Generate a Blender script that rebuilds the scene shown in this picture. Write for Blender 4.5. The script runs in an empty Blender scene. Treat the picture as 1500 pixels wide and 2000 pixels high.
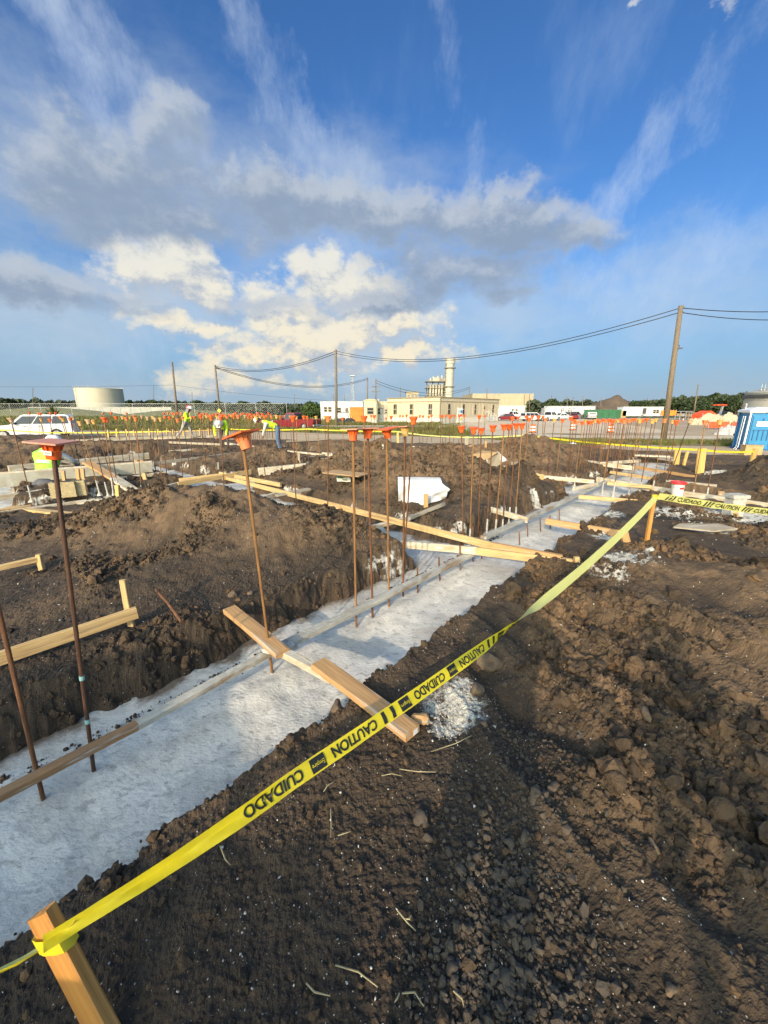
import bpy, bmesh, math, random
import numpy as np
from mathutils import Vector, Matrix
random.seed(7); RNG = np.random.default_rng(11)
sc = bpy.context.scene
C = sc.collection

# ------------------------------------------------------------------ camera, sky, sun, exposure
F = 751.0; H = 1.6; PITCH = math.atan(200/F)          # focal length in photo pixels, eye height, downward tilt
cp, sp = math.cos(PITCH), math.sin(PITCH)
def ray(u, v):
    a = (u-750)/F; b = (1000-v)/F
    return a, cp+b*sp, -sp+b*cp
def at(u, v, z=0.0):                                   # where the line of sight meets the level z
    d = ray(u, v); t = (z-H)/d[2]
    return Vector((d[0]*t, d[1]*t, z))
def pd(u, v, y):                                       # the point of that line of sight y metres ahead
    d = ray(u, v); t = y/d[1]
    return Vector((d[0]*t, y, H+d[2]*t))
cam = bpy.data.cameras.new('camera'); co = bpy.data.objects.new('camera', cam); C.objects.link(co)
co.location = (0, 0, H); co.rotation_euler = (math.pi/2-PITCH, 0, 0)
cam.sensor_fit = 'VERTICAL'; cam.sensor_height = 36; cam.lens = 36*F/2000
cam.clip_start = .05; cam.clip_end = 6000
sc.camera = co
SUN_EL, SUN_AZ = math.radians(22), math.radians(22)    # sun behind the camera's left shoulder; shadows run 22 deg right of ahead
sl = bpy.data.lights.new('sun', 'SUN'); so = bpy.data.objects.new('sun', sl); C.objects.link(so)
sl.energy = 3.5; sl.angle = math.radians(.55); sl.color = (1, .80, .56)
tosun = Vector((-math.sin(SUN_AZ)*math.cos(SUN_EL), -math.cos(SUN_AZ)*math.cos(SUN_EL), math.sin(SUN_EL)))
so.rotation_euler = tosun.to_track_quat('Z', 'Y').to_euler(); so.location = tosun*50
vs = sc.view_settings; vs.view_transform = 'Standard'; vs.look = 'None'; vs.exposure = 0.15; vs.gamma = 1; vs.use_curve_mapping = False
sc.cycles.max_bounces = 6; sc.cycles.use_denoising = True

W = bpy.data.worlds.new('World'); sc.world = W; W.use_nodes = True
wt = W.node_tree; wt.nodes.clear()
def wn(t, **k):
    n = wt.nodes.new(t)
    for a, b in k.items(): setattr(n, a, b)
    return n
def put(n, i, v):
    if v is None: return
    if hasattr(v, 'is_output'): wt.links.new(v, n.inputs[i])
    else: n.inputs[i].default_value = v
def M(op, a, b=None, c=None, clamp=False):
    n = wn('ShaderNodeMath', operation=op, use_clamp=clamp)
    put(n, 0, a); put(n, 1, b); put(n, 2, c)
    return n.outputs[0]
def MIX(f, a, b):
    n = wn('ShaderNodeMix', data_type='RGBA', clamp_factor=True)
    put(n, 0, f); put(n, 6, a); put(n, 7, b)
    return n.outputs[2]
def SS(x, lo, hi):
    n = wn('ShaderNodeMapRange', interpolation_type='SMOOTHSTEP')
    put(n, 0, x); n.inputs[1].default_value = lo; n.inputs[2].default_value = hi
    return n.outputs[0]
def VN(vec, scale, detail, rough, mul=(1, 1, 1), off=(0, 0, 0)):
    m = wn('ShaderNodeMapping'); put(m, 0, vec); m.inputs[1].default_value = off; m.inputs[3].default_value = mul
    n = wn('ShaderNodeTexNoise'); put(n, 0, m.outputs[0])
    n.inputs['Scale'].default_value = scale; n.inputs['Detail'].default_value = detail; n.inputs['Roughness'].default_value = rough
    return n.outputs[0]
tc = wn('ShaderNodeTexCoord'); D0 = tc.outputs['Generated']
sky = wn('ShaderNodeTexSky', sky_type='NISHITA', sun_disc=False)
sky.sun_elevation = SUN_EL; sky.sun_rotation = math.pi+SUN_AZ
sky.altitude = 0; sky.air_density = 1.0; sky.dust_density = 1.4; sky.ozone_density = 2.5
def azel(vec):
    s = wn('ShaderNodeSeparateXYZ'); put(s, 0, vec)
    return M('ARCTAN2', s.outputs[0], s.outputs[1]), M('ARCSINE', M('MULTIPLY', s.outputs[2], .9999)), s.outputs
def ae(u, v):
    d = Vector(ray(u, v)).normalized()
    return math.atan2(d.x, d.y), math.asin(d.z)
def blobs(az, el, lst):
    f = None
    for (u, v, ru, rv, rot, st) in lst:
        a0, e0 = ae(u, v)
        a1, _ = ae(u+ru, v); _, e1 = ae(u, v-rv)
        ra, re = abs(a1-a0), abs(e1-e0)
        c, s = math.cos(math.radians(rot)), math.sin(math.radians(rot))
        x = M('MULTIPLY_ADD', el, s/ra, M('MULTIPLY_ADD', az, c/ra, -(a0*c+e0*s)/ra))
        y = M('MULTIPLY_ADD', el, c/re, M('MULTIPLY_ADD', az, -s/re, (a0*s-e0*c)/re))
        q = M('MULTIPLY_ADD', x, x, M('MULTIPLY', y, y))
        b = M('MULTIPLY_ADD', q, -st, st)
        f = b if f is None else M('MAXIMUM', f, b)
    return f
GREY = [(235, 335, 190, 115, 0, 1.25), (330, 265, 95, 65, 10, .9), (130, 395, 125, 75, 0, 1.0), (300, 410, 230, 70, -6, 1.2), (470, 395, 170, 66, -6, 1.15), (640, 415, 190, 64, -5, 1.2), (760, 430, 170, 58, 0, 1.2), (870, 440, 170, 62, 0, 1.2),
        (1000, 450, 160, 66, 0, 1.25), (1110, 470, 100, 36, 0, 1.1), (965, 390, 80, 24, 12, .8), (40, 560, 220, 46, -4, 1.0), (200, 575, 150, 36, -6, .85), (520, 600, 110, 22, 0, .7), (720, 592, 120, 24, 0, 1.0), (900, 540, 170, 50, 0, .6), (1020, 585, 80, 22, 0, .5), (840, 505, 90, 30, 0, .7)]
BRIGHT = [(620, 550, 72, 62, 0, 1.1), (700, 570, 90, 55, 0, 1.1), (645, 640, 170, 66, 0, 1.25), (770, 640, 110, 40, 0, .9), (575, 690, 190, 42, 0, .95), (800, 690, 105, 18, 0, .7), (310, 515, 125, 64, 0, 1.1), (380, 560, 80, 44, 0, .9), (345, 630, 125, 26, 0, .95),
          (510, 565, 44, 40, 0, .7), (430, 730, 85, 44, 0, .9), (370, 745, 70, 24, 0, .7), (560, 745, 150, 26, 0, .6), (1416, 14, 34, 26, 0, .45), (1224, 4, 16, 12, 0, .35)]
def fields(vec):
    wv = wn('ShaderNodeTexNoise'); put(wv, 0, vec); wv.inputs['Scale'].default_value = 6.5; wv.inputs['Detail'].default_value = 7; wv.inputs['Roughness'].default_value = .62
    w1 = wn('ShaderNodeVectorMath', operation='MULTIPLY_ADD'); put(w1, 0, wv.outputs['Color']); w1.inputs[1].default_value = (.20, .20, .16); w1.inputs[2].default_value = (-.10, -.10, -.08)
    w2 = wn('ShaderNodeVectorMath', operation='ADD'); put(w2, 0, vec); put(w2, 1, w1.outputs[0])
    az, el, xyz = azel(w2.outputs[0])
    n1 = VN(vec, 4.6, 10, .62, (1, 1, 1.9))
    n2 = VN(vec, 15, 8, .62, (1, 1, 1.6), (3.1, 0, 1.7))
    nn = M('ADD', M('MULTIPLY_ADD', n1, 2.6, -1.25), M('MULTIPLY_ADD', n2, 1.9, -.95))
    nb = M('ADD', M('MULTIPLY_ADD', n1, 1.6, -.8), M('MULTIPLY_ADD', n2, 3.4, -1.65))
    # away from the picture the same broken cloud goes on
    side = SS(M('ABSOLUTE', az), .95, 1.5)
    n3 = VN(vec, 1.7, 3, .5, (1, 1, 2.4), (5, 2, 0))
    far = M('MULTIPLY', side, M('MULTIPLY_ADD', n3, 4.2, -2.1))
    fg = M('ADD', M('ADD', M('MAXIMUM', blobs(az, el, GREY), -1.6), nn), M('MULTIPLY', far, 1.0))
    fb = M('ADD', M('MAXIMUM', blobs(az, el, BRIGHT), -1.6), nb)
    return fg, fb, az, el, xyz
up = wn('ShaderNodeVectorMath', operation='ADD'); put(up, 0, D0); up.inputs[1].default_value = (-.018, 0, .034)
upn = wn('ShaderNodeVectorMath', operation='NORMALIZE'); put(upn, 0, up.outputs[0])
g0, b0, AZ, EL, XYZ = fields(D0)
g1, b1, _, _, _ = fields(upn.outputs[0])
SKY_GAIN = (.80, 1.16, 1.55, 1)
hs = wn('ShaderNodeHueSaturation'); put(hs, 4, sky.outputs[0]); hs.inputs[0].default_value = .5; hs.inputs[1].default_value = 1.12; hs.inputs[2].default_value = 1.0
tint = wn('ShaderNodeMix', data_type='RGBA', blend_type='MULTIPLY'); tint.inputs[0].default_value = 1; put(tint, 6, hs.outputs[0]); tint.inputs[7].default_value = SKY_GAIN
col = tint.outputs[2]
K = 10.0
def kc(r, g, b): return (r*K, g*K, b*K, 1)
hz = SS(EL, .42, .02)
col = MIX(M('MULTIPLY', hz, .85), col, kc(.265, .425, .60))
# thin high cirrus, streaked
cz = VN(D0, 2.6, 8, .62, (2.4, .9, 1.0), (0, 4, 2))
ci = SS(cz, .50, .85)
cs = VN(D0, 1.3, 2, .5, (1, 1, 1), (9, 2, 2))
col = MIX(M('MULTIPLY', ci, M('MULTIPLY', SS(cs, .35, .65), .55)), col, kc(.60, .72, .88))
cb = blobs(AZ, EL, [(110, 75, 170, 95, -35, .8), (255, 120, 130, 60, -40, .45), (520, 150, 330, 90, -50, .5), (1250, 330, 300, 80, 40, .55), (1330, 520, 300, 90, 10, .5), (640, 280, 200, 60, -35, .5), (900, 200, 300, 60, -60, .35), (300, 230, 160, 70, -30, .5)])
cw = VN(D0, 9, 9, .68, (1.6, 1, .7), (1, 1, 1))
col = MIX(M('MULTIPLY', SS(M('ADD', cb, M('MULTIPLY_ADD', cw, 3.0, -1.6)), -.3, 1.5), .55), col, kc(.62, .72, .86))
# milky veil round the big cumulus
vl = blobs(AZ, EL, [(660, 650, 360, 130, 0, 1.0), (330, 590, 280, 110, 0, .8), (120, 620, 300, 110, 0, .75), (1000, 620, 260, 90, 0, .6), (430, 400, 620, 210, 0, .55), (1330, 560, 330, 130, 10, .5), (300, 120, 420, 160, -30, .12)])
vn = VN(D0, 5, 8, .6, (1, 1, 2))
col = MIX(M('MULTIPLY', SS(M('ADD', vl, M('MULTIPLY_ADD', vn, 1.6, -.8)), -.3, 1.2), .68), col, kc(.52, .60, .68))
# bright cumulus
sb = M('MULTIPLY_ADD', M('SUBTRACT', b0, b1), 1.1, .52)
warm = MIX(SS(EL, .42, .05), kc(.74, .75, .72), kc(.90, .79, .57))
cb_col = MIX(SS(sb, -.25, 1.0), kc(.44, .49, .56), warm)
col = MIX(M('MULTIPLY', SS(b0, -.35, 1.0), .95), col, cb_col)
# grey banks with pale tops
sg = M('MULTIPLY_ADD', M('SUBTRACT', g0, g1), .62, .22)
thick = SS(g0, .35, 1.35)
gsh = M('SUBTRACT', SS(sg, .1, 1.0), M('MULTIPLY', thick, .35))
gn = VN(D0, 13, 8, .65, (1, 1, 2.2), (2, 7, 1))
cg_col = MIX(SS(M('ADD', gsh, M('MULTIPLY_ADD', gn, 1.3, -.65)), -.45, 1.15), kc(.26, .335, .45), kc(.49, .54, .61))
col = MIX(M('MULTIPLY', SS(g0, -.55, 1.15), .92), col, cg_col)
# pale air along the horizon
col = MIX(M('MULTIPLY', SS(EL, .12, .0), .6), col, kc(.40, .48, .56))
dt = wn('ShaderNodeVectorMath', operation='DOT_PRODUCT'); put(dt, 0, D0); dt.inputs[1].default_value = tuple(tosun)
fill_glow = SS(dt.outputs['Value'], .06, .95)                      # unseen sky round the sun, behind the camera, boosted to fill the shade
gv = wn('ShaderNodeVectorMath', operation='MULTIPLY_ADD'); put(gv, 0, fill_glow); gv.inputs[1].default_value = (6.4, 4.0, 1.9); gv.inputs[2].default_value = (1, 1, 1)
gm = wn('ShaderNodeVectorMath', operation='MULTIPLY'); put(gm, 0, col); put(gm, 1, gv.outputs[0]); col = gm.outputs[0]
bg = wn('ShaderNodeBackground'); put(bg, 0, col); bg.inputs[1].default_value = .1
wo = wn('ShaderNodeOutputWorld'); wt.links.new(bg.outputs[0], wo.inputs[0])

# ------------------------------------------------------------------ helpers
def mat(name, base, rough=.75, var=.18, scale=6.0, bump=0.0, bscale=None, metal=0.0, second=None, mul=(1, 1, 1), rot=0, coords='Object', detail=6, spots=None, lo=.35, hi=.65, trans=0.0, spec=.5):
    m = bpy.data.materials.new(name); m.use_nodes = True
    t = m.node_tree; b = t.nodes['Principled BSDF']
    b.inputs['Roughness'].default_value = rough; b.inputs['Metallic'].default_value = metal
    b.inputs['Specular IOR Level'].default_value = spec
    tcn = t.nodes.new('ShaderNodeTexCoord'); mp = t.nodes.new('ShaderNodeMapping'); mp.inputs[3].default_value = mul; mp.inputs[2].default_value = (0, 0, rot)
    t.links.new(tcn.outputs[coords], mp.inputs[0])
    n = t.nodes.new('ShaderNodeTexNoise'); n.inputs['Scale'].default_value = scale; n.inputs['Detail'].default_value = detail; n.inputs['Roughness'].default_value = .62
    t.links.new(mp.outputs[0], n.inputs[0])
    r = t.nodes.new('ShaderNodeMapRange'); r.inputs[1].default_value = lo; r.inputs[2].default_value = hi
    t.links.new(n.outputs[0], r.inputs[0])
    mx = t.nodes.new('ShaderNodeMix'); mx.data_type = 'RGBA'
    c2 = second if second else tuple(c*(1-2*var) for c in base)
    c1 = base if second else tuple(min(1, c*(1+var)) for c in base)
    mx.inputs[6].default_value = (*c1, 1); mx.inputs[7].default_value = (*c2, 1)
    t.links.new(r.outputs[0], mx.inputs[0]); out = mx.outputs[2]
    if spots:                                   # (scale, threshold, colour, amount)
        for (ss, th, cc, am) in spots:
            n2 = t.nodes.new('ShaderNodeTexNoise'); n2.inputs['Scale'].default_value = ss; n2.inputs['Detail'].default_value = 5; n2.inputs['Roughness'].default_value = .65
            t.links.new(mp.outputs[0], n2.inputs[0])
            r2 = t.nodes.new('ShaderNodeMapRange'); r2.inputs[1].default_value = th; r2.inputs[2].default_value = th+.08; r2.inputs[4].default_value = am
            t.links.new(n2.outputs[0], r2.inputs[0])
            m2 = t.nodes.new('ShaderNodeMix'); m2.data_type = 'RGBA'; t.links.new(r2.outputs[0], m2.inputs[0]); t.links.new(out, m2.inputs[6]); m2.inputs[7].default_value = (*cc, 1)
            out = m2.outputs[2]
    t.links.new(out, b.inputs['Base Color'])
    if bump:
        n3 = t.nodes.new('ShaderNodeTexNoise'); n3.inputs['Scale'].default_value = bscale or scale*3; n3.inputs['Detail'].default_value = 6
        t.links.new(mp.outputs[0], n3.inputs[0])
        bp = t.nodes.new('ShaderNodeBump'); bp.inputs['Strength'].default_value = bump; bp.inputs['Distance'].default_value = .02
        t.links.new(n3.outputs[0], bp.inputs['Height']); t.links.new(bp.outputs[0], b.inputs['Normal'])
    if trans:
        tr = t.nodes.new('ShaderNodeBsdfTranslucent'); t.links.new(out, tr.inputs[0])
        ms = t.nodes.new('ShaderNodeMixShader'); ms.inputs[0].default_value = trans
        t.links.new(b.outputs[0], ms.inputs[1]); t.links.new(tr.outputs[0], ms.inputs[2])
        t.links.new(ms.outputs[0], t.nodes['Material Output'].inputs[0])
    return m
Mt = {}
Mt['pine'] = mat('pine_lumber', (.56, .33, .14), .7, second=(.42, .23, .09), scale=9, mul=(.35, 6, 6), bump=.25, bscale=14, spots=[(5, .64, (.20, .11, .05), .6), (2.2, .57, (.58, .56, .50), .55), (3.1, .60, (.17, .11, .07), .6)])
Mt['pine_pale'] = mat('pine_lumber_pale', (.62, .44, .20), .75, second=(.46, .29, .12), scale=8, mul=(.35, 6, 6), bump=.2, bscale=14, spots=[(6, .60, (.55, .52, .45), .7), (2.4, .57, (.20, .13, .08), .6)])
Mt['pine_wash'] = mat('lumber_with_cement', (.62, .58, .48), .85, second=(.44, .33, .19), scale=5, mul=(.8, 3, 3), bump=.4, bscale=22, spots=[(7, .6, (.70, .70, .66), .85)])
Mt['form_brown'] = mat('wet_brown_lumber', (.34, .19, .085), .75, second=(.22, .125, .06), scale=6, mul=(.5, 5, 5), bump=.3, bscale=20, spots=[(4, .58, (.52, .50, .45), .7)])
Mt['pine_grey'] = mat('weathered_lumber', (.40, .35, .27), .85, second=(.27, .22, .16), scale=7, mul=(.4, 5, 5), bump=.3, bscale=20, spots=[(4, .58, (.60, .58, .52), .6)])
Mt['form_cement'] = mat('cement_caked_lumber', (.50, .48, .41), .85, second=(.34, .31, .25), scale=7, mul=(.6, 2, 2), bump=.7, bscale=30, spots=[(3, .54, (.27, .17, .09), .75), (9, .62, (.62, .61, .57), .7)])
Mt['stake'] = mat('stake_wood', (.60, .30, .075), .6, second=(.40, .17, .035), scale=4, mul=(.25, 9, 9), bump=.2, bscale=10)
Mt['stake_pale'] = mat('stake_wood_pale', (.66, .46, .16), .7, second=(.50, .32, .10), scale=4, mul=(.3, 8, 8))
Mt['rust'] = mat('rusty_steel', (.20, .085, .03), .8, second=(.085, .035, .018), scale=40, mul=(1, 1, .15), bump=.3, bscale=160)
Mt['rust_light'] = mat('rusty_steel_ochre', (.30, .155, .05), .8, second=(.17, .075, .026), scale=40, mul=(1, 1, .12), bump=.3, bscale=160)
Mt['rust_dark'] = mat('rusty_steel_dark', (.10, .045, .022), .6, second=(.05, .022, .014), scale=40, mul=(1, 1, .15), bump=.3, bscale=160)
Mt['cap'] = mat('orange_plastic', (.80, .13, .025), .45, var=.12, scale=14)
Mt['cap2'] = mat('orange_plastic_dull', (.72, .18, .05), .55, second=(.60, .20, .08), scale=12)
Mt['cap_yellow'] = mat('faded_yellow_plastic', (.66, .36, .07), .6, second=(.56, .34, .13), scale=12)
Mt['cap_pale'] = mat('bleached_plastic', (.58, .44, .30), .65, second=(.48, .28, .14), scale=10)
Mt['plate'] = mat('cap_plate_steel', (.58, .20, .12), .5, second=(.48, .26, .19), scale=16)
Mt['white'] = mat('white_sticker', (.78, .78, .75), .6, var=.05)
Mt['grey_print'] = mat('grey_print', (.30, .30, .28), .6, var=.05)
Mt['teal'] = mat('teal_tag', (.25, .48, .46), .6, var=.15, scale=30)
Mt['crust'] = mat('cement_crust', (.56, .55, .50), .9, second=(.36, .33, .28), scale=30, bump=.8, bscale=60)
Mt['tape'] = mat('yellow_tape', (.78, .66, .03), .42, var=.06, scale=7, mul=(1, 1, 1), trans=.22, bump=.15, bscale=9)
Mt['tape_black'] = mat('tape_print', (.02, .02, .018), .5, var=.1)
Mt['tape_far'] = mat('yellow_tape_back', (.78, .76, .20), .45, var=.06, scale=7, trans=.35)
Mt['cream'] = mat('cream_siding', (.53, .46, .325), .7, var=.05, scale=2, mul=(1, 1, .3))
Mt['cream_trim'] = mat('brown_trim', (.30, .23, .14), .7, var=.06)
Mt['tan_trim'] = mat('tan_trim', (.52, .42, .26), .7, var=.05)
Mt['skirt'] = mat('white_skirting', (.60, .57, .50), .7, var=.05, scale=3)
Mt['white_metal'] = mat('white_painted_metal', (.58, .58, .56), .5, var=.05, scale=2, mul=(1, 1, .3))
Mt['grey_metal'] = mat('galvanised_metal', (.42, .43, .43), .5, var=.1, scale=5, metal=.3)
Mt['dark_metal'] = mat('dark_metal', (.06, .06, .06), .5, var=.1)
Mt['glass'] = mat('dark_glass', (.025, .03, .035), .08, var=.1)
Mt['screen_glass'] = mat('pale_glass', (.35, .40, .42), .15, var=.1)
Mt['orange_steel'] = mat('orange_container_steel', (.75, .22, .02), .5, var=.08, scale=3)
Mt['pole'] = mat('pole_wood', (.20, .155, .105), .85, second=(.13, .10, .07), scale=6, mul=(6, 6, .3), bump=.3)
Mt['wire'] = mat('wire_black', (.02, .02, .022), .5, var=.05)
Mt['rubber'] = mat('tyre_rubber', (.022, .022, .022), .8, var=.1)
Mt['rim'] = mat('alloy_rim', (.45, .45, .46), .35, var=.05, metal=.7)
Mt['lamp_glass'] = mat('headlamp_glass', (.62, .64, .66), .15, var=.05)
Mt['tail_red'] = mat('tail_lamp_red', (.45, .015, .012), .25, var=.05)
Mt['car_white'] = mat('white_car_paint', (.62, .63, .64), .25, var=.03, scale=3)
Mt['car_red'] = mat('red_car_paint', (.17, .006, .014), .25, var=.05, scale=3)
Mt['car_grey'] = mat('grey_car_paint', (.32, .34, .36), .3, var=.05, scale=3, metal=.4)
Mt['car_dark'] = mat('dark_car_paint', (.05, .055, .06), .3, var=.05, scale=3)
Mt['hivis'] = mat('hivis_yellow_cloth', (.58, .90, .02), .8, var=.08, scale=14)
Mt['hivis_green'] = mat('hivis_green_cloth', (.32, .80, .06), .8, var=.08, scale=14)
Mt['refl'] = mat('grey_reflective_cloth', (.55, .55, .52), .6, var=.08, scale=14)
Mt['grey_cloth'] = mat('grey_trouser_cloth', (.36, .34, .31), .9, var=.15, scale=14)
Mt['dark_cloth'] = mat('dark_trouser_cloth', (.10, .10, .11), .9, var=.15, scale=14)
Mt['denim'] = mat('blue_denim', (.09, .17, .29), .9, var=.2, scale=14)
Mt['boot'] = mat('boot_leather', (.12, .075, .045), .8, var=.2)
Mt['skin'] = mat('skin', (.36, .19, .12), .6, var=.06)
Mt['hat'] = mat('hard_hat_white', (.80, .80, .78), .35, var=.03)
Mt['hat_shade'] = mat('grey_sun_shade', (.22, .22, .23), .8, var=.1)
Mt['hair'] = mat('dark_hair', (.02, .016, .012), .8, var=.1)
Mt['sheet'] = mat('white_plastic_sheet', (.54, .55, .56), .45, var=.04, scale=6, bump=.25, bscale=12)
Mt['dark_sheet'] = mat('dark_membrane', (.03, .03, .032), .6, var=.1)
Mt['ply'] = mat('plywood', (.50, .33, .17), .8, second=(.38, .23, .11), scale=5, mul=(1, 5, 5))
Mt['ply_grey'] = mat('cement_washed_plywood', (.40, .39, .33), .85, second=(.28, .26, .2), scale=4, bump=.2, spots=[(3, .55, (.55, .54, .5), .6)])
Mt['card'] = mat('cardboard', (.46, .30, .14), .85, var=.08, scale=4)
Mt['block'] = mat('cinder_block', (.36, .35, .32), .95, var=.12, scale=18, bump=.5)
Mt['block_tan'] = mat('tan_cinder_block', (.44, .35, .19), .95, var=.12, scale=18, bump=.5)
Mt['red_plastic'] = mat('red_plastic', (.62, .03, .03), .4, var=.05)
Mt['bucket'] = mat('white_bucket_plastic', (.62, .60, .56), .5, var=.06, scale=9, spots=[(8, .6, (.48, .46, .42), .6)])
Mt['blue_plastic'] = mat('blue_toilet_plastic', (.022, .20, .42), .45, var=.06, scale=3)
Mt['blue_dark'] = mat('dark_blue_plastic', (.015, .10, .25), .5, var=.06)
Mt['white_plastic'] = mat('white_plastic', (.76, .78, .80), .45, var=.04)
Mt['tank_cream'] = mat('cream_tank_paint', (.50, .455, .345), .6, var=.04, scale=.3, mul=(1, 1, .25))
Mt['tank_grey'] = mat('grey_tank_paint', (.42, .41, .36), .6, var=.06, scale=.4, mul=(1, 1, .2))
Mt['conc_wall'] = mat('containment_concrete', (.36, .36, .32), .9, var=.08, scale=.6)
Mt['stack'] = mat('stack_metal', (.44, .41, .33), .5, var=.05, scale=.4, mul=(1, 1, .3))
Mt['steel_frame'] = mat('plant_steel', (.27, .24, .18), .7, second=(.16, .14, .11), scale=.5)
Mt['hall'] = mat('hall_siding', (.40, .34, .23), .8, var=.06, scale=.2, mul=(1, 1, .25), spots=[(.16, .60, (.30, .25, .17), .6)])
Mt['hall_grey'] = mat('hall_base', (.24, .23, .19), .85, var=.08, scale=.3)
Mt['green_fence'] = mat('green_screen', (.03, .13, .06), .8, var=.12, scale=1)
Mt['orange_net'] = mat('orange_barrier', (.80, .10, .03), .7, var=.12, scale=2)
Mt['tarp_grey'] = mat('grey_white_tarp', (.46, .46, .46), .7, second=(.30, .27, .24), scale=1.6, bump=.5, bscale=5)
Mt['tarp_tan'] = mat('tan_tarp', (.46, .38, .26), .8, var=.08, scale=2)
Mt['trunk'] = mat('tree_bark', (.12, .095, .07), .9, var=.2, scale=4)
Mt['yellow_paint'] = mat('yellow_paint', (.72, .58, .05), .6, var=.06)
Mt['leaf'] = mat('dark_leaves', (.045, .07, .024), .8, second=(.022, .036, .014), scale=.25, coords='Object', trans=.15)
Mt['leaf_far'] = mat('far_leaves', (.06, .078, .04), .85, second=(.032, .045, .026), scale=.12, trans=.1)
Mt['leaf_bright'] = mat('bush_leaves', (.07, .115, .025), .8, second=(.035, .06, .016), scale=.5, trans=.15)
Mt['palm'] = mat('palm_leaves', (.10, .11, .025), .8, second=(.06, .065, .018), scale=.6, trans=.15)
Mt['grass'] = mat('grass_blades', (.13, .155, .035), .85, second=(.19, .16, .06), scale=.5, coords='Object', trans=.2)
Mt['straw'] = mat('dry_stalk', (.42, .34, .18), .8, var=.2, scale=10)
Mt['shell'] = mat('shell_chip', (.62, .58, .50), .7, var=.2, scale=40)
Mt['hill_soil'] = mat('dark_hill_soil', (.13, .095, .065), .95, second=(.085, .06, .042), scale=.3, detail=8)
Mt['rock'] = mat('tan_clod', (.165, .115, .07), .95, second=(.09, .064, .043), scale=10, bump=.8, bscale=25)
Mt['rock_grey'] = mat('grey_stone', (.105, .080, .055), .9, second=(.052, .040, .029), scale=12, bump=.5, bscale=30)

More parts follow.
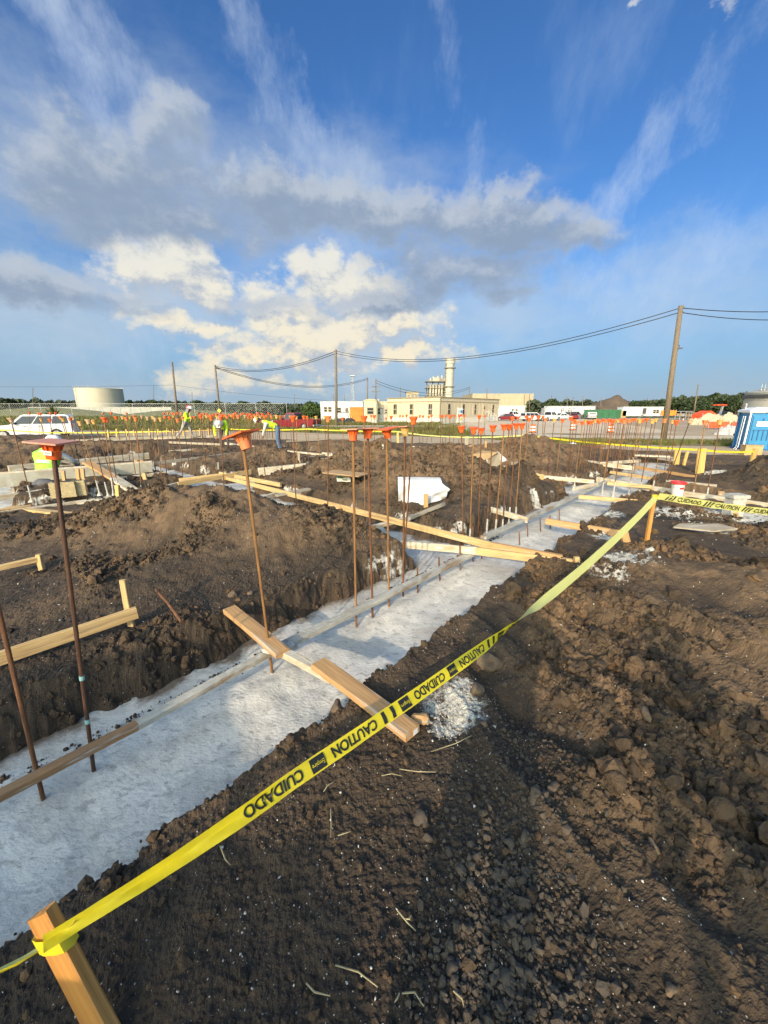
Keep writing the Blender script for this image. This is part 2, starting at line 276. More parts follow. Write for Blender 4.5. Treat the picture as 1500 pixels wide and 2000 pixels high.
class MB:
    """collects shapes; build() links them as one mesh object"""
    def __init__(s): s.v = []; s.f = []; s.mi = []; s.cur = 0
    def add(s, vs, fs):
        n = len(s.v); s.v += [tuple(p) for p in vs]; s.f += [tuple(i+n for i in f) for f in fs]; s.mi += [s.cur]*len(fs); return s
    def box(s, c, d, rz=0, M3=None):
        x, y, z = d[0]/2, d[1]/2, d[2]/2
        vs = [Vector(p) for p in ((-x,-y,-z),(x,-y,-z),(x,y,-z),(-x,y,-z),(-x,-y,z),(x,-y,z),(x,y,z),(-x,y,z))]
        R = M3 if M3 is not None else Matrix.Rotation(rz, 3, 'Z')
        c = Vector(c)
        return s.add([c+R@p for p in vs], [(0,3,2,1),(4,5,6,7),(0,1,5,4),(1,2,6,5),(2,3,7,6),(3,0,4,7)])
    def bar(s, a, b, w, h, upv=(0,0,1), ch=0.0):
        a, b = Vector(a), Vector(b); t = (b-a).normalized(); sd = t.cross(Vector(upv))
        if sd.length < 1e-4: sd = t.cross(Vector((1,0,0)))
        sd.normalize(); u = sd.cross(t)
        if ch: pr = [(-w/2+ch,-h/2),(w/2-ch,-h/2),(w/2,-h/2+ch),(w/2,h/2-ch),(w/2-ch,h/2),(-w/2+ch,h/2),(-w/2,h/2-ch),(-w/2,-h/2+ch)]
        else: pr = [(-w/2,-h/2),(w/2,-h/2),(w/2,h/2),(-w/2,h/2)]
        n = len(pr)
        vs = [p+sd*x+u*y for p in (a, b) for x, y in pr]
        return s.add(vs, [tuple(range(n-1,-1,-1)), tuple(range(n,2*n))]+[(i,(i+1)%n,n+(i+1)%n,n+i) for i in range(n)])
    def tube(s, pts, r, n=8, cap=True):
        pts = [Vector(p) for p in pts]; rs = r if isinstance(r, (list, tuple)) else [r]*len(pts)
        vs = []
        for i, p in enumerate(pts):
            t = (pts[min(i+1,len(pts)-1)]-pts[max(i-1,0)]).normalized()
            ref = Vector((0,0,1)) if abs(t.z) < .9 else Vector((1,0,0))
            a = t.cross(ref).normalized(); b = t.cross(a)
            for k in range(n):
                g = 2*math.pi*k/n; vs.append(p+(a*math.cos(g)+b*math.sin(g))*rs[i])
        fs = [(i*n+k, i*n+(k+1)%n, (i+1)*n+(k+1)%n, (i+1)*n+k) for i in range(len(pts)-1) for k in range(n)]
        if cap: fs += [tuple(range(n)), tuple((len(pts)-1)*n+k for k in reversed(range(n)))]
        return s.add(vs, fs)
    def lathe(s, prof, n=16, c=(0,0,0), axis='Z'):
        vs = []
        for r, z in prof:
            for k in range(n):
                g = 2*math.pi*k/n; p = (r*math.cos(g), r*math.sin(g), z)
                if axis == 'Y': p = (p[0], p[2], p[1])
                if axis == 'X': p = (p[2], p[0], p[1])
                vs.append((p[0]+c[0], p[1]+c[1], p[2]+c[2]))
        m = len(prof)
        fs = [(i*n+k, i*n+(k+1)%n, (i+1)*n+(k+1)%n, (i+1)*n+k) for i in range(m-1) for k in range(n)]
        fs += [tuple(reversed(range(n))), tuple((m-1)*n+k for k in range(n))]
        return s.add(vs, fs)
    def prism(s, poly, lo, hi, plane='XY'):
        n = len(poly)
        def P(a, b, c): return (a,b,c) if plane == 'XY' else ((a,c,b) if plane == 'XZ' else (c,a,b))
        vs = [P(x,y,lo) for x,y in poly]+[P(x,y,hi) for x,y in poly]
        return s.add(vs, [tuple(reversed(range(n))), tuple(range(n,2*n))]+[(i,(i+1)%n,n+(i+1)%n,n+i) for i in range(n)])
    def blob(s, c, r, seed=0, sub=2, sq=(1,1,1), amp=.22):
        bm = bmesh.new(); bmesh.ops.create_icosphere(bm, subdivisions=sub, radius=1)
        rr = random.Random(seed); ks = [(Vector((rr.gauss(0,1),rr.gauss(0,1),rr.gauss(0,1))).normalized(), rr.uniform(.5,1)) for _ in range(7 if sub < 3 else 15)]
        vs = []
        for v in bm.verts:
            k = 1.0
            for d, w in ks:
                q = v.co.dot(d)
                if q > .62: k -= (q-.62)*w*amp*2.6
            if sub >= 3: k += rr.uniform(-.028, .028)
            vs.append((c[0]+v.co.x*k*r*sq[0], c[1]+v.co.y*k*r*sq[1], c[2]+v.co.z*k*r*sq[2]))
        s.add(vs, [tuple(v.index for v in f.verts) for f in bm.faces]); bm.free(); return s
    def mesh(s, name, mats, smooth=False, off=None):
        me = bpy.data.meshes.new(name)
        vv = [(a-off[0], b-off[1], c-off[2]) for a,b,c in s.v] if off is not None else s.v
        me.from_pydata(vv, [], s.f)
        for m in (mats if isinstance(mats, (list, tuple)) else [mats]): me.materials.append(m)
        if any(s.mi): me.polygons.foreach_set('material_index', s.mi)
        bm = bmesh.new(); bm.from_mesh(me); bmesh.ops.recalc_face_normals(bm, faces=bm.faces); bm.to_mesh(me); bm.free()
        if smooth: me.shade_smooth() if smooth is True else smooth_angle(me, smooth)
        return me
    def build(s, name, mats, parent=None, smooth=False, local=True):
        """local=False: the points are world points and the parent is an unrotated Empty"""
        off = None if (local or parent is None) else parent.location
        o = bpy.data.objects.new(name, s.mesh(name, mats, smooth, off)); C.objects.link(o)
        if parent is not None: o.parent = parent
        return o
def smooth_angle(me, deg):
    bm = bmesh.new(); bm.from_mesh(me); lim = math.radians(deg)
    for f in bm.faces: f.smooth = True
    for e in bm.edges: e.smooth = len(e.link_faces) == 2 and e.calc_face_angle(0) < lim
    bm.to_mesh(me); bm.free()
def tag(o, label=None, cat=None, group=None, kind=None):
    if label: o['label'] = label
    if cat: o['category'] = cat
    if group: o['group'] = group
    if kind: o['kind'] = kind
    return o
def thing(name, label, cat, loc=(0,0,0), rz=0, group=None):
    o = bpy.data.objects.new(name, None); C.objects.link(o); o.empty_display_size = .1
    o.location = loc; o.rotation_euler = (0, 0, rz)
    return tag(o, label, cat, group)
def inst(name, me, parent=None, loc=None, mtx=None):
    o = bpy.data.objects.new(name, me); C.objects.link(o)
    if parent is not None: o.parent = parent
    if loc is not None: o.location = loc
    if mtx is not None: o.matrix_local = mtx
    return o
def copy_tree(o, parent=None):
    c = o.copy(); C.objects.link(c)
    if parent is not None: c.parent = parent
    for ch in o.children: copy_tree(ch, c)
    return c
def np_mesh(name, V, Fq, mats, smooth=False, attrs=None):
    """fast mesh from arrays; Fq is (n, 3) or (n, 4)"""
    me = bpy.data.meshes.new(name); n, k = Fq.shape
    me.vertices.add(len(V)); me.vertices.foreach_set('co', np.ascontiguousarray(V, dtype=np.float32).ravel())
    me.loops.add(n*k); me.loops.foreach_set('vertex_index', np.ascontiguousarray(Fq, dtype=np.int32).ravel())
    me.polygons.add(n); me.polygons.foreach_set('loop_start', np.arange(0, n*k, k, dtype=np.int32))
    me.polygons.foreach_set('use_smooth', np.full(n, bool(smooth)))
    me.update(calc_edges=True)
    for a, arr in (attrs or {}).items():
        at_ = me.attributes.new(a, 'FLOAT', 'POINT'); at_.data.foreach_set('value', np.ascontiguousarray(arr, dtype=np.float32))
    me.materials.append(mats)
    return me

# ------------------------------------------------------------------ noise
def _h(ix, iy, s):
    h = (ix.astype(np.int64)*374761393 + iy.astype(np.int64)*668265263 + s*1274126177) & 0xffffffff
    h = ((h ^ (h >> 13))*1274126177) & 0xffffffff
    return ((h ^ (h >> 16)) & 0xffffff)/float(0xffffff)
def vnoise(x, y, s=0):
    ix, iy = np.floor(x), np.floor(y); fx, fy = x-ix, y-iy
    ux, uy = fx*fx*fx*(fx*(fx*6-15)+10), fy*fy*fy*(fy*(fy*6-15)+10)
    def g(a, b):
        t = _h(ix+a, iy+b, s)*2*math.pi
        return np.cos(t)*(fx-a)+np.sin(t)*(fy-b)
    return ((g(0,0)*(1-ux)+g(1,0)*ux)*(1-uy)+(g(0,1)*(1-ux)+g(1,1)*ux)*uy)*1.5
def fbm(x, y, o=4, s=0, rough=.5):
    t = 0; a = 1.0
    for k in range(o):
        t = t+a*vnoise(x*2**k+k*17.3, y*2**k-k*9.1, s+k); a *= rough
    return t
def worley(x, y, s=0):
    ix, iy = np.floor(x), np.floor(y); best = np.full(x.shape, 9.0); rnd = np.zeros(x.shape)
    for a in (-1, 0, 1):
        for b in (-1, 0, 1):
            jx, jy = ix+a, iy+b
            d = np.hypot(jx+.15+.7*_h(jx, jy, s)-x, jy+.15+.7*_h(jx, jy, s+77)-y)
            m = d < best; best = np.where(m, d, best); rnd = np.where(m, _h(jx, jy, s+191), rnd)
    return best, rnd
def sst(x, a, b):
    t = np.clip((x-a)/(b-a), 0, 1); return t*t*(3-2*t)

def tape_material():
    m = Mt['tape']; t = m.node_tree; b = t.nodes['Principled BSDF']; l = b.inputs['Base Color'].links[0].from_socket
    g = t.nodes.new('ShaderNodeNewGeometry'); mx = t.nodes.new('ShaderNodeMix'); mx.data_type = 'RGBA'
    t.links.new(g.outputs['Backfacing'], mx.inputs[0]); t.links.new(l, mx.inputs[6]); mx.inputs[7].default_value = (.62, .62, .22, 1)   # sheen painted into the back: its colour is paler than the front
    t.links.new(mx.outputs[2], b.inputs['Base Color'])
tape_material()
# ------------------------------------------------------------------ the raised dirt pad: heights
Z_OUT, Z_CON = -.70, -.30
AX = np.array([.680, .733]); AN = np.array([-.733, .680])       # along the main footing and to its left
# trenches: polyline, left/right half widths
TR = [([(-6.5, -3.9), (-.25, 3.02), (9.6, 13.7)], .50, .66),
      ([(-9.5, 14.1), (-4.0, 9.2), (-.5, 5.95), (.9, 4.7)], .46, .46),
      ([(-8.6, 4.6), (-6.0, 7.0), (-3.6, 9.7), (1.5, 15.2)], .62, .50),
      ([(-5.0, 18.2), (0, 13.4), (5.0, 8.8)], .42, .42),
      ([(4.6, 9.0), (6.4, 7.45), (7.6, 5.9)], .75, .55),
      ([(-14, 8), (-10.2, 12.4), (-4.2, 18.4)], .45, .45),
      ([(-10.5, 10.2), (-7.0, 6.2)], .5, .5)]
#        x     y     h    rx   ry   rot
MOUNDS = [(-2.75, 5.15, .45, 1.15, .80, 0), (-3.4, 4.9, .14, .8, .6, 0), (-1.75, 4.75, .36, .9, .62, -30), (-1.05, 4.25, .20, .8, .5, 40), (-.55, 4.75, .18, .5, .5, 0),
          (-4.6, 5.0, .06, 1.2, .8, 0), (-2.2, 3.55, .12, 1.2, .6, 40), (-.1, 4.25, .12, .35, .35, 0),
          (-.2, 9.3, .60, 1.2, .95, 0), (1.25, 8.4, .74, 1.1, 1.15, 0), (2.0, 7.2, .30, .8, .8, 0), (.4, 7.6, .25, 1.2, .6, 0), (-1.6, 9.4, .25, 1.2, .8, 0),
          (4.4, 12.0, .62, 1.3, 1.0, 0), (3.0, 12.6, .35, 1.2, .9, 0), (5.4, 12.6, .35, 1.0, .8, 0), (2.95, 8.15, .42, .45, .5, 0),
          (9.7, 8.6, .86, 1.15, .95, 0), (11.2, 9.0, .7, 1.5, 1.3, 0), (9.9, 7.3, .25, 1.1, .7, 0), (8.3, 8.5, .22, .5, .5, 0),
          (-13.2, 15.0, .42, 3.0, 1.0, 10), (-9.6, 14.6, .46, 1.9, .9, 0), (-7.1, 15.2, .60, .85, .7, 0), (-11.6, 12.6, .32, 2.2, .7, 15), (-8.2, 13.2, .34, 1.4, .7, 0),
          (-5.7, 11.3, .32, 1.1, .7, 0), (-4.0, 12.3, .42, 1.2, .8, 0), (-7.2, 10.6, .2, 1.0, .6, 0), (-2.3, 11.7, .25, 1.3, .7, 0),
          (-2.0, 17.2, .30, 3.2, 1.0, 0), (-.1, 15.2, .46, .7, .6, 0), (2.2, 15.6, .22, 2.2, .8, 0), (6.3, 15.2, .32, 2.2, .8, 0), (9.2, 13.2, .2, 1.3, .7, 0), (-17.5, 17.5, .45, 2.6, 1.1, 0),
          (2.9, 3.9, .07, .9, .5, 0), (3.3, 3.2, .15, .9, .35, -25), (2.55, 2.5, .13, .8, .25, -30), (2.35, 1.95, .14, .7, .28, -40), (1.45, 1.65, .10, .7, .17, -40), (1.0, 1.3, .06, .22, .3, 0), (3.6, 2.3, .2, .8, .5, 0), (.72, 1.95, .05, .14, .13, 0), (1.6, 2.75, .05, .5, .3, 0)]
def polydist(x, y, pts):
    """distance to a polyline and the side (left positive)"""
    best = np.full(x.shape, 1e9); side = np.zeros(x.shape)
    for (ax, ay), (bx, by) in zip(pts[:-1], pts[1:]):
        dx, dy = bx-ax, by-ay; L2 = dx*dx+dy*dy
        t = np.clip(((x-ax)*dx+(y-ay)*dy)/L2, 0, 1)
        d = np.hypot(x-ax-t*dx, y-ay-t*dy); m = d < best
        best = np.where(m, d, best); side = np.where(m, np.sign(dx*(y-ay)-dy*(x-ax)), side)
    return best, side
def clods(x, y, size, amt, s, keep=.0):
    d, r = worley(x/size, y/size, s)
    k = np.clip(1-(d/.62)**2, 0, 1)**.6
    return k*size*amt*np.where(r > keep, (.4+.9*r), 0)
def edge_y(x): return np.where(x < 0, 21.3-.27*x, 21.3-.42*x)
def terrain(x, y, fine=True):
    wx = x+.10*fbm(x*2.2, y*2.2, 3, 3); wy = y+.10*fbm(x*2.2, y*2.2, 3, 8)
    z = .030*fbm(x*.7, y*.7, 4, 1)
    m = np.zeros(x.shape)
    for (cx, cy, h, rx, ry, ro) in MOUNDS:
        c, s = math.cos(math.radians(ro)), math.sin(math.radians(ro))
        dx, dy = wx-cx, wy-cy
        q = ((dx*c+dy*s)/rx)**2+((-dx*s+dy*c)/ry)**2
        m = m+h*np.exp(-q*1.1)
    r = np.hypot(x, y)
    near = sst(r, 6.5, 2.2)                                     # 1 close by
    right = sst(x+.25*y, .55, 1.3)*near*sst(y, .3, .9)
    ru = (x*.93+y*.36); rv = (-x*.36+y*.93)
    ruts = 1-2.2*np.abs(fbm(ru/.55, rv/2.2, 3, 31))
    m = m+right*(.085*ruts-.01)
    m = m*(1+.22*fbm(x*1.6, y*1.6, 4, 5))
    loose = sst(fbm(x*.9, y*.9, 3, 13)+.12*right+1.1*np.clip(m, 0, .5)-.55*near*(1-right), -.15, .5)
    # trenches
    cut = np.zeros(x.shape); lip = np.full(x.shape, 9.0)
    for i, (pts, hl, hr) in enumerate(TR):
        d, sd = polydist(x, y, pts)
        hw = np.where(sd > 0, hl, hr)
        e = d-hw+.085*fbm(x*1.9, y*1.9, 4, 40+i)+.03*fbm(x*7, y*7, 3, 60+i)
        lip = np.minimum(lip, e); cut = np.maximum(cut, np.clip((.17-e)/.22, 0, 1))
    m = m*sst(lip, -.02, .55)
    z = z+m
    # crumbly surface
    z = z+(.010+.016*loose)*fbm(x*4.5, y*4.5, 6, 9, .6)+(.008+.026*loose)*(np.abs(fbm(x*3.1, y*3.1, 6, 19, .62))-.25)
    if fine:
        lo2 = .12+.88*loose
        z = z+lo2*clods(x+.03*fbm(x*9,y*9,3,2), y+.03*fbm(x*9,y*9,3,4), .13, .17, 21, .5)*sst(r, 40, 8)
        z = z+lo2*clods(x+.012*fbm(x*22,y*22,2,6), y+.012*fbm(x*22,y*22,2,7), .055, .30, 22, .4)*sst(r, 18, 6)
        z = z+(.25+.75*loose)*clods(x, y, .027, .42, 23, .3)*sst(r, 7, 2.5)
        z = z+.006*fbm(x*38, y*38, 3, 15, .6)*sst(r, 6, 2)
    lipk = np.exp(-((lip-.10)/.10)**2)
    z = z+.045*lipk*(.6+.8*fbm(x*4, y*4, 3, 71))
    cut = cut**1.25; wall = cut*(1-cut)*4
    z = z*(1-cut)+cut*(-.52)+wall*(.05*fbm(x*6, y*6, 4, 81)+.03*fbm(x*20, y*20, 3, 83))
    ed = y-edge_y(x)+.8*fbm(x*.35, y*.35, 3, 90)
    side = sst(np.abs(x), 24, 27)
    out = np.maximum(sst(ed, -1.5, 1.6), np.maximum(side, sst(y, -14, -17)))
    z = z*(1-out)+out*(-.95)
    return z, loose, lip, m
def ground(x, y):
    return float(terrain(np.array([float(x)]), np.array([float(y)]), False)[0][0])
def G(x, y, dz=0): return Vector((x, y, ground(x, y)+dz))

# ------------------------------------------------------------------ soil, concrete and road materials
def soil_material():
    m = bpy.data.materials.new('damp_soil'); m.use_nodes = True; t = m.node_tree; b = t.nodes['Principled BSDF']
    L = t.links.new
    def N(ty, **k):
        n = t.nodes.new(ty)
        for a, c in k.items(): setattr(n, a, c)
        return n
    g = N('ShaderNodeTexCoord').outputs['Object']
    def noise(sc_, de, ro=.6, off=0):
        mp = N('ShaderNodeMapping'); mp.inputs[1].default_value = (off, off*.7, 0); L(g, mp.inputs[0])
        n = N('ShaderNodeTexNoise'); n.inputs['Scale'].default_value = sc_; n.inputs['Detail'].default_value = de; n.inputs['Roughness'].default_value = ro
        L(mp.outputs[0], n.inputs[0]); return n.outputs[0]
    def rng(s, a, c, d=0, e=1):
        n = N('ShaderNodeMapRange'); n.inputs[1].default_value = a; n.inputs[2].default_value = c; n.inputs[3].default_value = d; n.inputs[4].default_value = e; L(s, n.inputs[0]); return n.outputs[0]
    def mix(f, a, c):
        n = N('ShaderNodeMix', data_type='RGBA')
        for i, q in ((0, f), (6, a), (7, c)):
            if hasattr(q, 'is_output'): L(q, n.inputs[i])
            else: n.inputs[i].default_value = q if not isinstance(q, tuple) else (*q, 1)
        return n.outputs[2]
    def mth(op, a, c):
        n = N('ShaderNodeMath', operation=op, use_clamp=True)
        for i, q in enumerate((a, c)):
            if hasattr(q, 'is_output'): L(q, n.inputs[i])
            else: n.inputs[i].default_value = q
        return n.outputs[0]
    def attr(nm):
        n = N('ShaderNodeAttribute'); n.attribute_name = nm; return n.outputs['Fac']
    dry = attr('dry'); spill = attr('spill')
    c = mix(rng(noise(1.3, 8), .35, .65), (.104, .073, .048), (.054, .041, .031))
    c = mix(mth('MULTIPLY', dry, rng(noise(2.3, 7, .65, 5), .3, .65)), c, (.215, .138, .078))
    c = mix(rng(noise(9, 8, .7, 3), .48, .70, 0, .75), c, (.031, .026, .021))
    c = mix(attr('damp'), c, (.036, .030, .024))
    c = mix(rng(noise(60, 3, .6, 8), .55, .72, 0, .45), c, (.19, .125, .07))
    # shell flecks
    vo = N('ShaderNodeTexVoronoi'); vo.inputs['Scale'].default_value = 34; L(g, vo.inputs[0])
    sel = N('ShaderNodeSeparateColor'); L(vo.outputs['Color'], sel.inputs[0])
    fl = mth('MULTIPLY', mth('LESS_THAN', vo.outputs['Distance'], .10), mth('GREATER_THAN', sel.outputs[0], .80))
    c = mix(fl, c, (.50, .45, .36))
    sp_ = mth('MULTIPLY', spill, rng(noise(11, 8, .75, 2), .38, .60))
    c = mix(rng(sp_, .12, .35), c, (.56, .54, .48))
    L(c, b.inputs['Base Color'])
    b.inputs['Roughness'].default_value = .92; b.inputs['Specular IOR Level'].default_value = .25
    bp = N('ShaderNodeBump'); bp.inputs['Strength'].default_value = .9; bp.inputs['Distance'].default_value = .015
    ad = N('ShaderNodeMath', operation='ADD'); L(noise(70, 8, .7), ad.inputs[0]); L(noise(19, 6, .65, 4), ad.inputs[1])
    L(ad.outputs[0], bp.inputs['Height']); L(bp.outputs[0], b.inputs['Normal'])
    return m
Mt['soil'] = soil_material()
Mt['clod'] = mat('soil_clod', (.108, .073, .045), .95, second=(.036, .028, .021), scale=3.2, bump=.7, bscale=60, spots=[(1.1, .52, (.19, .115, .06), .7)], spec=.2)
Mt['concrete'] = mat('fresh_concrete', (.72, .69, .62), .85, second=(.52, .50, .45), scale=2.6, bump=.35, bscale=55, detail=10, mul=(.7, 1.15, 1), rot=-math.atan2(.733, .680),
                     spots=[(4.2, .50, (.40, .39, .36), .55), (20, .545, (.27, .265, .24), .6), (2.6, .58, (.50, .45, .37), .5), (70, .60, (.24, .23, .20), .6)])
def polar(rs, th, fn):
    R, T = np.meshgrid(rs, th, indexing='ij')
    X, Y = R*np.sin(T), R*np.cos(T)
    nr, nt = R.shape
    idx = np.arange(nr*nt).reshape(nr, nt)
    nx = np.roll(idx, -1, axis=1)
    Fq = np.stack([idx[:-1].ravel(), idx[1:].ravel(), nx[1:].ravel(), nx[:-1].ravel()], 1)
    return X.ravel(), Y.ravel(), Fq
rs = np.concatenate([np.linspace(.02, .38, 6), np.exp(np.linspace(math.log(.40), math.log(40), 880))])
th = np.concatenate([np.radians(np.linspace(-63, 63, 640)), np.radians(np.linspace(65, 295, 70))])
X, Y, Fq = polar(rs, th, None)
Zt, LOOSE, LIP, MM = terrain(X, Y)
spill = np.zeros(X.shape)
for (u, v, r0) in [(888, 1375, .145), (905, 1345, .08), (870, 1415, .06), (1225, 1105, .22), (1190, 1130, .15), (1250, 1080, .14), (1130, 1020, .15), (1190, 1000, .2), (1180, 1045, .15), (1240, 1355, .05), (1320, 1000, .28), (1450, 1005, .45), (1380, 1030, .25), (1150, 985, .3), (1398, 925, .22), (800, 1085, .25), (1045, 960, .14)]:
    q = at(u, v, .02)
    spill = np.maximum(spill, np.exp(-(((X-q.x)**2+(Y-q.y)**2)/r0**2)))
spill = np.maximum(spill, .7*np.exp(-((LIP-.10)/.03)**2)*sst(fbm(X*1.3, Y*1.3, 3, 55), .05, .5)*sst(np.hypot(X, Y), 2.5, 4))
damp = np.zeros(X.shape)
for (cx, cy, r0, a) in [(9.4, 8.3, 1.9, 1.1), (11.2, 8.6, 2.2, 1.1), (1.9, 3.0, .5, .4), (.7, 1.3, .35, .4), (.5, .75, .6, .4), (2.95, 8.15, .6, .8), (1.2, 2.2, .4, .3), (-1.8, 3.3, .9, .35)]:
    damp = np.maximum(damp, a*np.exp(-((X-cx)**2+(Y-cy)**2)/r0**2))
damp = np.clip(damp*(1+.9*fbm(X*2.1, Y*2.1, 4, 66)), 0, .9)
LIT_RIDGE = sst(X+.25*Y, .55, 1.3)*sst(np.hypot(X, Y), 6.5, 2.2)*sst(MM, -.01, .075)  # sunlit tan painted on the right-hand rut ridges
dry = np.clip(.9*LIT_RIDGE+sst(MM, .02, .35)*.9+.5*sst(fbm(X*.8, Y*.8, 3, 77), -.1, .5)+.35*sst(np.hypot(X, Y), 5, 12), 0, 1)  # dry tone of high ground plus the painted sunlit ridges
me = np_mesh('dirt_ground', np.stack([X, Y, Zt], 1), Fq, Mt['soil'], False, {'dry': dry, 'spill': spill, 'damp': damp})
o = bpy.data.objects.new('dirt_ground', me); C.objects.link(o); tag(o, kind='structure')
# the poured footing: one level sheet of concrete, showing wherever a trench is open
rs2 = np.exp(np.linspace(math.log(.3), math.log(21), 300)); th2 = np.concatenate([np.radians(np.linspace(-64, 64, 330)), np.radians(np.linspace(66, 294, 30))])
X2, Y2, F2 = polar(rs2, th2, None)
d1, _ = polydist(X2, Y2, TR[0][0])
Z2 = Z_CON+.016*fbm(X2*1.3, Y2*1.3, 4, 101)+.006*fbm(X2*6, Y2*6, 4, 103, .6)+.0015*fbm(X2*25, Y2*25, 3, 105, .6)+.05*np.exp(-((d1-.06)/.13)**2)
me = np_mesh('concrete_footing', np.stack([X2, Y2, Z2], 1), F2, Mt['concrete'], True)
o = bpy.data.objects.new('concrete_footing', me); C.objects.link(o); tag(o, kind='structure')
_, _, lip2, _ = terrain(X2, Y2, False)
sm = me.attributes.new('smear', 'FLOAT', 'POINT'); sm.data.foreach_set('value', np.clip(np.exp(-np.clip(-lip2, 0, 9)/.09)*(1+1.2*fbm(X2*3, Y2*3, 4, 120))*.9, 0, 1).astype(np.float32))

def smear_soil(m):                                       # soil trodden and fallen on to the concrete along its edges
    t = m.node_tree; b = t.nodes['Principled BSDF']; l = b.inputs['Base Color'].links[0].from_socket
    a = t.nodes.new('ShaderNodeAttribute'); a.attribute_name = 'smear'
    n = t.nodes.new('ShaderNodeTexNoise'); n.inputs['Scale'].default_value = 26; n.inputs['Detail'].default_value = 7; n.inputs['Roughness'].default_value = .7
    tcn = t.nodes.new('ShaderNodeTexCoord'); t.links.new(tcn.outputs['Object'], n.inputs[0])
    k = t.nodes.new('ShaderNodeMath'); k.operation = 'MULTIPLY_ADD'; t.links.new(n.outputs[0], k.inputs[0]); k.inputs[1].default_value = 1.6; k.inputs[2].default_value = -1.25
    k2 = t.nodes.new('ShaderNodeMath'); k2.operation = 'MULTIPLY_ADD'; k2.use_clamp = True; t.links.new(a.outputs['Fac'], k2.inputs[0]); k2.inputs[1].default_value = 1.5; t.links.new(k.outputs[0], k2.inputs[2])
    mx = t.nodes.new('ShaderNodeMix'); mx.data_type = 'RGBA'; t.links.new(k2.outputs[0], mx.inputs[0]); t.links.new(l, mx.inputs[6]); mx.inputs[7].default_value = (.16, .12, .085, 1); t.links.new(mx.outputs[2], b.inputs['Base Color'])
smear_soil(Mt['concrete'])

# ------------------------------------------------------------------ land outside the pad
def sheet(name, pts, z, m, kind='structure', sub=0, jag=0.0):
    """a ground sheet from its outline, edges roughened"""
    P = []
    n = len(pts)
    for i in range(n):
        a, b = Vector(pts[i]).to_2d(), Vector(pts[(i+1)%n]).to_2d(); k = max(1, int((b-a).length/1.2)) if jag else 1
        for j in range(min(k, 120)):
            q = a.lerp(b, j/min(k, 120))
            P.append((q.x+random.uniform(-jag, jag), q.y+random.uniform(-jag, jag), z))
    bm = bmesh.new(); f = bm.faces.new([bm.verts.new(p) for p in P]); bm.normal_update()
    if f.normal.z < 0: f.normal_flip()
    bmesh.ops.triangulate(bm, faces=bm.faces[:])
    me = bpy.data.meshes.new(name); bm.to_mesh(me); bm.free(); me.materials.append(m)
    o = bpy.data.objects.new(name, me); C.objects.link(o); return tag(o, kind=kind)
Mt['field'] = mat('field_grass', (.105, .125, .040), .95, second=(.15, .135, .06), scale=.25, detail=9, spots=[(.6, .56, (.07, .09, .03), .7), (.12, .60, (.19, .155, .08), .6)])
Mt['verge'] = mat('verge_grass', (.11, .13, .04), .95, second=(.19, .155, .075), scale=.9, detail=9, bump=.5)
Mt['sand'] = mat('sandy_road', (.50, .38, .25), .95, second=(.38, .28, .175), scale=.5, detail=9, mul=(.4, 1.4, 1), bump=.4, bscale=6, spots=[(.35, .58, (.38, .31, .21), .6)])
Mt['gravel'] = mat('pale_gravel_road', (.60, .50, .37), .95, second=(.48, .39, .28), scale=.5, detail=9, mul=(.4, 1.4, 1))
Mt['lot'] = mat('parking_lot_shell', (.62, .50, .36), .95, second=(.50, .39, .27), scale=.2, detail=9, mul=(.5, 1.3, 1))
Mt['brown_yard'] = mat('brown_yard_soil', (.33, .235, .15), .95, second=(.44, .34, .22), scale=.22, detail=9, mul=(.35, 1.3, 1))
sheet('ground', [(-4000, -4000), (4000, -4000), (4000, 4000), (-4000, 4000)], Z_OUT, Mt['field'])
sheet('dirt_road', [(-34, 30), (-9, 26), (4, 20), (14, 14), (60, 8), (60, 27), (32, 25), (14, 26), (8, 31), (-4, 40), (-20, 43), (-60, 46), (-60, 33)], Z_OUT+.015, Mt['sand'], jag=.3)
sheet('brown_yard', [(17, 33), (70, 29), (160, 60), (150, 110), (60, 112), (28, 62)], Z_OUT+.012, Mt['brown_yard'], jag=.4)
sheet('parking_lot', [(4, 40), (13, 38), (30, 40), (44, 78), (60, 120), (20, 130), (13, 66), (8, 58)], Z_OUT+.024, Mt['lot'], jag=.3)
sheet('gravel_road', [(8, 36.5), (18, 31.5), (60, 27), (90, 27), (90, 32), (60, 31.5), (19, 35.5), (10, 40.5)], Z_OUT+.034, Mt['gravel'], jag=.15)
sheet('pale_road', [(-140, 62), (-44, 56), (-9, 54.5), (6, 54.5), (9, 52), (9, 56.5), (6, 58), (-9, 58.5), (-44, 59.5), (-140, 66)], Z_OUT+.030, Mt['gravel'], jag=.1)
def hill(name, cx, cy, rx, ry, h, m, n=36, seed=0, p=1.6):
    g = np.linspace(-1.25, 1.25, n); A, B = np.meshgrid(g, g, indexing='ij')
    q = np.sqrt(A**2+B**2)+.10*fbm(A*2.5+seed, B*2.5, 4, seed)
    Z = h*np.clip(1-q**p, -.3, 1)*(1+.12*fbm(A*4, B*4+seed, 3, seed+5))
    idx = np.arange(n*n).reshape(n, n)
    Fh = np.stack([idx[:-1,:-1].ravel(), idx[1:,:-1].ravel(), idx[1:,1:].ravel(), idx[:-1,1:].ravel()], 1)
    me = np_mesh(name, np.stack([(cx+A*rx).ravel(), (cy+B*ry).ravel(), (Z_OUT+Z).ravel()], 1), Fh, m, True)
    o = bpy.data.objects.new(name, me); C.objects.link(o); return o
q = pd(1205, 790, 170)
tag(hill('dirt_hill', q.x, 172, 17, 14, 8.3, Mt['hill_soil'], seed=4, p=1.0), kind='structure')
tag(hill('dirt_hill', q.x-16, 176, 20, 12, 3.6, Mt['hill_soil'], seed=9, p=1.1), kind='structure')
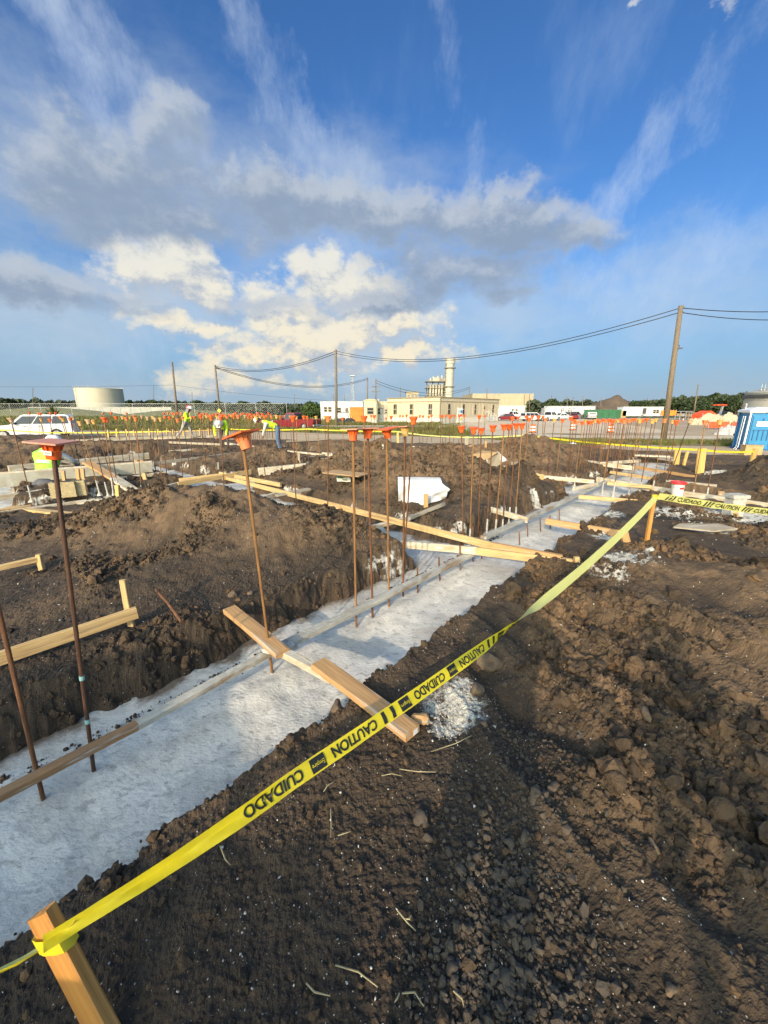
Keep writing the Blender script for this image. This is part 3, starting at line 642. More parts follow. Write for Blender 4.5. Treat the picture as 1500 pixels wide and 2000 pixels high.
q = pd(60, 800, 150); tag(hill('grass_berm', q.x+4, 150, 34, 13, 3.0, Mt['field'], seed=2), kind='structure')
q = pd(360, 800, 150); tag(hill('grass_berm', q.x, 152, 26, 13, 2.3, Mt['field'], seed=6), kind='structure')
# ------------------------------------------------------------------ buildings far off
def box_part(name, c, d, m, root, rz=0): return MB().box(c, d, rz).build(name, m, root)
def win(root, face, s, z0, z1, w, off=0.0, fr='cream_trim', bars=1):
    """a framed window on the wall x=off (face 'x') or y=off (face 'y'), outside towards -"""
    zc, h = (z0+z1)/2, z1-z0; t = .10
    f = MB()
    def bx(mb, a, z, da, dz, dep, o):
        c, d = ((off-o, a, z), (dep, da, dz)) if face == 'x' else ((a, off-o, z), (da, dep, dz))
        mb.box(c, d)
    bx(f, s-w/2-t/2, zc, t, h+2*t, .08, .04); bx(f, s+w/2+t/2, zc, t, h+2*t, .08, .04)
    bx(f, s, z0-t/2, w, t, .08, .04); bx(f, s, z1+t/2, w, t, .08, .04)
    fo = f.build('window', Mt[fr], root)
    p = MB(); bx(p, s, zc, w, h, .03, .02); p.build('pane', Mt['glass'], fo)
    if bars:
        b = MB(); bx(b, s, zc, w, .07, .03, .055)
        if w > 1: bx(b, s, zc, .07, h, .03, .056)
        b.build('glazing_bar', Mt['skirt'], fo)
    return fo
r = thing('modular_office', 'long cream modular office with brown framed slit windows and white skirting', 'building', (9.2, 65.5, Z_OUT), math.radians(48.2))
box_part('wall', (10.7, 5.75, 2.55), (21.4, 11.5, 3.3), Mt['cream'], r)
box_part('skirting', (10.7, 5.75, .45), (21.46, 11.56, .9), Mt['skirt'], r)
box_part('roof', (10.7, 5.75, 4.28), (21.7, 11.8, .12), Mt['cream_trim'], r)
MB().box((-.05, 5.75, 3.62), (.08, 11.5, .10)).box((10.7, -.05, 3.62), (21.4, .08, .10)).build('eaves_band', Mt['cream_trim'], r)
for k in range(9): box_part('panel_batten', (-.025, 1.28*k+.6, 2.4), (.045, .05, 2.3), Mt['tan_trim'], r)
for k in range(17): box_part('panel_batten', (1.28*k+.5, -.025, 2.4), (.05, .045, 2.3), Mt['tan_trim'], r)
box_part('corner_post', (-.03, -.03, 2.5), (.14, .14, 3.3), Mt['cream_trim'], r)
for s in (.165, .51, .835): win(r, 'x', 11.5*s, 1.55, 3.15, .62)
for s in (.127, .35, .548, .879): win(r, 'y', 21.4*s, 1.55, 3.15, .62)
d = box_part('door', (21.4*.708, -.05, 2.05), (1.0, .08, 2.15), Mt['tan_trim'], r)
MB().box((21.4*.708, -.10, 2.65), (.3, .03, .5)).build('pane', Mt['glass'], d)
r = thing('entry_steps', 'grey entry steps with handrails at the cream modular office door', 'stairs', (9.2+.667*15.2, 65.5+.745*15.2, Z_OUT), math.radians(48.2))
for k in range(5): box_part('step', (.2-.0*k, -.9-.32*(4-k), .17+.18*k), (1.4, .3, .06), Mt['grey_metal'], r)
for sx in (-.5, .9):
    m = MB(); m.tube([(sx, -.4, 2.0), (sx, -.8, 2.0), (sx, -2.3, 1.1)], .03, 5)
    for k in range(4): m.tube([(sx, -.6-.55*k, .1), (sx, -.6-.55*k, 2.0-.28*k)], .025, 5)
    m.build('handrail', Mt['white_metal'], r)
r = thing('notice_board', 'tall white board of site notices beside the cream office corner', 'sign', (12.6, 66.2, Z_OUT), math.radians(48.2))
for x in (-.7, .7): box_part('post', (x, 0, 1.3), (.1, .1, 2.6), Mt['stake_pale'], r)
box_part('panel', (0, -.08, 1.45), (1.6, .04, 2.3), Mt['white'], r)
for k in range(6): box_part('notice', (-.4+.8*(k % 2), -.115, .75+.62*(k//2)), (.62, .02, .42), [Mt['white_metal'], Mt['tape'], Mt['grey_print'], Mt['cap'], Mt['white_metal'], Mt['blue_plastic']][k], r)

def trailer(label, u0, u1, vb, vt, depth, m, cat='trailer', rz=0, name='site_trailer', wins=(), door=None, zb=None, arch=0.0, side=None, group=None):
    """box trailer seen end to end between two photo columns, base and top rows"""
    a, b = at(u0, vb, Z_OUT), at(u1, vb, Z_OUT)
    L = (b-a).length; y = (a.y+b.y)/2
    ht = pd((u0+u1)/2, vt, y).z-Z_OUT
    r = thing(name, label, cat, (a.x, a.y, Z_OUT), math.atan2(b.y-a.y, b.x-a.x)+math.radians(rz), group)
    k = .45 if zb is None else zb
    box_part('wall', (L/2, depth/2, (ht+k)/2), (L, depth, ht-k), m, r)
    box_part('roof', (L/2, depth/2, ht+.05), (L+.2, depth+.2, .1), Mt['tan_trim'] if m is Mt['cream'] else Mt['white_metal'], r)
    if zb is None: box_part('skirting', (L/2, depth/2, k/2), (L-.1, depth-.1, k), Mt['skirt'], r)
    if arch:
        n = 9; poly = [(L*i/(n-1), ht+.1+arch*math.sin(math.pi*i/(n-1))) for i in range(n)]
        MB().prism(poly, -.05, depth+.05, 'XZ').build('arched_roof', Mt['tan_trim'], r)
    for s, z0, z1, w in wins: win(r, 'y', s*L, z0*ht, z1*ht, w)
    if door is not None:
        d = box_part('door', (door*L, -.04, k+1.0), (.9, .07, 2.0), Mt['grey_metal'], r); MB().box((door*L+.3, -.09, k+1.0), (.05, .03, .2)).build('handle', Mt['dark_metal'], d)
    return r, L, ht
r, L, ht = trailer('small cream site trailer with arched roof left of the long office', 711, 737, 826, 783, 3.0, Mt['cream'], wins=[(.48, .42, .68, 1.0)], arch=.25)
r, L, ht = trailer('narrow cream annex with door between the arched trailer and long office', 737.5, 756, 825, 785, 3.2, Mt['cream'], wins=[(.28, .42, .68, .8), (.83, .45, .62, .4)], door=.55)
r, L, ht = trailer('long white site trailer behind the utility pole left of the orange container', 627, 709, 822, 785, 3.0, Mt['white_metal'], wins=[(.12, .5, .72, .5), (.22, .5, .72, .5), (.43, .45, .68, .8), (.62, .5, .66, .45)], door=.8)
a, b = at(684, 824, Z_OUT), at(710, 824, Z_OUT); L = (b-a).length
r = thing('shipping_container', 'bright orange ribbed steel container in front of the white trailer', 'container', (a.x, a.y-.5, Z_OUT), 0)
box_part('body', (L/2, 1.3, 1.4), (L, 2.6, 2.6), Mt['orange_steel'], r)
for k in range(9): box_part('rib', (.15+k*(L-.3)/8, -.04, 1.4), (.09, .08, 2.5), Mt['orange_steel'], r)
box_part('roof_rail', (L/2, -.05, 2.72), (L, .12, .12), Mt['orange_steel'], r)
# industrial hall and its flat neighbours
r, L, ht = trailer('huge beige industrial hall with stained flat roof behind the cars', 921, 1039, 806, 769, 40, Mt['hall'], cat='building', name='industrial_hall', zb=0.1)
box_part('base_band', (L/2, -.1, 2.2), (L, .2, 4.2), Mt['hall_grey'], r)
for k in range(14): box_part('siding_seam', (L*(k+.5)/14, -.06, ht*.68), (.25, .1, ht*.55), Mt['hall'], r)
r, L, ht = trailer('white box trailer with side panels parked before the beige hall', 972, 1023, 815, 793, 3, Mt['white_metal'], wins=[(.55, .45, .7, .5), (.7, .45, .7, .5)], door=.85)
def letters(txt, size, m, name, parent=None, mtx=None, ext=.0, align='CENTER', bold=0.0):
    cu = bpy.data.curves.new(name or 'lettering', 'FONT'); cu.body = txt; cu.size = size; cu.extrude = ext; cu.align_x = align; cu.align_y = 'CENTER'; cu.resolution_u = 3; cu.offset = bold
    t = bpy.data.objects.new('tmp', cu); C.objects.link(t); dg = bpy.context.evaluated_depsgraph_get()
    me = bpy.data.meshes.new_from_object(t.evaluated_get(dg)); me.name = name or 'lettering'; bpy.data.objects.remove(t); bpy.data.curves.remove(cu)
    me.materials.clear(); me.materials.append(m)
    if name is None or parent is None and mtx is None: return me
    return inst(name, me, parent, mtx=mtx)
RX = Matrix.Rotation(math.pi/2, 4, 'X')
a, b = at(1068, 818, Z_OUT), at(1160, 818, Z_OUT); L = (b-a).length; y = a.y; ht = pd(1100, 793, y).z-Z_OUT
r = thing('semi_trailer', 'long white semi trailer lettered in dark capitals behind the parked cars', 'trailer', (a.x, y, Z_OUT), 0)
box_part('box_body', (L/2, 1.3, (ht+1.0)/2), (L, 2.6, ht-1.0), Mt['white_metal'], r)
box_part('roof_rail', (L/2, -.03, ht-.05), (L, .1, .14), Mt['grey_metal'], r); box_part('floor_rail', (L/2, -.03, 1.05), (L, .1, .16), Mt['grey_metal'], r)
box_part('refrigeration_unit', (-.35, 1.3, ht*.6), (.7, 2.2, ht*.5), Mt['grey_metal'], r)
for i, ch in enumerate('PIEC'): letters(ch, 1.7, Mt['dark_metal'], 'letter', r, Matrix.Translation((L*(.31+.075*i), -.02, ht*.62)) @ RX, .01)
for x in (1.2, 2.5, L-2.2, L-1.0): MB().lathe([(.2, -.15), (.5, -.15), (.52, 0), (.5, .15), (.2, .15)], 14, (x, .25, .5), 'Y').build('wheel', Mt['rubber'], r)
r, L, ht = trailer('white office trailer with dark doorway and stair right of the dirt hill', 1215, 1293, 816, 795, 3, Mt['white_metal'], wins=[(.78, .45, .72, .6), (.86, .45, .72, .6)], zb=.5)
box_part('doorway', (L*.53, -.03, ht*.62), (1.0, .08, ht*.55), Mt['dark_metal'], r)
m = MB()
for k in range(5): m.box((L*.53-.5-.35*k, -.7, ht*.30-.22*k), (.34, 1.0, .08))
m.bar((L*.53, -1.2, ht*.5), (L*.53-2.2, -1.2, ht*.22), .06, .06); m.build('stair', Mt['grey_metal'], r)
r, L, ht = trailer('small tan plywood hut beside the green screened fence', 1206, 1222, 816, 802, 3, Mt['card'], name='plywood_hut', cat='hut', zb=.02)
# chimney and plant
q = pd(875.5, 800, 200)
r = thing('chimney_stack', 'tall pale metal exhaust chimney rising behind the cream office roof', 'chimney', (q.x, 200, Z_OUT))
hh = pd(875, 700, 200).z-Z_OUT
MB().lathe([(2.15, 0), (2.1, hh*.45), (2.0, hh)], 24).build('flue', Mt['stack'], r, smooth=40)
for z in (hh*.83, hh*.50): MB().lathe([(2.0, z-.2), (2.9, z-.1), (2.9, z+.15), (2.0, z+.3)], 24).build('platform_ring', Mt['steel_frame'], r)
for z in (hh*.2, hh*.34, hh*.64, hh*.74, hh*.92): MB().lathe([(2.0, z), (2.17, z+.02), (2.17, z+.2), (2.0, z+.25)], 24).build('band', Mt['stack'], r)
MB().lathe([(2.0, hh*.9), (2.35, hh*.9+.1), (2.35, hh), (1.7, hh+.05)], 24).build('rim', Mt['stack'], r)
m = MB(); m.tube([(-2.2, -.8, 0), (-2.2, -.8, hh)], .12, 5); m.tube([(-2.2, -.3, 0), (-2.2, -.3, hh)], .12, 5)
for k in range(30): m.tube([(-2.2, -.8, k*hh/30), (-2.2, -.3, k*hh/30)], .06, 4)
m.build('ladder', Mt['steel_frame'], r)
qa, qb = pd(835, 800, 205), pd(870, 800, 205); hb = pd(850, 745, 205).z-Z_OUT
r = thing('boiler_plant', 'rusty boiler house of steel columns and pipes left of the chimney', 'industrial plant', (qa.x, 205, Z_OUT))
Lb = qb.x-qa.x; m = None
for k in range(7): box_part('column', (Lb*k/6, 0, hb/2), (.35, .35, hb), Mt['steel_frame'], r)
for k in range(4): box_part('rear_column', (Lb*k/3, 7, hb/2), (.35, .35, hb), Mt['steel_frame'], r)
box_part('boiler_casing', (Lb*.5, 3.6, hb*.45), (Lb*.9, 5, hb*.9), Mt['hall_grey'], r)
for k in range(5): MB().tube([(Lb*(.12+.16*k), -.6, 1), (Lb*(.12+.16*k), -.6, hb*.9)], .55, 8).build('duct', Mt['stack'], r)
for z in (.55, .80, 1.0):
    box_part('deck', (Lb*.5, 2.5, hb*z), (Lb+2.4, 8, .3), Mt['steel_frame'], r)
    m = MB(); m.bar((-1.2, -1.5, hb*z+1.1), (Lb+1.2, -1.5, hb*z+1.1), .1, .1)
    for k in range(9): m.bar((-1.2+(Lb+2.4)*k/8, -1.5, hb*z), (-1.2+(Lb+2.4)*k/8, -1.5, hb*z+1.1), .1, .1)
    m.build('railing', Mt['steel_frame'], r)
for k, (x, h_) in enumerate([(.15, 1.6), (.3, 2.4), (.42, 1.5), (.55, 2.6), (.68, 1.8), (.8, 3.0), (.9, 1.4)]): MB().lathe([(.5, hb), (.5, hb+h_), (.3, hb+h_+.2)], 8, (Lb*x, 1.5+(k % 3), 0)).build('vent_pipe', Mt['stack'], r)
box_part('silencer', (Lb*.45, 2.5, hb+1.0), (Lb*.35, 3, 1.8), Mt['stack'], r)
q = pd(805, 800, 150); box = thing('roof_plant', 'beige boxy plant housing seen over the cream office roof', 'industrial plant', (q.x, 150, Z_OUT))
hh = pd(805, 766, 150).z-Z_OUT
box_part('housing', (0, 3, hh/2), (4.4, 6, hh), Mt['hall'], box); box_part('lid', (0, 3, hh+.15), (4.9, 6.5, .3), Mt['hall_grey'], box)
for x in (-1.4, 0, 1.4): box_part('louvre', (x, -.05, hh*.8), (.9, .1, hh*.2), Mt['hall_grey'], box)
# tanks
def tank(label, cx, cy, R, z0, z1, m, roof_h, n=64, band=True):
    r = thing('storage_tank', label, 'tank', (cx, cy, z0))
    h = z1-z0
    MB().lathe([(R, 0), (R, h)], n).build('shell', m, r, smooth=30)
    MB().lathe([(R+.1, h), (R+.1, h+.25), (R*.5, h+roof_h*.8), (.3, h+roof_h)], n).build('roof', m, r, smooth=30)
    for k in range(1, 4): MB().lathe([(R, h*k/4), (R+.06, h*k/4), (R+.06, h*k/4+.1), (R, h*k/4+.1)], n).build('shell_seam', m, r)
    return r, h
def round_site(ul, ur, Dc):
    """centre and radius of an upright cylinder whose sides show at two photo columns, Dc metres off"""
    al, ar = [math.atan2(ray(u, 800)[0], ray(u, 800)[1]) for u in (ul, ur)]
    a = (al+ar)/2; return Dc*math.sin(a), Dc*math.cos(a), Dc*math.sin((ar-al)/2)
cx_, cy_, R_ = round_site(151, 246.5, 290.); zt = pd(198, 758, cy_-R_).z
r, h = tank('large cream storage tank behind its concrete bund wall at left', cx_, cy_, R_, Z_OUT, zt, Mt['tank_cream'], .5)
m = MB()
for k in range(16):
    g = math.radians(-128)+k*.012
    m.tube([(R_*math.cos(g)*1.01, R_*math.sin(g)*1.01, h*k/16), (R_*math.cos(g+.012)*1.01, R_*math.sin(g+.012)*1.01, h*(k+1)/16)], .25, 4)
m.build('spiral_stair', Mt['tank_cream'], r)
m = MB()
for k in range(24):
    g = 2*math.pi*k/24; g2 = 2*math.pi*(k+1)/24
    m.bar((R_*math.cos(g), R_*math.sin(g), h), (R_*math.cos(g), R_*math.sin(g), h+1.1), .1, .1)
    m.bar((R_*math.cos(g), R_*math.sin(g), h+1.1), (R_*math.cos(g2), R_*math.sin(g2), h+1.1), .1, .1)
m.build('top_rail', Mt['tank_cream'], r)
qa, qb = pd(55, 795, 165), pd(335, 795, 165)
r = thing('bund_wall', 'low grey concrete bund wall in front of the cream tank', 'wall', (qa.x, 165, Z_OUT)); zt = pd(200, 795, 165).z-Z_OUT
for k in range(14):
    w = (qb.x-qa.x)/14; box_part('wall_panel', (w*(k+.5), 0, zt/2), (w-.12, .5, zt), Mt['conc_wall'], r)
cx_, cy_, R_ = round_site(1448, 1740, 108.); zt = pd(1475, 766, cy_-R_*.3).z
r, h = tank('big grey storage tank with roof railing behind the blue toilet', cx_, cy_, R_, Z_OUT, zt, Mt['tank_grey'], 2.2)
MB().lathe([(R_+.2, h-.9), (R_+.35, h-.85), (R_+.35, h-.3), (R_+.2, h-.25)], 64).build('wind_girder', Mt['dark_metal'], r)
m = MB()
for k in range(12):
    g = math.radians(176+k*4.2); g2 = g+math.radians(4.2); P = lambda a, z: (R_*.98*math.cos(a), R_*.98*math.sin(a), z)
    m.tube([P(g, h), P(g, h+1.6)], .05, 4); m.tube([P(g, h+1.6), P(g2, h+1.6)], .05, 4); m.tube([P(g, h+.8), P(g2, h+.8)], .04, 4)
m.build('guard_rail', Mt['grey_metal'], r)
m = MB()
for s in (-.6, .6): m.tube([(-R_*.93, -R_*.30+s, h), (-R_*.93, -R_*.30+s, h+2.6)], .07, 4)
m.tube([(-R_*.93, -R_*.30-.6, h+2.6), (-R_*.93, -R_*.30+.6, h+2.6)], .07, 4); m.build('ladder_hoop', Mt['grey_metal'], r)

# ------------------------------------------------------------------ poles and wires
TOPS = {}
def pole(key, label, ub, vb, ut, vt, w, y=None, extra=None, group=None):
    b = at(ub, vb, Z_OUT) if y is None else Vector((pd(ub, vb, y).x, y, Z_OUT))
    t = pd(ut, vt, b.y)
    r = thing('utility_pole', label, 'utility pole', b, 0, group)
    MB().tube([(0, 0, -.2), tuple(t-b)], [w*.58, w*.42], 10).build('shaft', Mt['pole'], r, smooth=True)
    TOPS[key] = (b, t)
    ax = (t-b)
    for k in (.985, .955): MB().bar(tuple(ax*k+Vector((-.1, -.0, 0))), tuple(ax*k+Vector((.14, -.18, 0))), .05, .05).build('wire_clamp', Mt['dark_metal'], r)
    return r, ax
r, ax = pole('R', 'thick leaning wooden utility pole at right before the trailers', 1295.5, 862, 1330, 597, .36)
MB().bar(tuple(ax*.70), tuple(ax*.70+Vector((.42, -.1, .03))), .09, .09).build('bracket', Mt['dark_metal'], r)
MB().tube([tuple(ax*.735+Vector((.1, 0, 0))), tuple(ax*.72+Vector((.25, -.05, 0))), tuple(ax*.70+Vector((.15, -.05, -.05))), tuple(ax*.67+Vector((.13, 0, 0)))], .025, 5).build('cable_loop', Mt['dark_metal'], r)
r, ax = pole('M', 'straight wooden utility pole in front of the white trailer', 657, 832, 656, 683, .36)
r, ax = pole('L2', 'leaning utility pole with small yellow and white signs on it', 429.5, 812, 420, 713, .34, y=74)
for dz, s, m_ in ((.21, .55, 'yellow_paint'), (.09, .55, 'white')): MB().box(tuple(ax*dz*1.0+Vector((.05, -.25, 0))), (s, .04, s), M3=Matrix.Rotation(math.radians(45 if m_ == 'yellow_paint' else 0), 3, 'Y')).build('pole_sign', Mt[m_], r)
r, ax = pole('L1', 'bare leaning utility pole right of the cream tank', 345, 806, 336, 707, .34, y=70)
r, ax = pole('B1', 'distant utility pole left of the transformer pole', 717, 812, 718, 737, .34, y=104)
r, ax = pole('B2', 'distant utility pole carrying crossarms and transformer cans', 734, 810, 734, 740, .34, y=108)
for k in (.80, .68): MB().bar(tuple(ax*k+Vector((-1.3, -.2, 0))), tuple(ax*k+Vector((1.3, -.2, 0))), .14, .14).build('crossarm', Mt['pole'], r)
for s in (-.8, .8): MB().lathe([(.28, -.5), (.3, .4), (.15, .5)], 10, tuple(ax*.45+Vector((s, -.3, 0)))).build('transformer', Mt['grey_metal'], r)
for i, (u, vt, y, lab) in enumerate([(64, 757, 200, 'at far left above the white wagon'), (917, 755, 140, 'above the right half of the office roof'), (951, 759, 150, 'above the right end of the office roof'), (1024, 770, 175, 'left of the pair at the hall corner'), (1034, 769, 172, 'right of the pair at the hall corner'),
        (1077, 772, 150, 'above the left end of the semi trailer'), (1108, 774, 160, 'above the lettering of the semi trailer'), (1119.5, 775, 165, 'just right of the semi trailer lettering'), (1138, 774, 160, 'above the right end of the semi trailer'), (1174, 776, 160, 'above the green fence beside the dirt hill'), (1264.5, 777, 150, 'above the white office trailer at right'),
        (300, 752, 240, 'left of the bare leaning pole'), (375, 766, 210, 'between the two leaning poles'), (575, 770, 230, 'above the red pickup'), (651.5, 772, 200, 'just left of the middle pole'), (672.5, 772, 200, 'just right of the middle pole'), (782, 757, 160, 'left of the beige roof plant')]):
    pole('F%d' % i, 'thin far utility pole '+lab, u-.2, 808, u, vt, .30, y=y, group='thin far utility poles')
r, ax = pole('RR', 'slim leaning pole before the dark trees right of the thick pole', 1355.5, 808, 1364, 750, .30, y=100)
# lattice tower
q = pd(690, 800, 190); hh = pd(690, 734, 190).z-Z_OUT
r = thing('lattice_tower', 'slender grey lattice mast behind the white trailer', 'mast', (q.x, 190, Z_OUT))
for (sx, sy) in ((-1, -1), (1, -1), (1, 1), (-1, 1)): MB().bar((sx*1.1, sy*1.1, 0), (sx*.45, sy*.45, hh), .16, .16).build('leg', Mt['grey_metal'], r)
m = MB(); n = 14
for k in range(n):
    for sgn in (1, -1):
        w0, w1 = 1.1-.65*k/n, 1.1-.65*(k+1)/n; m.bar((-sgn*w0, -w0, hh*k/n), (sgn*w1, -w1, hh*(k+1)/n), .07, .07)
m.build('bracing', Mt['grey_metal'], r); box_part('head_frame', (0, 0, hh), (2.2, 2.2, .35), Mt['grey_metal'], r)
def wire(label, a, b, sag, rad=.022, n=26, group=None):
    pts = [a.lerp(b, i/n)-Vector((0, 0, sag*4*(i/n)*(1-i/n))) for i in range(n+1)]
    o = MB().tube(pts, rad, 5, False).build('overhead_wire', Mt['wire']); return tag(o, label, 'wire', group)
def tp(k, f): b, t = TOPS[k]; return b.lerp(t, f)
RW = pd(1560, 607, 30.5); RW2 = pd(1560, 624, 30.5)
wire('upper overhead wire from the thick right pole to the middle pole', tp('R', .985), tp('M', .985), 2.1, .03)
wire('lower overhead wire from the thick right pole to the middle pole', tp('R', .955), tp('M', .955), 2.0, .03)
wire('upper wire running off right from the thick pole top', tp('R', .985), RW, .15, .028)
wire('lower wire running off right from the thick pole top', tp('R', .955), RW2, .2, .028)
wire('upper overhead wire from the middle pole to the signed pole', tp('M', .985), tp('L2', .985), 1.5, .04)
wire('lower overhead wire from the middle pole to the signed pole', tp('M', .955), tp('L2', .955), 1.4, .04)
wire('upper drooping wire from the signed pole to the distant pole', tp('L2', .97), tp('B1', .98), 2.6, .045)
wire('lower drooping wire from the signed pole to the distant pole', tp('L2', .95), tp('B1', .95), 2.6, .045)
wire('upper drooping wire from the transformer pole towards the boiler plant', tp('B2', .96), tp('F1', .98), 2.6, .05)
wire('lower drooping wire from the transformer pole towards the boiler plant', tp('B2', .90), tp('F1', .93), 2.8, .05)
wire('faint far wire crossing the sky left of the leaning pole', pd(-60, 755, 140), pd(336, 752, 140), .3, .035)
wire('faint far wire between the leaning pole and the horizon poles', pd(338, 752, 140), pd(640, 782, 140), .6, .035)

# ------------------------------------------------------------------ fences
def rail_fence(label, a, b, h, step, m, mesh=True, name='chain_link_fence'):
    a, b = Vector(a), Vector(b); L = (b-a).length; n = max(2, int(L/step))
    r = thing(name, label, 'fence', a)
    for k in range(n+1):
        p = (b-a)*(k/n); MB().tube([p, p+Vector((0, 0, h))], .06, 5).build('post', m, r)
    MB().bar((0, 0, h), (b-a)+Vector((0, 0, h)), .07, .07).build('top_rail', m, r)
    if mesh:
        mm = MB(); d = (b-a).normalized(); k = 0
        while k*.6 < L-h:
            for s in (0, 1): mm.bar(d*(k*.6)+Vector((0, 0, h*s)), d*(k*.6+h)+Vector((0, 0, h*(1-s))), .018, .018)
            k += 1
        tag(mm.build('wire_mesh', m, r), kind='stuff')
    return r
qa, qb = pd(-40, 800, 118), pd(560, 800, 118)
rail_fence('grey chain link fence crossing the field before the tank', (qa.x, 118, Z_OUT), (qb.x, 118, Z_OUT), 4.0, 9.0, Mt['grey_metal'])
qa, qb = pd(1140, 816, 100), pd(1212, 816, 100)
r = thing('screen_fence', 'dark green screened fence left of the plywood hut', 'fence', (qa.x, 100, Z_OUT))
for k in range(6): w = (qb.x-qa.x)/6; box_part('screen_panel', (w*(k+.5), 0, 1.25), (w-.06, .06, 2.1), Mt['green_fence'], r); box_part('post', (w*k, .05, 1.2), (.09, .09, 2.4), Mt['dark_metal'], r)

# ------------------------------------------------------------------ trees and plants
def leaf_cloud(cent, rad, n, size, rng, flat=1.0):
    """leaf-sized quads scattered through clumps"""
    P = []
    nc = len(cent)
    ci = rng.integers(0, nc, n); d = rng.normal(size=(n, 3)); d /= np.linalg.norm(d, axis=1, keepdims=True)
    rr = rad[ci][:, None]*(rng.random((n, 1))**.45)
    c = cent[ci]+d*rr*np.array([1, 1, flat])
    a = rng.normal(size=(n, 3)); a /= np.linalg.norm(a, axis=1, keepdims=True)
    b = np.cross(a, rng.normal(size=(n, 3))); b /= np.linalg.norm(b, axis=1, keepdims=True)
    s = size*(.5+rng.random((n, 1)))
    V = np.stack([c-a*s-b*s*.6, c+a*s-b*s*.6, c+a*s+b*s*.6, c-a*s+b*s*.6], 1).reshape(-1, 3)
    return V, np.arange(4*n).reshape(n, 4)
def tree(label, x, y, h, r, m='leaf', seed=0, n=1600, size=.30, name='tree', group=None, low=.25, z0=Z_OUT):
    rng = np.random.default_rng(seed); root = thing(name, label, 'tree', (x, y, z0), 0, group)
    mb = MB(); mb.tube([(0, 0, -.1), (.1*r, 0, h*.3), (0, .1*r, h*.6)], [h*.035, h*.026, h*.012], 7); mb.build('trunk', Mt['trunk'], root)
    nc = 26; cent = rng.normal(size=(nc, 3)); cent /= np.linalg.norm(cent, axis=1, keepdims=True); cent *= rng.random((nc, 1))**.4*.75
    cent = cent*np.array([r, r, h*(1-low)/2])+np.array([0, 0, h*(low+(1-low)/2)])
    for k in range(5): MB().tube([(0, 0, h*(.28+.05*k)), tuple(cent[k])], [h*.014, h*.005], 5).build('limb', Mt['trunk'], root)
    V, Q = leaf_cloud(cent, np.full(nc, r*.36)*(.6+.7*rng.random(nc)), n, size, rng, .8)
    o = bpy.data.objects.new('crown', np_mesh('crown', V, Q, Mt[m])); C.objects.link(o); o.parent = root
    return root
def woods(name, u0, u1, y, prof, n, size, seed, m='leaf_far'):
    """a far wood as one mass with an uneven top, from photo columns and rows of its outline"""
    rng = np.random.default_rng(seed)
    u = rng.uniform(u0, u1, n); k = np.interp(u, [p[0] for p in prof], [p[1] for p in prof])+5*fbm(u*.06, u*0+seed, 4, seed)
    yy = y+rng.random(n)*28
    top = np.array([pd(a, b, y).z for a, b in zip(u, k)]); x = np.array([pd(a, 800, y).x for a in u])*yy/y
    z = Z_OUT+(top-Z_OUT)*(1-rng.random(n)**1.6*.98)
    c = np.stack([x, yy, z], 1); a = rng.normal(size=(n, 3)); a /= np.linalg.norm(a, axis=1, keepdims=True); b = np.cross(a, rng.normal(size=(n, 3))); b /= np.linalg.norm(b, axis=1, keepdims=True)
    s = size*(.5+rng.random((n, 1)))
    V = np.stack([c-a*s-b*s*.6, c+a*s-b*s*.6, c+a*s+b*s*.6, c-a*s+b*s*.6], 1).reshape(-1, 3)
    o = bpy.data.objects.new(name, np_mesh(name, V, np.arange(4*n).reshape(n, 4), Mt[m])); C.objects.link(o); return tag(o, kind='stuff')
woods('far_woods', -120, 700, 260, [(-120, 780), (0, 779), (60, 783), (150, 786), (250, 786), (300, 786), (420, 787), (470, 790), (560, 791), (700, 795)], 15000, 1.0, 3)
woods('far_woods', 330, 640, 170, [(330, 797), (470, 795), (560, 794), (640, 798)], 6000, .6, 5)
woods('far_woods', 1030, 1620, 230, [(1030, 786), (1080, 786), (1110, 785), (1180, 785), (1240, 786), (1290, 783), (1330, 776), (1400, 775), (1450, 770), (1620, 770)], 15000, .9, 4)
for i, (u, vt, y, w, lab) in enumerate([(12, 772, 210, 24, 'dark tree at the far left end of the treeline'), (252, 778, 215, 12, 'small dark tree just right of the cream tank'), (296, 781, 215, 26, 'bushy dark tree in the treeline left of the leaning pole'), (383, 782, 215, 26, 'round dark tree in the treeline between the two leaning poles'),
                                       (472, 781, 215, 18, 'tall tuft of dark tree above the bending workers'), (518, 782, 215, 22, 'loose dark tree in the treeline left of the red pickup'), (1078, 778, 150, 30, 'rounded green tree behind the white semi trailer'),
                                       (1243, 781, 130, 22, 'low dark tree just right of the dirt hill'), (1258, 780, 140, 26, 'round dark tree behind the white office trailer'), (1298, 777, 135, 30, 'dark tree behind the thick leaning utility pole'), (1325, 779, 125, 34, 'broad dark tree right of the thick leaning utility pole'),
                                       (1352, 780, 120, 36, 'dark tree behind the slim leaning pole'), (1378, 776, 118, 34, 'dark tree right of the slim leaning pole'), (1399, 766, 125, 34, 'tallest dark tree left of the grey tank'), (1425, 771, 115, 40, 'dark broad tree third from the grey tank'), (1443, 771, 112, 30, 'dark tree second from the grey tank'), (1462, 772, 122, 34, 'dark tree partly hidden by the grey tank')]):
    q = pd(u, vt, y); h = q.z-Z_OUT
    tree(lab, q.x, y, h, w/F*y*.6, 'leaf', 50+i, 1500, .0023*y, low=.12)
q = at(607, 815, Z_OUT); q = pd(607, 812, 90); tree('bright green roundish bush left of the white trailer', q.x, 90, pd(607, 786, 90).z-Z_OUT, 2.9, 'leaf_bright', 90, 2600, .20, name='bush', low=.0)
q = pd(105, 815, 62)
r = thing('palm_shrub', 'low spiky palm clump behind the white wagon', 'palm', (q.x, 62, Z_OUT)); rng = np.random.default_rng(5)
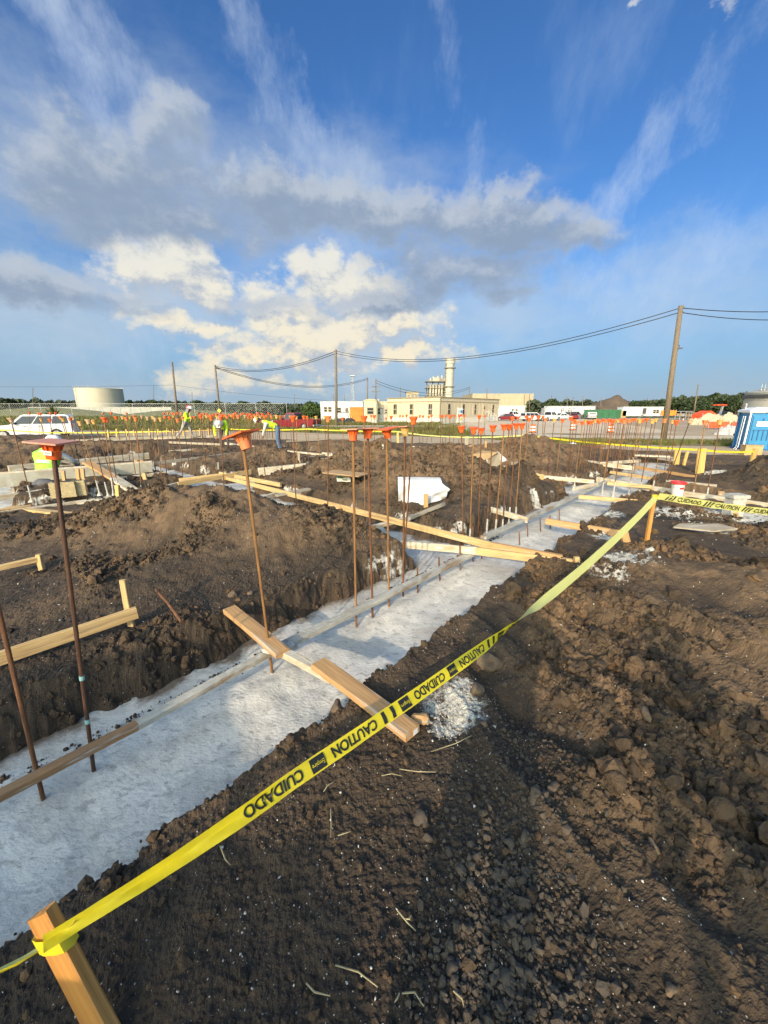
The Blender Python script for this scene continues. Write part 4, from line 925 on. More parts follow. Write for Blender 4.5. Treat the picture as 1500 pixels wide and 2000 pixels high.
MB().tube([(0, 0, 0), (0, 0, 1.0)], [.3, .2], 8).build('trunk', Mt['trunk'], r)
for k in range(46):
    g, e = rng.uniform(0, 6.28), rng.uniform(.05, 1.45); Lf = rng.uniform(1.6, 2.3)
    d = Vector((math.cos(g)*math.cos(e), math.sin(g)*math.cos(e), math.sin(e))); s = Vector((-math.sin(g), math.cos(g), 0))*.16
    a = Vector((0, 0, .9)); b = a+d*Lf*.6; c = a+d*Lf+Vector((0, 0, -.35*math.cos(e)))
    MB().add([a-s*.3, a+s*.3, b+s, c, b-s], [(0, 1, 2, 4), (4, 2, 3)]).build('frond', Mt['palm'], r)
def grass(name, poly, n, hgt, seed, z=Z_OUT, clump=.0, wid=.012):
    """blades over a quad given by four corners (a, b, c, d)"""
    rng = np.random.default_rng(seed); a, b, c, d = [np.array(p) for p in poly]
    s, t = rng.random((n*3, 1)), rng.random((n*3, 1)); p = (a*(1-s)+b*s)*(1-t)+(d*(1-s)+c*s)*t
    k = fbm(p[:, 0]*.5, p[:, 1]*.5, 3, seed) > clump*rng.random(n*3)-.1
    p = p[k][:n]; n = len(p)
    g = rng.random(n)*6.28; h = hgt*(.4+rng.random(n)); ln = rng.normal(size=(n, 2))*.3*h[:, None]; w = wid*(1+rng.random(n))*(p[:, 1]/20)
    base = np.stack([p[:, 0], p[:, 1], np.full(n, z)], 1); sd = np.stack([np.cos(g)*w, np.sin(g)*w, np.zeros(n)], 1)
    tip = base+np.stack([ln[:, 0], ln[:, 1], h], 1)
    V = np.stack([base-sd, base+sd, tip], 1).reshape(-1, 3)
    o = bpy.data.objects.new(name, np_mesh(name, V, np.arange(3*n).reshape(n, 3), Mt['grass'])); C.objects.link(o); return tag(o, kind='stuff')
grass('verge_weeds', [(9, 26), (34, 24), (34, 27.5), (8.5, 30.5)], 12000, .30, 1, clump=.5)
grass('verge_weeds', [(-14, 43), (7, 33), (8, 40), (-14, 52)], 9000, .40, 2, clump=.6)
grass('verge_weeds', [(-9, 58.5), (9, 58), (9, 63), (-9, 63)], 7000, .45, 3, clump=.4)
grass('field_grass', [(-70, 46), (-14, 44), (-9, 54), (-70, 58)], 16000, .42, 4, clump=.4)
grass('field_grass', [(-120, 66), (-8, 60), (-8, 110), (-150, 112)], 16000, .7, 5, clump=.4, wid=.02)
grass('verge_weeds', [(3, 38), (8, 36), (8, 42), (0, 44)], 3000, .8, 6, clump=.6)
sheet('grass_verge', [(8.6, 30.4), (13, 26.2), (34, 24), (60, 24), (60, 26.5), (34, 27.2), (18, 30.5), (9, 34.5)], Z_OUT+.028, Mt['verge'], jag=.4)
sheet('grass_verge', [(-30, 45), (-14, 42.5), (2, 35.5), (8, 32), (9, 36), (6, 42), (-8, 49), (-30, 52)], Z_OUT+.022, Mt['verge'], jag=.4)
# ------------------------------------------------------------------ vehicles
def wheel_parts(root, x, y, r, w):
    s = 1 if y > 0 else -1
    wh = MB().lathe([(r*.45, -w/2), (r*.93, -w/2), (r, -w*.3), (r, w*.3), (r*.93, w/2), (r*.45, w/2)], 22, (x, y, r), 'Y').build('wheel', Mt['rubber'], root, smooth=40)
    m = MB(); m.lathe([(r*.16, -.02), (r*.62, -.02), (r*.62, .02), (r*.16, .02)], 18, (x, y+s*(w/2-.01), r), 'Y')
    for k in range(6):
        g = k*math.pi/3; m.bar((x, y+s*(w/2+.015), r), (x+r*.55*math.cos(g), y+s*(w/2+.015), r+r*.55*math.sin(g)), .06, .03, (0, 1, 0))
    m.build('rim', Mt['rim'], wh)
def arc(cx, r, zb, n=7): return [(cx+r*math.cos(math.pi*k/(n-1)), zb+r*math.sin(math.pi*k/(n-1))) for k in range(n)]
def car(kind, paint, label, loc, rz, L, Wd, Ht, group=None, cat=None):
    name = {'suv': 'parked_suv', 'pickup': 'pickup_truck', 'sedan': 'parked_car'}[kind]
    r = thing(name, label, cat or {'suv': 'suv', 'pickup': 'pickup truck', 'sedan': 'car'}[kind], loc, rz, group)
    big = kind != 'sedan'; wr = .39 if big else .33; zb = .36 if big else .22; belt = Ht*.59; hw = Wd/2; h2 = L/2; P = Mt[paint]
    fx, bx = h2-L*.17, -h2+L*.20
    hood = belt-.06 if big else belt-.08; ws = h2-L*.27
    lower = [(-h2+.06, zb+.12)]+[(bx-wr-.07, zb)]+list(reversed(arc(bx, wr+.07, wr*.85)))+[(fx-wr-.07, zb)]+list(reversed(arc(fx, wr+.07, wr*.85)))+[(h2-.06, zb+.10), (h2, zb+.3), (h2-.02, hood-.28), (h2-.16, hood-.06), (ws, belt), (-h2+.02, belt+(.0 if kind != 'sedan' else .04)), (-h2, belt-.3)]
    lower.reverse()
    MB().prism(lower, -hw, hw, 'XZ').build('body', P, r, smooth=35)
    if kind == 'suv': cab = [(-h2+.03, belt), (-h2+.16, Ht-.13), (-h2+.38, Ht), (ws-.95, Ht), (ws-.75, Ht-.06), (ws+.02, belt)]
    elif kind == 'pickup': cab = [(-L*.09, belt), (-L*.085, Ht-.10), (-L*.06, Ht), (ws-.9, Ht), (ws-.72, Ht-.06), (ws+.02, belt)]
    else: cab = [(-h2+.55, belt+.03), (-h2+1.15, Ht-.04), (-h2+1.5, Ht), (ws-1.05, Ht), (ws-.85, Ht-.05), (ws+.02, belt)]
    def yy(z): t = (z-belt)/(Ht-belt); return (hw-.05)*(1-t)+hw*.80*t
    n = len(cab); vs = [(x, -yy(z), z) for x, z in cab]+[(x, yy(z), z) for x, z in cab]
    MB().add(vs, [tuple(range(n)), tuple(reversed(range(n, 2*n)))]+[(i, n+i, n+(i+1)%n, (i+1)%n) for i in range(n)]).build('cabin', P, r, smooth=35)
    x0, x1 = cab[0][0], cab[-1][0]; xr0, xr1 = cab[1][0], cab[-2][0]
    zl, zh = belt+.05, Ht-.13
    def lerp(a, b, z): t = (z-belt)/(Ht-.09-belt); return a+(b-a)*t
    nw = {'suv': 3, 'pickup': 2, 'sedan': 2}[kind]
    for s in (-1, 1):
        for k in range(nw):
            a, b = k/nw, (k+1)/nw; pts = []
            for z, order in ((zl, (a, b)), (zh, (b, a))):
                L0, L1 = lerp(x0, xr0, z)+.10, lerp(x1, xr1, z)-.12
                for f in order:
                    g = .035 if f == order[0] and z == zl or f == order[1] and z == zh else -.035
                    pts.append((L0+(L1-L0)*f+g, s*(yy(z)+.008), z))
            MB().add(pts+[(p[0], p[1]-s*.03, p[2]) for p in pts], [(0, 1, 2, 3), (7, 6, 5, 4), (0, 4, 5, 1), (1, 5, 6, 2), (2, 6, 7, 3), (3, 7, 4, 0)]).build('window', Mt['glass'], r)
    for nm, (xa, za), (xb, zb2), o in (('windscreen', cab[-1], cab[-2], .012), ('rear_window', cab[0], cab[1], -.012)):
        A = [(xa+(xb-xa)*t+o, s*(yy(za+(zb2-za)*t)-.10), za+(zb2-za)*t) for t, s in ((.08, -1), (.08, 1), (.93, 1), (.93, -1))]
        MB().add(A+[(p[0]-o*2, p[1], p[2]) for p in A], [(0, 1, 2, 3), (7, 6, 5, 4), (0, 4, 5, 1), (1, 5, 6, 2), (2, 6, 7, 3), (3, 7, 4, 0)]).build(nm, Mt['screen_glass'] if nm == 'windscreen' else Mt['glass'], r)
    if kind == 'pickup':
        MB().box(((-h2-.09*L)/2, 0, belt+.004), (L*.39, Wd*.82, .02)).build('bed_floor', Mt['dark_metal'], r)
        for s in (-1, 1): MB().box(((-h2-.09*L)/2, s*(hw-.05), belt+.03), (L*.40, .09, .07)).build('bed_rail', P, r)
        MB().box((-h2-.015, 0, belt-.2), (.05, Wd*.84, .42)).build('tailgate', P, r)
    for x in (fx, bx):
        for s in (-1, 1): wheel_parts(r, x, s*(hw-.12), wr, .25)
    for s in (-1, 1):
        MB().box((h2-.03, s*(hw-.24), hood-.22), (.12, .36, .18)).build('headlight', Mt['lamp_glass'], r)
        MB().box((-h2+.02, s*(hw-.10), belt-.14), (.10, .16, .34 if big else .16)).build('tail_light', Mt['tail_red'], r)
        MB().box((ws-.35, s*(hw+.10), belt+.10), (.10, .20, .17)).build('mirror', P if kind != 'suv' else Mt['dark_metal'], r)
        for k in range(nw-(1 if kind == 'suv' else 0)): MB().box((ws-.95-.98*k, s*(hw+.015), belt-.14), (.17, .03, .04)).build('door_handle', Mt['dark_metal'] if paint == 'car_white' else P, r)
        for k in range(3): MB().box((ws-.15-.98*k, s*(hw+.002), belt*.68), (.02, .01, belt*.62)).build('door_gap', Mt['dark_metal'], r)
    MB().box((h2+.0, 0, hood-.24), (.06, Wd*.52, .26)).build('grille', Mt['dark_metal'], r)
    MB().box((h2+.0, 0, zb+.16), (.14, Wd*.94, .18)).build('bumper', Mt['dark_metal'] if big else P, r)
    MB().box((-h2-.0, 0, zb+.18), (.14, Wd*.94, .2)).build('bumper', Mt['grey_metal'] if kind == 'pickup' else P, r)
    return r
q = pd(72, 850, 33.5); car('suv', 'car_white', 'white wagon parked side on beyond the dirt at far left', (q.x, 33.5, Z_OUT-.05), math.pi+.42, 5.6, 2.0, 1.95)
q = pd(577, 840, 47); car('pickup', 'car_red', 'dark red crew cab pickup parked behind the bending worker', (q.x, 47, Z_OUT), math.pi-.35, 6.0, 2.0, 1.95)
q = pd(987, 822, 84); car('sedan', 'car_red', 'low red car parked by the cream office steps', (q.x, 84, Z_OUT), math.pi, 4.7, 1.85, 1.5)
q = pd(1001, 818, 98); car('pickup', 'car_white', 'white pickup parked behind the red car', (q.x, 98, Z_OUT), .2, 5.8, 2.0, 1.95)
q = pd(1040, 824, 82); car('suv', 'car_white', 'white rounded suv parked nearest behind the orange capped rods', (q.x, 82, Z_OUT), .25, 4.9, 1.95, 1.75)
q = pd(1072, 823, 85); car('pickup', 'car_white', 'white pickup nose right beside the rounded white suv', (q.x, 85, Z_OUT), .5, 5.7, 2.0, 1.95)
q = pd(1099, 820, 96); car('sedan', 'car_white', 'small white hatchback right of the white pickup', (q.x, 96, Z_OUT), .2, 4.2, 1.8, 1.5)
q = pd(1122, 818, 102); car('suv', 'car_grey', 'grey suv below the white semi trailer end', (q.x, 102, Z_OUT), .35, 4.9, 1.95, 1.85)
q = pd(1086, 814, 110); car('suv', 'car_dark', 'dark suv half hidden behind the white pickup', (q.x, 110, Z_OUT), .35, 4.9, 1.95, 1.85)
q = pd(1154, 817, 96); car('suv', 'car_grey', 'pale grey suv before the green screened fence', (q.x, 96, Z_OUT), 1.2, 4.8, 1.95, 1.8)
q = pd(1142, 818, 93); car('sedan', 'car_red', 'red car tail between two grey suvs', (q.x, 99, Z_OUT), 1.3, 4.6, 1.85, 1.5)
# utility buggy by the container
q = pd(675, 826, 62)
r = thing('utility_buggy', 'dark open utility buggy beside the orange container', 'buggy', (q.x, 62, Z_OUT), .35)
MB().prism([(-1.3, .4), (1.3, .4), (1.4, .75), (.9, 1.0), (.3, 1.0), (.1, .6), (-.4, .6), (-.45, .95), (-1.35, .95)], -.7, .7, 'XZ').build('body', Mt['dark_metal'], r)
for s in (-1, 1): MB().tube([(.75, s*.65, .95), (.35, s*.6, 1.85), (-.5, s*.6, 1.85), (-.6, s*.65, .9)], .04, 6).build('roll_bar', Mt['dark_metal'], r)
MB().box((-.1, 0, 1.88), (1.0, 1.25, .05)).build('canopy', Mt['dark_metal'], r); MB().box((-.25, 0, .85), (.15, 1.1, .5)).build('seat', Mt['dark_cloth'], r)
for x in (-.9, .95):
    for s in (-.65, .65): wheel_parts(r, x, s, .33, .25)
# portable toilet
q = at(1478, 880, Z_OUT)
r = thing('portable_toilet', 'blue portable toilet with white roof at the right edge', 'portable toilet', (q.x-.05, q.y, Z_OUT), math.radians(-20))
w, hT = 1.25, 2.15
MB().box((0, w/2+.05, hT/2), (w-.06, w-.06, hT-.1)).build('wall', Mt['blue_plastic'], r)
for x in (-w/2, w/2):
    for y in (.02, w+.02): MB().box((x, y, hT/2), (.07, .09, hT)).build('corner_post', Mt['white_plastic'] if y < .5 else Mt['blue_dark'], r)
d = MB().box((0, -.0, hT*.48), (w-.16, .05, hT*.90)).build('door', Mt['blue_plastic'], r)
m = MB()
for k in range(4): m.box((-.33+.22*k, -.04, hT*.40), (.04, .05, hT*.26))
m.box((0, -.04, hT*.54), (.76, .04, .03)); m.box((0, -.04, hT*.80), (.06, .04, .22)); m.box((-.48, -.04, hT*.5), (.03, .04, hT*.8)); m.box((.48, -.04, hT*.5), (.03, .04, hT*.8)); m.build('door_rib', Mt['blue_dark'], d)
MB().box((-.02, -.05, hT*.70), (.52, .03, .26)).build('sign', Mt['white'], d)
m = MB()
for z, w2 in ((.04, .38), (-.05, .34)):
    for k in range(9): m.box((-.02-w2/2+w2*(k+.5)/9, -.068, hT*.70+z), (w2/9*.7, .008, .035))
m.build('print_line', Mt['blue_dark'], d)
MB().add([(-w/2-.1, -.08, hT), (w/2+.1, -.08, hT), (w/2+.1, w+.12, hT), (-w/2-.1, w+.12, hT), (-w/2-.1, -.08, hT+.12), (w/2+.1, -.08, hT+.12), (w/2+.1, w+.12, hT+.12), (-w/2-.1, w+.12, hT+.12), (-.3, .3, hT+.28), (.3, .3, hT+.28), (.3, w-.2, hT+.28), (-.3, w-.2, hT+.28)],
         [(0, 3, 2, 1), (0, 1, 5, 4), (1, 2, 6, 5), (2, 3, 7, 6), (3, 0, 4, 7), (4, 5, 9, 8), (5, 6, 10, 9), (6, 7, 11, 10), (7, 4, 8, 11), (8, 9, 10, 11)]).build('roof', Mt['white_plastic'], r)
MB().tube([(-w/2+.1, w*.8, hT), (-w/2+.1, w*.8, hT+.5)], .05, 8).build('vent_pipe', Mt['grey_metal'], r)
MB().box((0, w/2, .06), (w+.2, w+.2, .12)).build('base', Mt['blue_dark'], r)
for s in (-.45, .3): MB().tube([(-w/2-.07, .2+s*.3+.3, hT*.9), (-w/2-.10, .2+s*.3+.3, .15), (-w/2-.35, .1+s*.3, .05)], .025, 6).build('guy_pipe', Mt['white_plastic'], r)
q = at(1464, 890, Z_OUT)
o = MB().box((0, 0, .26), (.72, .5, .52)).box((0, 0, .53), (.76, .54, .025)).build('cardboard_box', Mt['card']); o.location = (q.x+.1, q.y+.1, Z_OUT); o.rotation_euler[2] = -.3
tag(o, 'tan plywood box standing before the blue toilet door', 'box')
# barrels and cones, barriers, tarps, heaps
def cone(u, v, y, label, barrel=False):
    q = pd(u, v, y); r = thing('traffic_barrel' if barrel else 'traffic_cone', label, 'traffic barrel' if barrel else 'traffic cone', (q.x, y, Z_OUT))
    if barrel:
        MB().lathe([(.26, .06), (.22, .84), (.10, .88)], 14).build('drum', Mt['cap'], r)
        for z in (.30, .60): MB().lathe([(.26-.045*z, z-.07), (.265-.045*z, z-.07), (.262-.045*z, z+.07), (.255-.045*z, z+.07)], 14).build('reflective_band', Mt['white'], r)
        MB().lathe([(.38, 0), (.38, .07), (.30, .08)], 14).build('base', Mt['rubber'], r)
    else:
        MB().lathe([(.15, .04), (.03, .72)], 12).build('shell', Mt['cap'], r); MB().lathe([(.115, .28), (.118, .28), (.078, .46), (.075, .46)], 12).build('reflective_band', Mt['white'], r)
        MB().box((0, 0, .025), (.40, .40, .05)).build('base', Mt['rubber'], r)
cone(1040, 845, 40, 'orange traffic barrel at the gravel edge right of the office', True)
cone(1118, 838, 45, 'orange traffic barrel left of the rod cluster', True)
cone(1192, 845, 40, 'orange traffic barrel seen through the right rod cluster', True)
cone(1353, 812, 82, 'small traffic cone left of the orange tent')
cone(1336, 812, 80, 'small traffic cone right of the thick utility pole')
def heap(name, label, cat, u, v, y, w, h, m, seed=0, dpt=.7, group=None):
    q = pd(u, v, y); n = 20; g = np.linspace(-1.1, 1.1, n); A, B = np.meshgrid(g, g, indexing='ij')
    qq = np.sqrt(A**2+B**2)+.22*fbm(A*2+seed*3.1, B*2, 4, seed)
    Z = np.clip(1-qq, -.05, 1)**.7 if False else np.sign(1-qq)*np.abs(np.clip(1-qq, -.04, 1))**.5
    Z = h*Z*(1+.22*fbm(A*3, B*3+seed, 4, seed+3))
    idx = np.arange(n*n).reshape(n, n); Fh = np.stack([idx[:-1,:-1].ravel(), idx[1:,:-1].ravel(), idx[1:,1:].ravel(), idx[:-1,1:].ravel()], 1)
    o = bpy.data.objects.new(name, np_mesh(name, np.stack([(A*w/2).ravel(), (B*w/2*dpt).ravel(), Z.ravel()], 1), Fh, m)); C.objects.link(o)
    o.location = (q.x, y, Z_OUT); return tag(o, label, cat, group)
heap('tarp_heap', 'crumpled white tarp heap on the sand left of the toilet', 'tarp', 1422, 850, 37, 2.6, .85, Mt['tarp_grey'], 2)
heap('tarp_heap', 'long tan tarp covered heap behind the orange barriers', 'tarp', 1385, 822, 62, 5.6, 1.75, Mt['tarp_tan'], 5, .4)
heap('tarp_heap', 'second tan tarp heap right of the long one', 'tarp', 1424, 820, 64, 5.0, 1.75, Mt['tarp_tan'], 7, .4)
def barrier(u0, u1, v0, v1, y, label, m='orange_net'):
    a, b = pd(u0, v0, y), pd(u1, v0, y); h = a.z-pd(u0, v1, y).z; zb = max(Z_OUT, pd(u0, v1, y).z)
    r = thing('orange_barrier', label, 'barrier', (a.x, y, zb)); n = 5; w = (b.x-a.x)/n
    for k in range(n): MB().box((w*(k+.5), .06*math.sin(k*2), h/2), (w*.98, .35, h*(.9+.1*math.sin(k*3))), rz=.06*math.cos(k)).build('barrier_panel', Mt[m], r)
    for k in range(n+1): MB().box((w*k, -.05, h/2), (.07, .07, h*1.12)).build('post', Mt['grey_metal'], r)
barrier(1385, 1424, 823, 836, 48, 'bright orange barrier left of the gap before the tarps')
barrier(1431, 1447, 824, 838, 48, 'bright orange barrier beside the blue toilet')
barrier(1292, 1321, 801, 812, 80, 'orange box like barrier behind the thick pole', 'orange_steel')
q0 = pd(1372, 810, 85); q1 = pd(1402, 810, 85); zt = pd(1385, 802, 85).z
r = thing('orange_tent', 'orange ridge tent on the yard before the dark trees', 'tent', (q0.x, 85, Z_OUT)); w = q1.x-q0.x
MB().prism([(0, 0), (w, 0), (w*.97, 1.2), (w*.55, zt-Z_OUT), (.1, 1.3)], 0, 3, 'XZ').build('canvas', Mt['orange_net'], r)
for x in (.05, w-.05): MB().tube([(x, -.05, 0), (x, -.05, 1.5)], .05, 6).build('pole', Mt['grey_metal'], r)
# telehandler
q = pd(1404, 812, 88); r = thing('lift_machine', 'small lifting machine with raised orange platform before the trees', 'lift', (q.x, 88, Z_OUT))
MB().box((0, 0, .9), (2.0, 1.4, .7)).build('chassis', Mt['grey_metal'], r); MB().bar((.2, 0, 1.2), (.4, 0, 3.2), .35, .35).build('mast', Mt['grey_metal'], r)
MB().box((-.3, 0, 3.3), (2.2, 1.2, .22)).build('platform', Mt['orange_net'], r)
for x in (-.7, .7):
    for s in (-.7, .7): wheel_parts(r, x, s, .4, .3)
q = pd(1420, 812, 92); car('suv', 'car_dark', 'dark vehicle with pale roof behind the tan tarps', (q.x, 92, Z_OUT), .2, 4.6, 1.9, 1.9)
# grey equipment and road works between pole and tent
for i, (u, w_, h_, m_, lab) in enumerate([(1335, 3.2, 1.9, 'grey_metal', 'grey rusty equipment frame right of the thick pole'), (1350, 2.8, 1.6, 'steel_frame', 'dark equipment frame further right on the yard'), (1455 , 2.6, 1.6, 'steel_frame', 'brown machinery left of the grey tank')]):
    q = pd(u, 810, 95); r = thing('equipment_rack', lab, 'equipment', (q.x, 95, Z_OUT), .2)
    for x in (-w_/2, 0, w_/2):
        for y in (-.6, .6): MB().box((x, y, h_/2), (.14, .14, h_)).build('upright', Mt[m_], r)
    for z in (h_*.45, h_): MB().box((0, 0, z), (w_+.2, 1.4, .14)).build('shelf', Mt[m_], r)
    for k in range(4): MB().box((-w_/2+w_*(k+.5)/4, 0, h_*.45+.32), (w_*.18, .8, .5)).build('crate', Mt[('card', 'grey_metal', 'rust', 'white_metal')[k]], r)
# rusty formwork steel stacked on the sand
def stack(label, u, v, w, n, m='rust', seed=0, name='steel_stack', cat='steel stack'):
    q = at(u, v, -.55); rr = random.Random(seed); r = thing(name, label, cat, (q.x, q.y, -.62))
    for k in range(n):
        a = rr.uniform(-.12, .12); z = .05+.07*(k//3); y = (k % 3-1)*.3+rr.uniform(-.1, .1); s = rr.uniform(.6, 1)*w/2
        MB().bar((-s*math.cos(a), y-s*math.sin(a), z), (s*math.cos(a), y+s*math.sin(a), z+rr.uniform(-.02, .12)), .22, .05).build('steel_plate' if m == 'rust' else 'plank', Mt[m if rr.random() > .25 else 'rust_dark'], r)
    return r
stack('stack of rusty steel forms on the sand left of the rod cluster', 1062, 876, 1.7, 12, seed=1)
stack('rusty steel forms on the sand behind the right rods', 1140, 880, 2.2, 12, seed=2)
stack('smaller rusty pile left of the bright stake by the sand road', 1008, 868, 1.2, 8, seed=3)
for (u, v, lab) in [(1067, 862, 'crumpled white sack on the rusty steel stack'), (1082, 868, 'white sack lying right of the rusty stack'), (1119, 867, 'white square scrap on the rusty forms')]:
    q = at(u, v, -.4); o = MB().blob((0, 0, 0), .16, int(u), 2, (1.4, .8, .6)).build('white_sack', Mt['sheet'], None, True); o.location = q; tag(o, lab, 'sack')
# small red sign
q = pd(369, 797, 70); r = thing('red_sign', 'small red board sign behind the striding worker', 'sign', (q.x, 70, Z_OUT))
MB().box((0, 0, pd(369, 797, 70).z-Z_OUT), (.95, .05, .8)).build('panel', Mt['red_plastic'], r); MB().box((0, .06, .9), (.09, .07, 1.8)).build('post', Mt['stake_pale'], r)
# ------------------------------------------------------------------ timber on the site
ORD = ['first', 'second', 'third', 'fourth', 'fifth', 'sixth', 'seventh', 'eighth', 'ninth', 'tenth', 'eleventh', 'twelfth', 'thirteenth', 'fourteenth', 'fifteenth', 'sixteenth', 'seventeenth', 'eighteenth', 'nineteenth', 'twentieth', 'twenty first', 'twenty second', 'twenty third', 'twenty fourth', 'twenty fifth']
def board_mesh(L, w, h, seed=0, ch=.004, bow=.004):
    rr = random.Random(seed); n = max(2, min(14, int(L/.25))); mb = MB(); c = min(ch, h*.2)
    pr = [(-w/2+c,-h/2),(w/2-c,-h/2),(w/2,-h/2+c),(w/2,h/2-c),(w/2-c,h/2),(-w/2+c,h/2),(-w/2,h/2-c),(-w/2,-h/2+c)]
    vs = []
    for i in range(n+1):
        x = -L/2+L*i/n; b = bow*math.sin(math.pi*i/n)
        for y, z in pr: vs.append((x+(rr.uniform(-.004, .004) if i in (0, n) else 0), y+rr.uniform(-.0012, .0012)+b, z+rr.uniform(-.0012, .0012)))
    fs = [(i*8+k, i*8+(k+1)%8, (i+1)*8+(k+1)%8, (i+1)*8+k) for i in range(n) for k in range(8)]+[tuple(range(7,-1,-1)), tuple(n*8+k for k in range(8))]
    return mb.add(vs, fs)
NB = [0]
def frame(p0, p1, up=(0, 0, 1)):
    t = (p1-p0).normalized(); y = Vector(up).cross(t)
    if y.length < 1e-3: y = Vector((0, 1, 0)).cross(t)
    y.normalize(); z = t.cross(y)
    return Matrix(((t.x, y.x, z.x, 0), (t.y, y.y, z.y, 0), (t.z, y.z, z.z, 0), (0, 0, 0, 1)))
def board(label, p0, p1, w, h, m, up=(0, 0, 1), name='timber_board', cat='board', group=None, roll=0):
    NB[0] += 1; p0, p1 = Vector(p0), Vector(p1)
    o = board_mesh((p1-p0).length, w, h, NB[0]).build(name, Mt[m])
    o.matrix_world = Matrix.Translation((p0+p1)/2) @ frame(p0, p1, up) @ Matrix.Rotation(roll, 4, 'X')
    if label: tag(o, label, cat, group)
    return o
def pb(label, u0, v0, u1, v1, z0, z1, w, h, m, **k): return board(label, at(u0, v0, z0), at(u1, v1, z1), w, h, m, **k)
def stake(label, ub, vb, ut, vt, zb, w, h, m, sink=.12, name='timber_stake', cat='stake', group=None, y=None):
    b = at(ub, vb, zb) if y is None else pd(ub, vb, y); t = pd(ut, vt, b.y); b2 = b-(t-b).normalized()*sink
    NB[0] += 1; o = board_mesh((t-b2).length, w, h, NB[0]).build(name, Mt[m])
    o.matrix_world = Matrix.Translation((b2+t)/2) @ frame(b2, t, (0, -1, .01)); return tag(o, label, cat, group), b, t
E2, E4 = .038, .089
# main strip on the footing
pb('brown wet strip board at the left end of the near footing', -60, 1585, 272, 1414, -.075, -.075, .055, E2, 'form_brown')
pb('cement caked strip board along the middle of the near footing', 268, 1416, 540, 1268, -.075, -.075, .06, E2, 'form_cement')
pb('cement caked strip board continuing the footing line to the plank crossing', 536, 1270, 926, 1080, -.078, -.075, E4, E2, 'form_cement')
pb('far cement caked strip board beyond the crossing planks', 944, 1050, 1092, 984, -.06, -.06, E4, E2, 'form_cement')
pb('last cement caked strip board at the far end of the main footing', 1092, 984, 1242, 912, -.06, -.04, E4, E2, 'form_cement')
pb('upper end of the wide pine crossing plank on the far bank', 448, 1190, 552, 1276, .035, .010, .105, .042, 'pine')
pb('cement covered middle of the wide crossing plank', 530, 1262, 650, 1326, -.02, -.005, .06, .05, 'pine_wash')
o = pb('wide pine plank on the near bank with a printed end sticker', 622, 1296, 806, 1432, .028, .045, .105, .042, 'pine')
cr = MB()
for k in range(9): cr.blob((random.uniform(-.09, .09), random.uniform(-.08, .08), random.uniform(-.01, .02)), random.uniform(.025, .055), k, 2, (1, 1, .5))
cr = cr.build('cement_lump', Mt['crust'], None, True); cr.location = at(546, 1268, -.045); tag(cr, 'splashed cement lumps where the crossing plank meets the strip board', 'cement')
s = MB().box((0, 0, 0), (.002, .030, .030)).build('end_sticker', Mt['white'], o); s.location = ((at(622, 1296, .028)-at(806, 1432, .045)).length/2+.004, .018, 0)
o = MB().blob((0, 0, 0), .05, 3, 2, (1.1, .8, .7)).build('timber_offcut', Mt['pine']); o.location = at(822, 1402, .03); tag(o, 'split timber offcut wedged behind the near end of the wide plank', 'timber')
pb('pale 2x4 lying on the left slope below the mound', -30, 1296, 268, 1196, .09, .12, E2, E4, 'pine_pale')
stake('short pale stake leaning behind the left slope 2x4', 252, 1195, 240, 1132, .12, .045, .03, 'pine_pale')
pb('short pale board end at the left edge behind the tall dark rod', -30, 1116, 74, 1092, .12, .14, .05, .05, 'pine_pale')
stake('tiny peg at the end of the short left edge board', 78, 1092, 76, 1083, .14, .05, .04, 'pine_pale')
pb('longest pine 2x4 running from the far left trench across the footing', 436, 932, 960, 1066, .03, .05, E2, E4, 'pine_pale')
pb('golden pine 2x4 end lying across the footing towards the tape', 958, 1066, 1098, 1092, .06, .05, .05, E4, 'pine')
pb('splashed 2x4 from the mound toe to the middle of the crossing', 712, 1057, 934, 1076, -.02, .0, E2, E4, 'pine_wash')
pb('golden pine 2x4 from the crossing to the near bank under the tape', 930, 1076, 1134, 1102, .0, .03, .045, E4, 'pine_pale')
stake('small block nailed on the golden 2x4 end', 1128, 1100, 1126, 1088, .07, .05, .04, 'pine_pale', sink=.02)
pb('cement splashed spreader board under the longest 2x4', 694, 1038, 800, 1012, -.03, -.01, .05, .06, 'pine_wash')
pb('pine spreader board rising towards the white sheet', 800, 1012, 868, 984, -.01, .12, .05, .05, 'pine_grey')
pb('orange pine spreader board from the footing to the near bank', 1066, 1018, 1222, 1044, .02, .03, .045, E4, 'pine')
stake('orange corner peg at the end of the spreader board near the tape', 1224, 1060, 1217, 1036, .0, .09, .05, 'pine')
pb('short splashed board stub on the left of the far footing', 942, 990, 1030, 1016, -.02, -.05, E2, E4, 'pine_wash')
pb('long tan form board behind the second mound', 906, 915, 1062, 932, .08, .06, E2, .13, 'pine_pale')
pb('pale form board continuing behind the dense rods', 1060, 932, 1160, 941, .04, .0, E2, E4, 'pine_wash')
pb('pale diagonal brace under the long tan form board', 976, 938, 1050, 926, .02, .10, .05, .05, 'pine_wash')
pb('white splashed board beyond the third mound', 1083, 894, 1240, 915, .10, .05, E2, .12, 'pine_wash')
pb('orange stained board behind the far end of the footing', 1240, 912, 1355, 932, .02, .02, E2, E4, 'pine')
pb('white splashed form board running right to the frame edge', 1166, 936, 1330, 964, -.05, -.05, .06, .12, 'pine_wash')
pb('second white form board running under the caution lettering', 1330, 964, 1520, 992, -.05, -.02, .06, .12, 'pine_wash')
pb('tan crosspiece over the far footing right of the strip', 1130, 970, 1276, 982, .0, .0, .05, .07, 'pine_pale')
pb('second tan crosspiece further along the far footing', 1186, 944, 1272, 951, .0, .0, .05, .07, 'pine_pale')
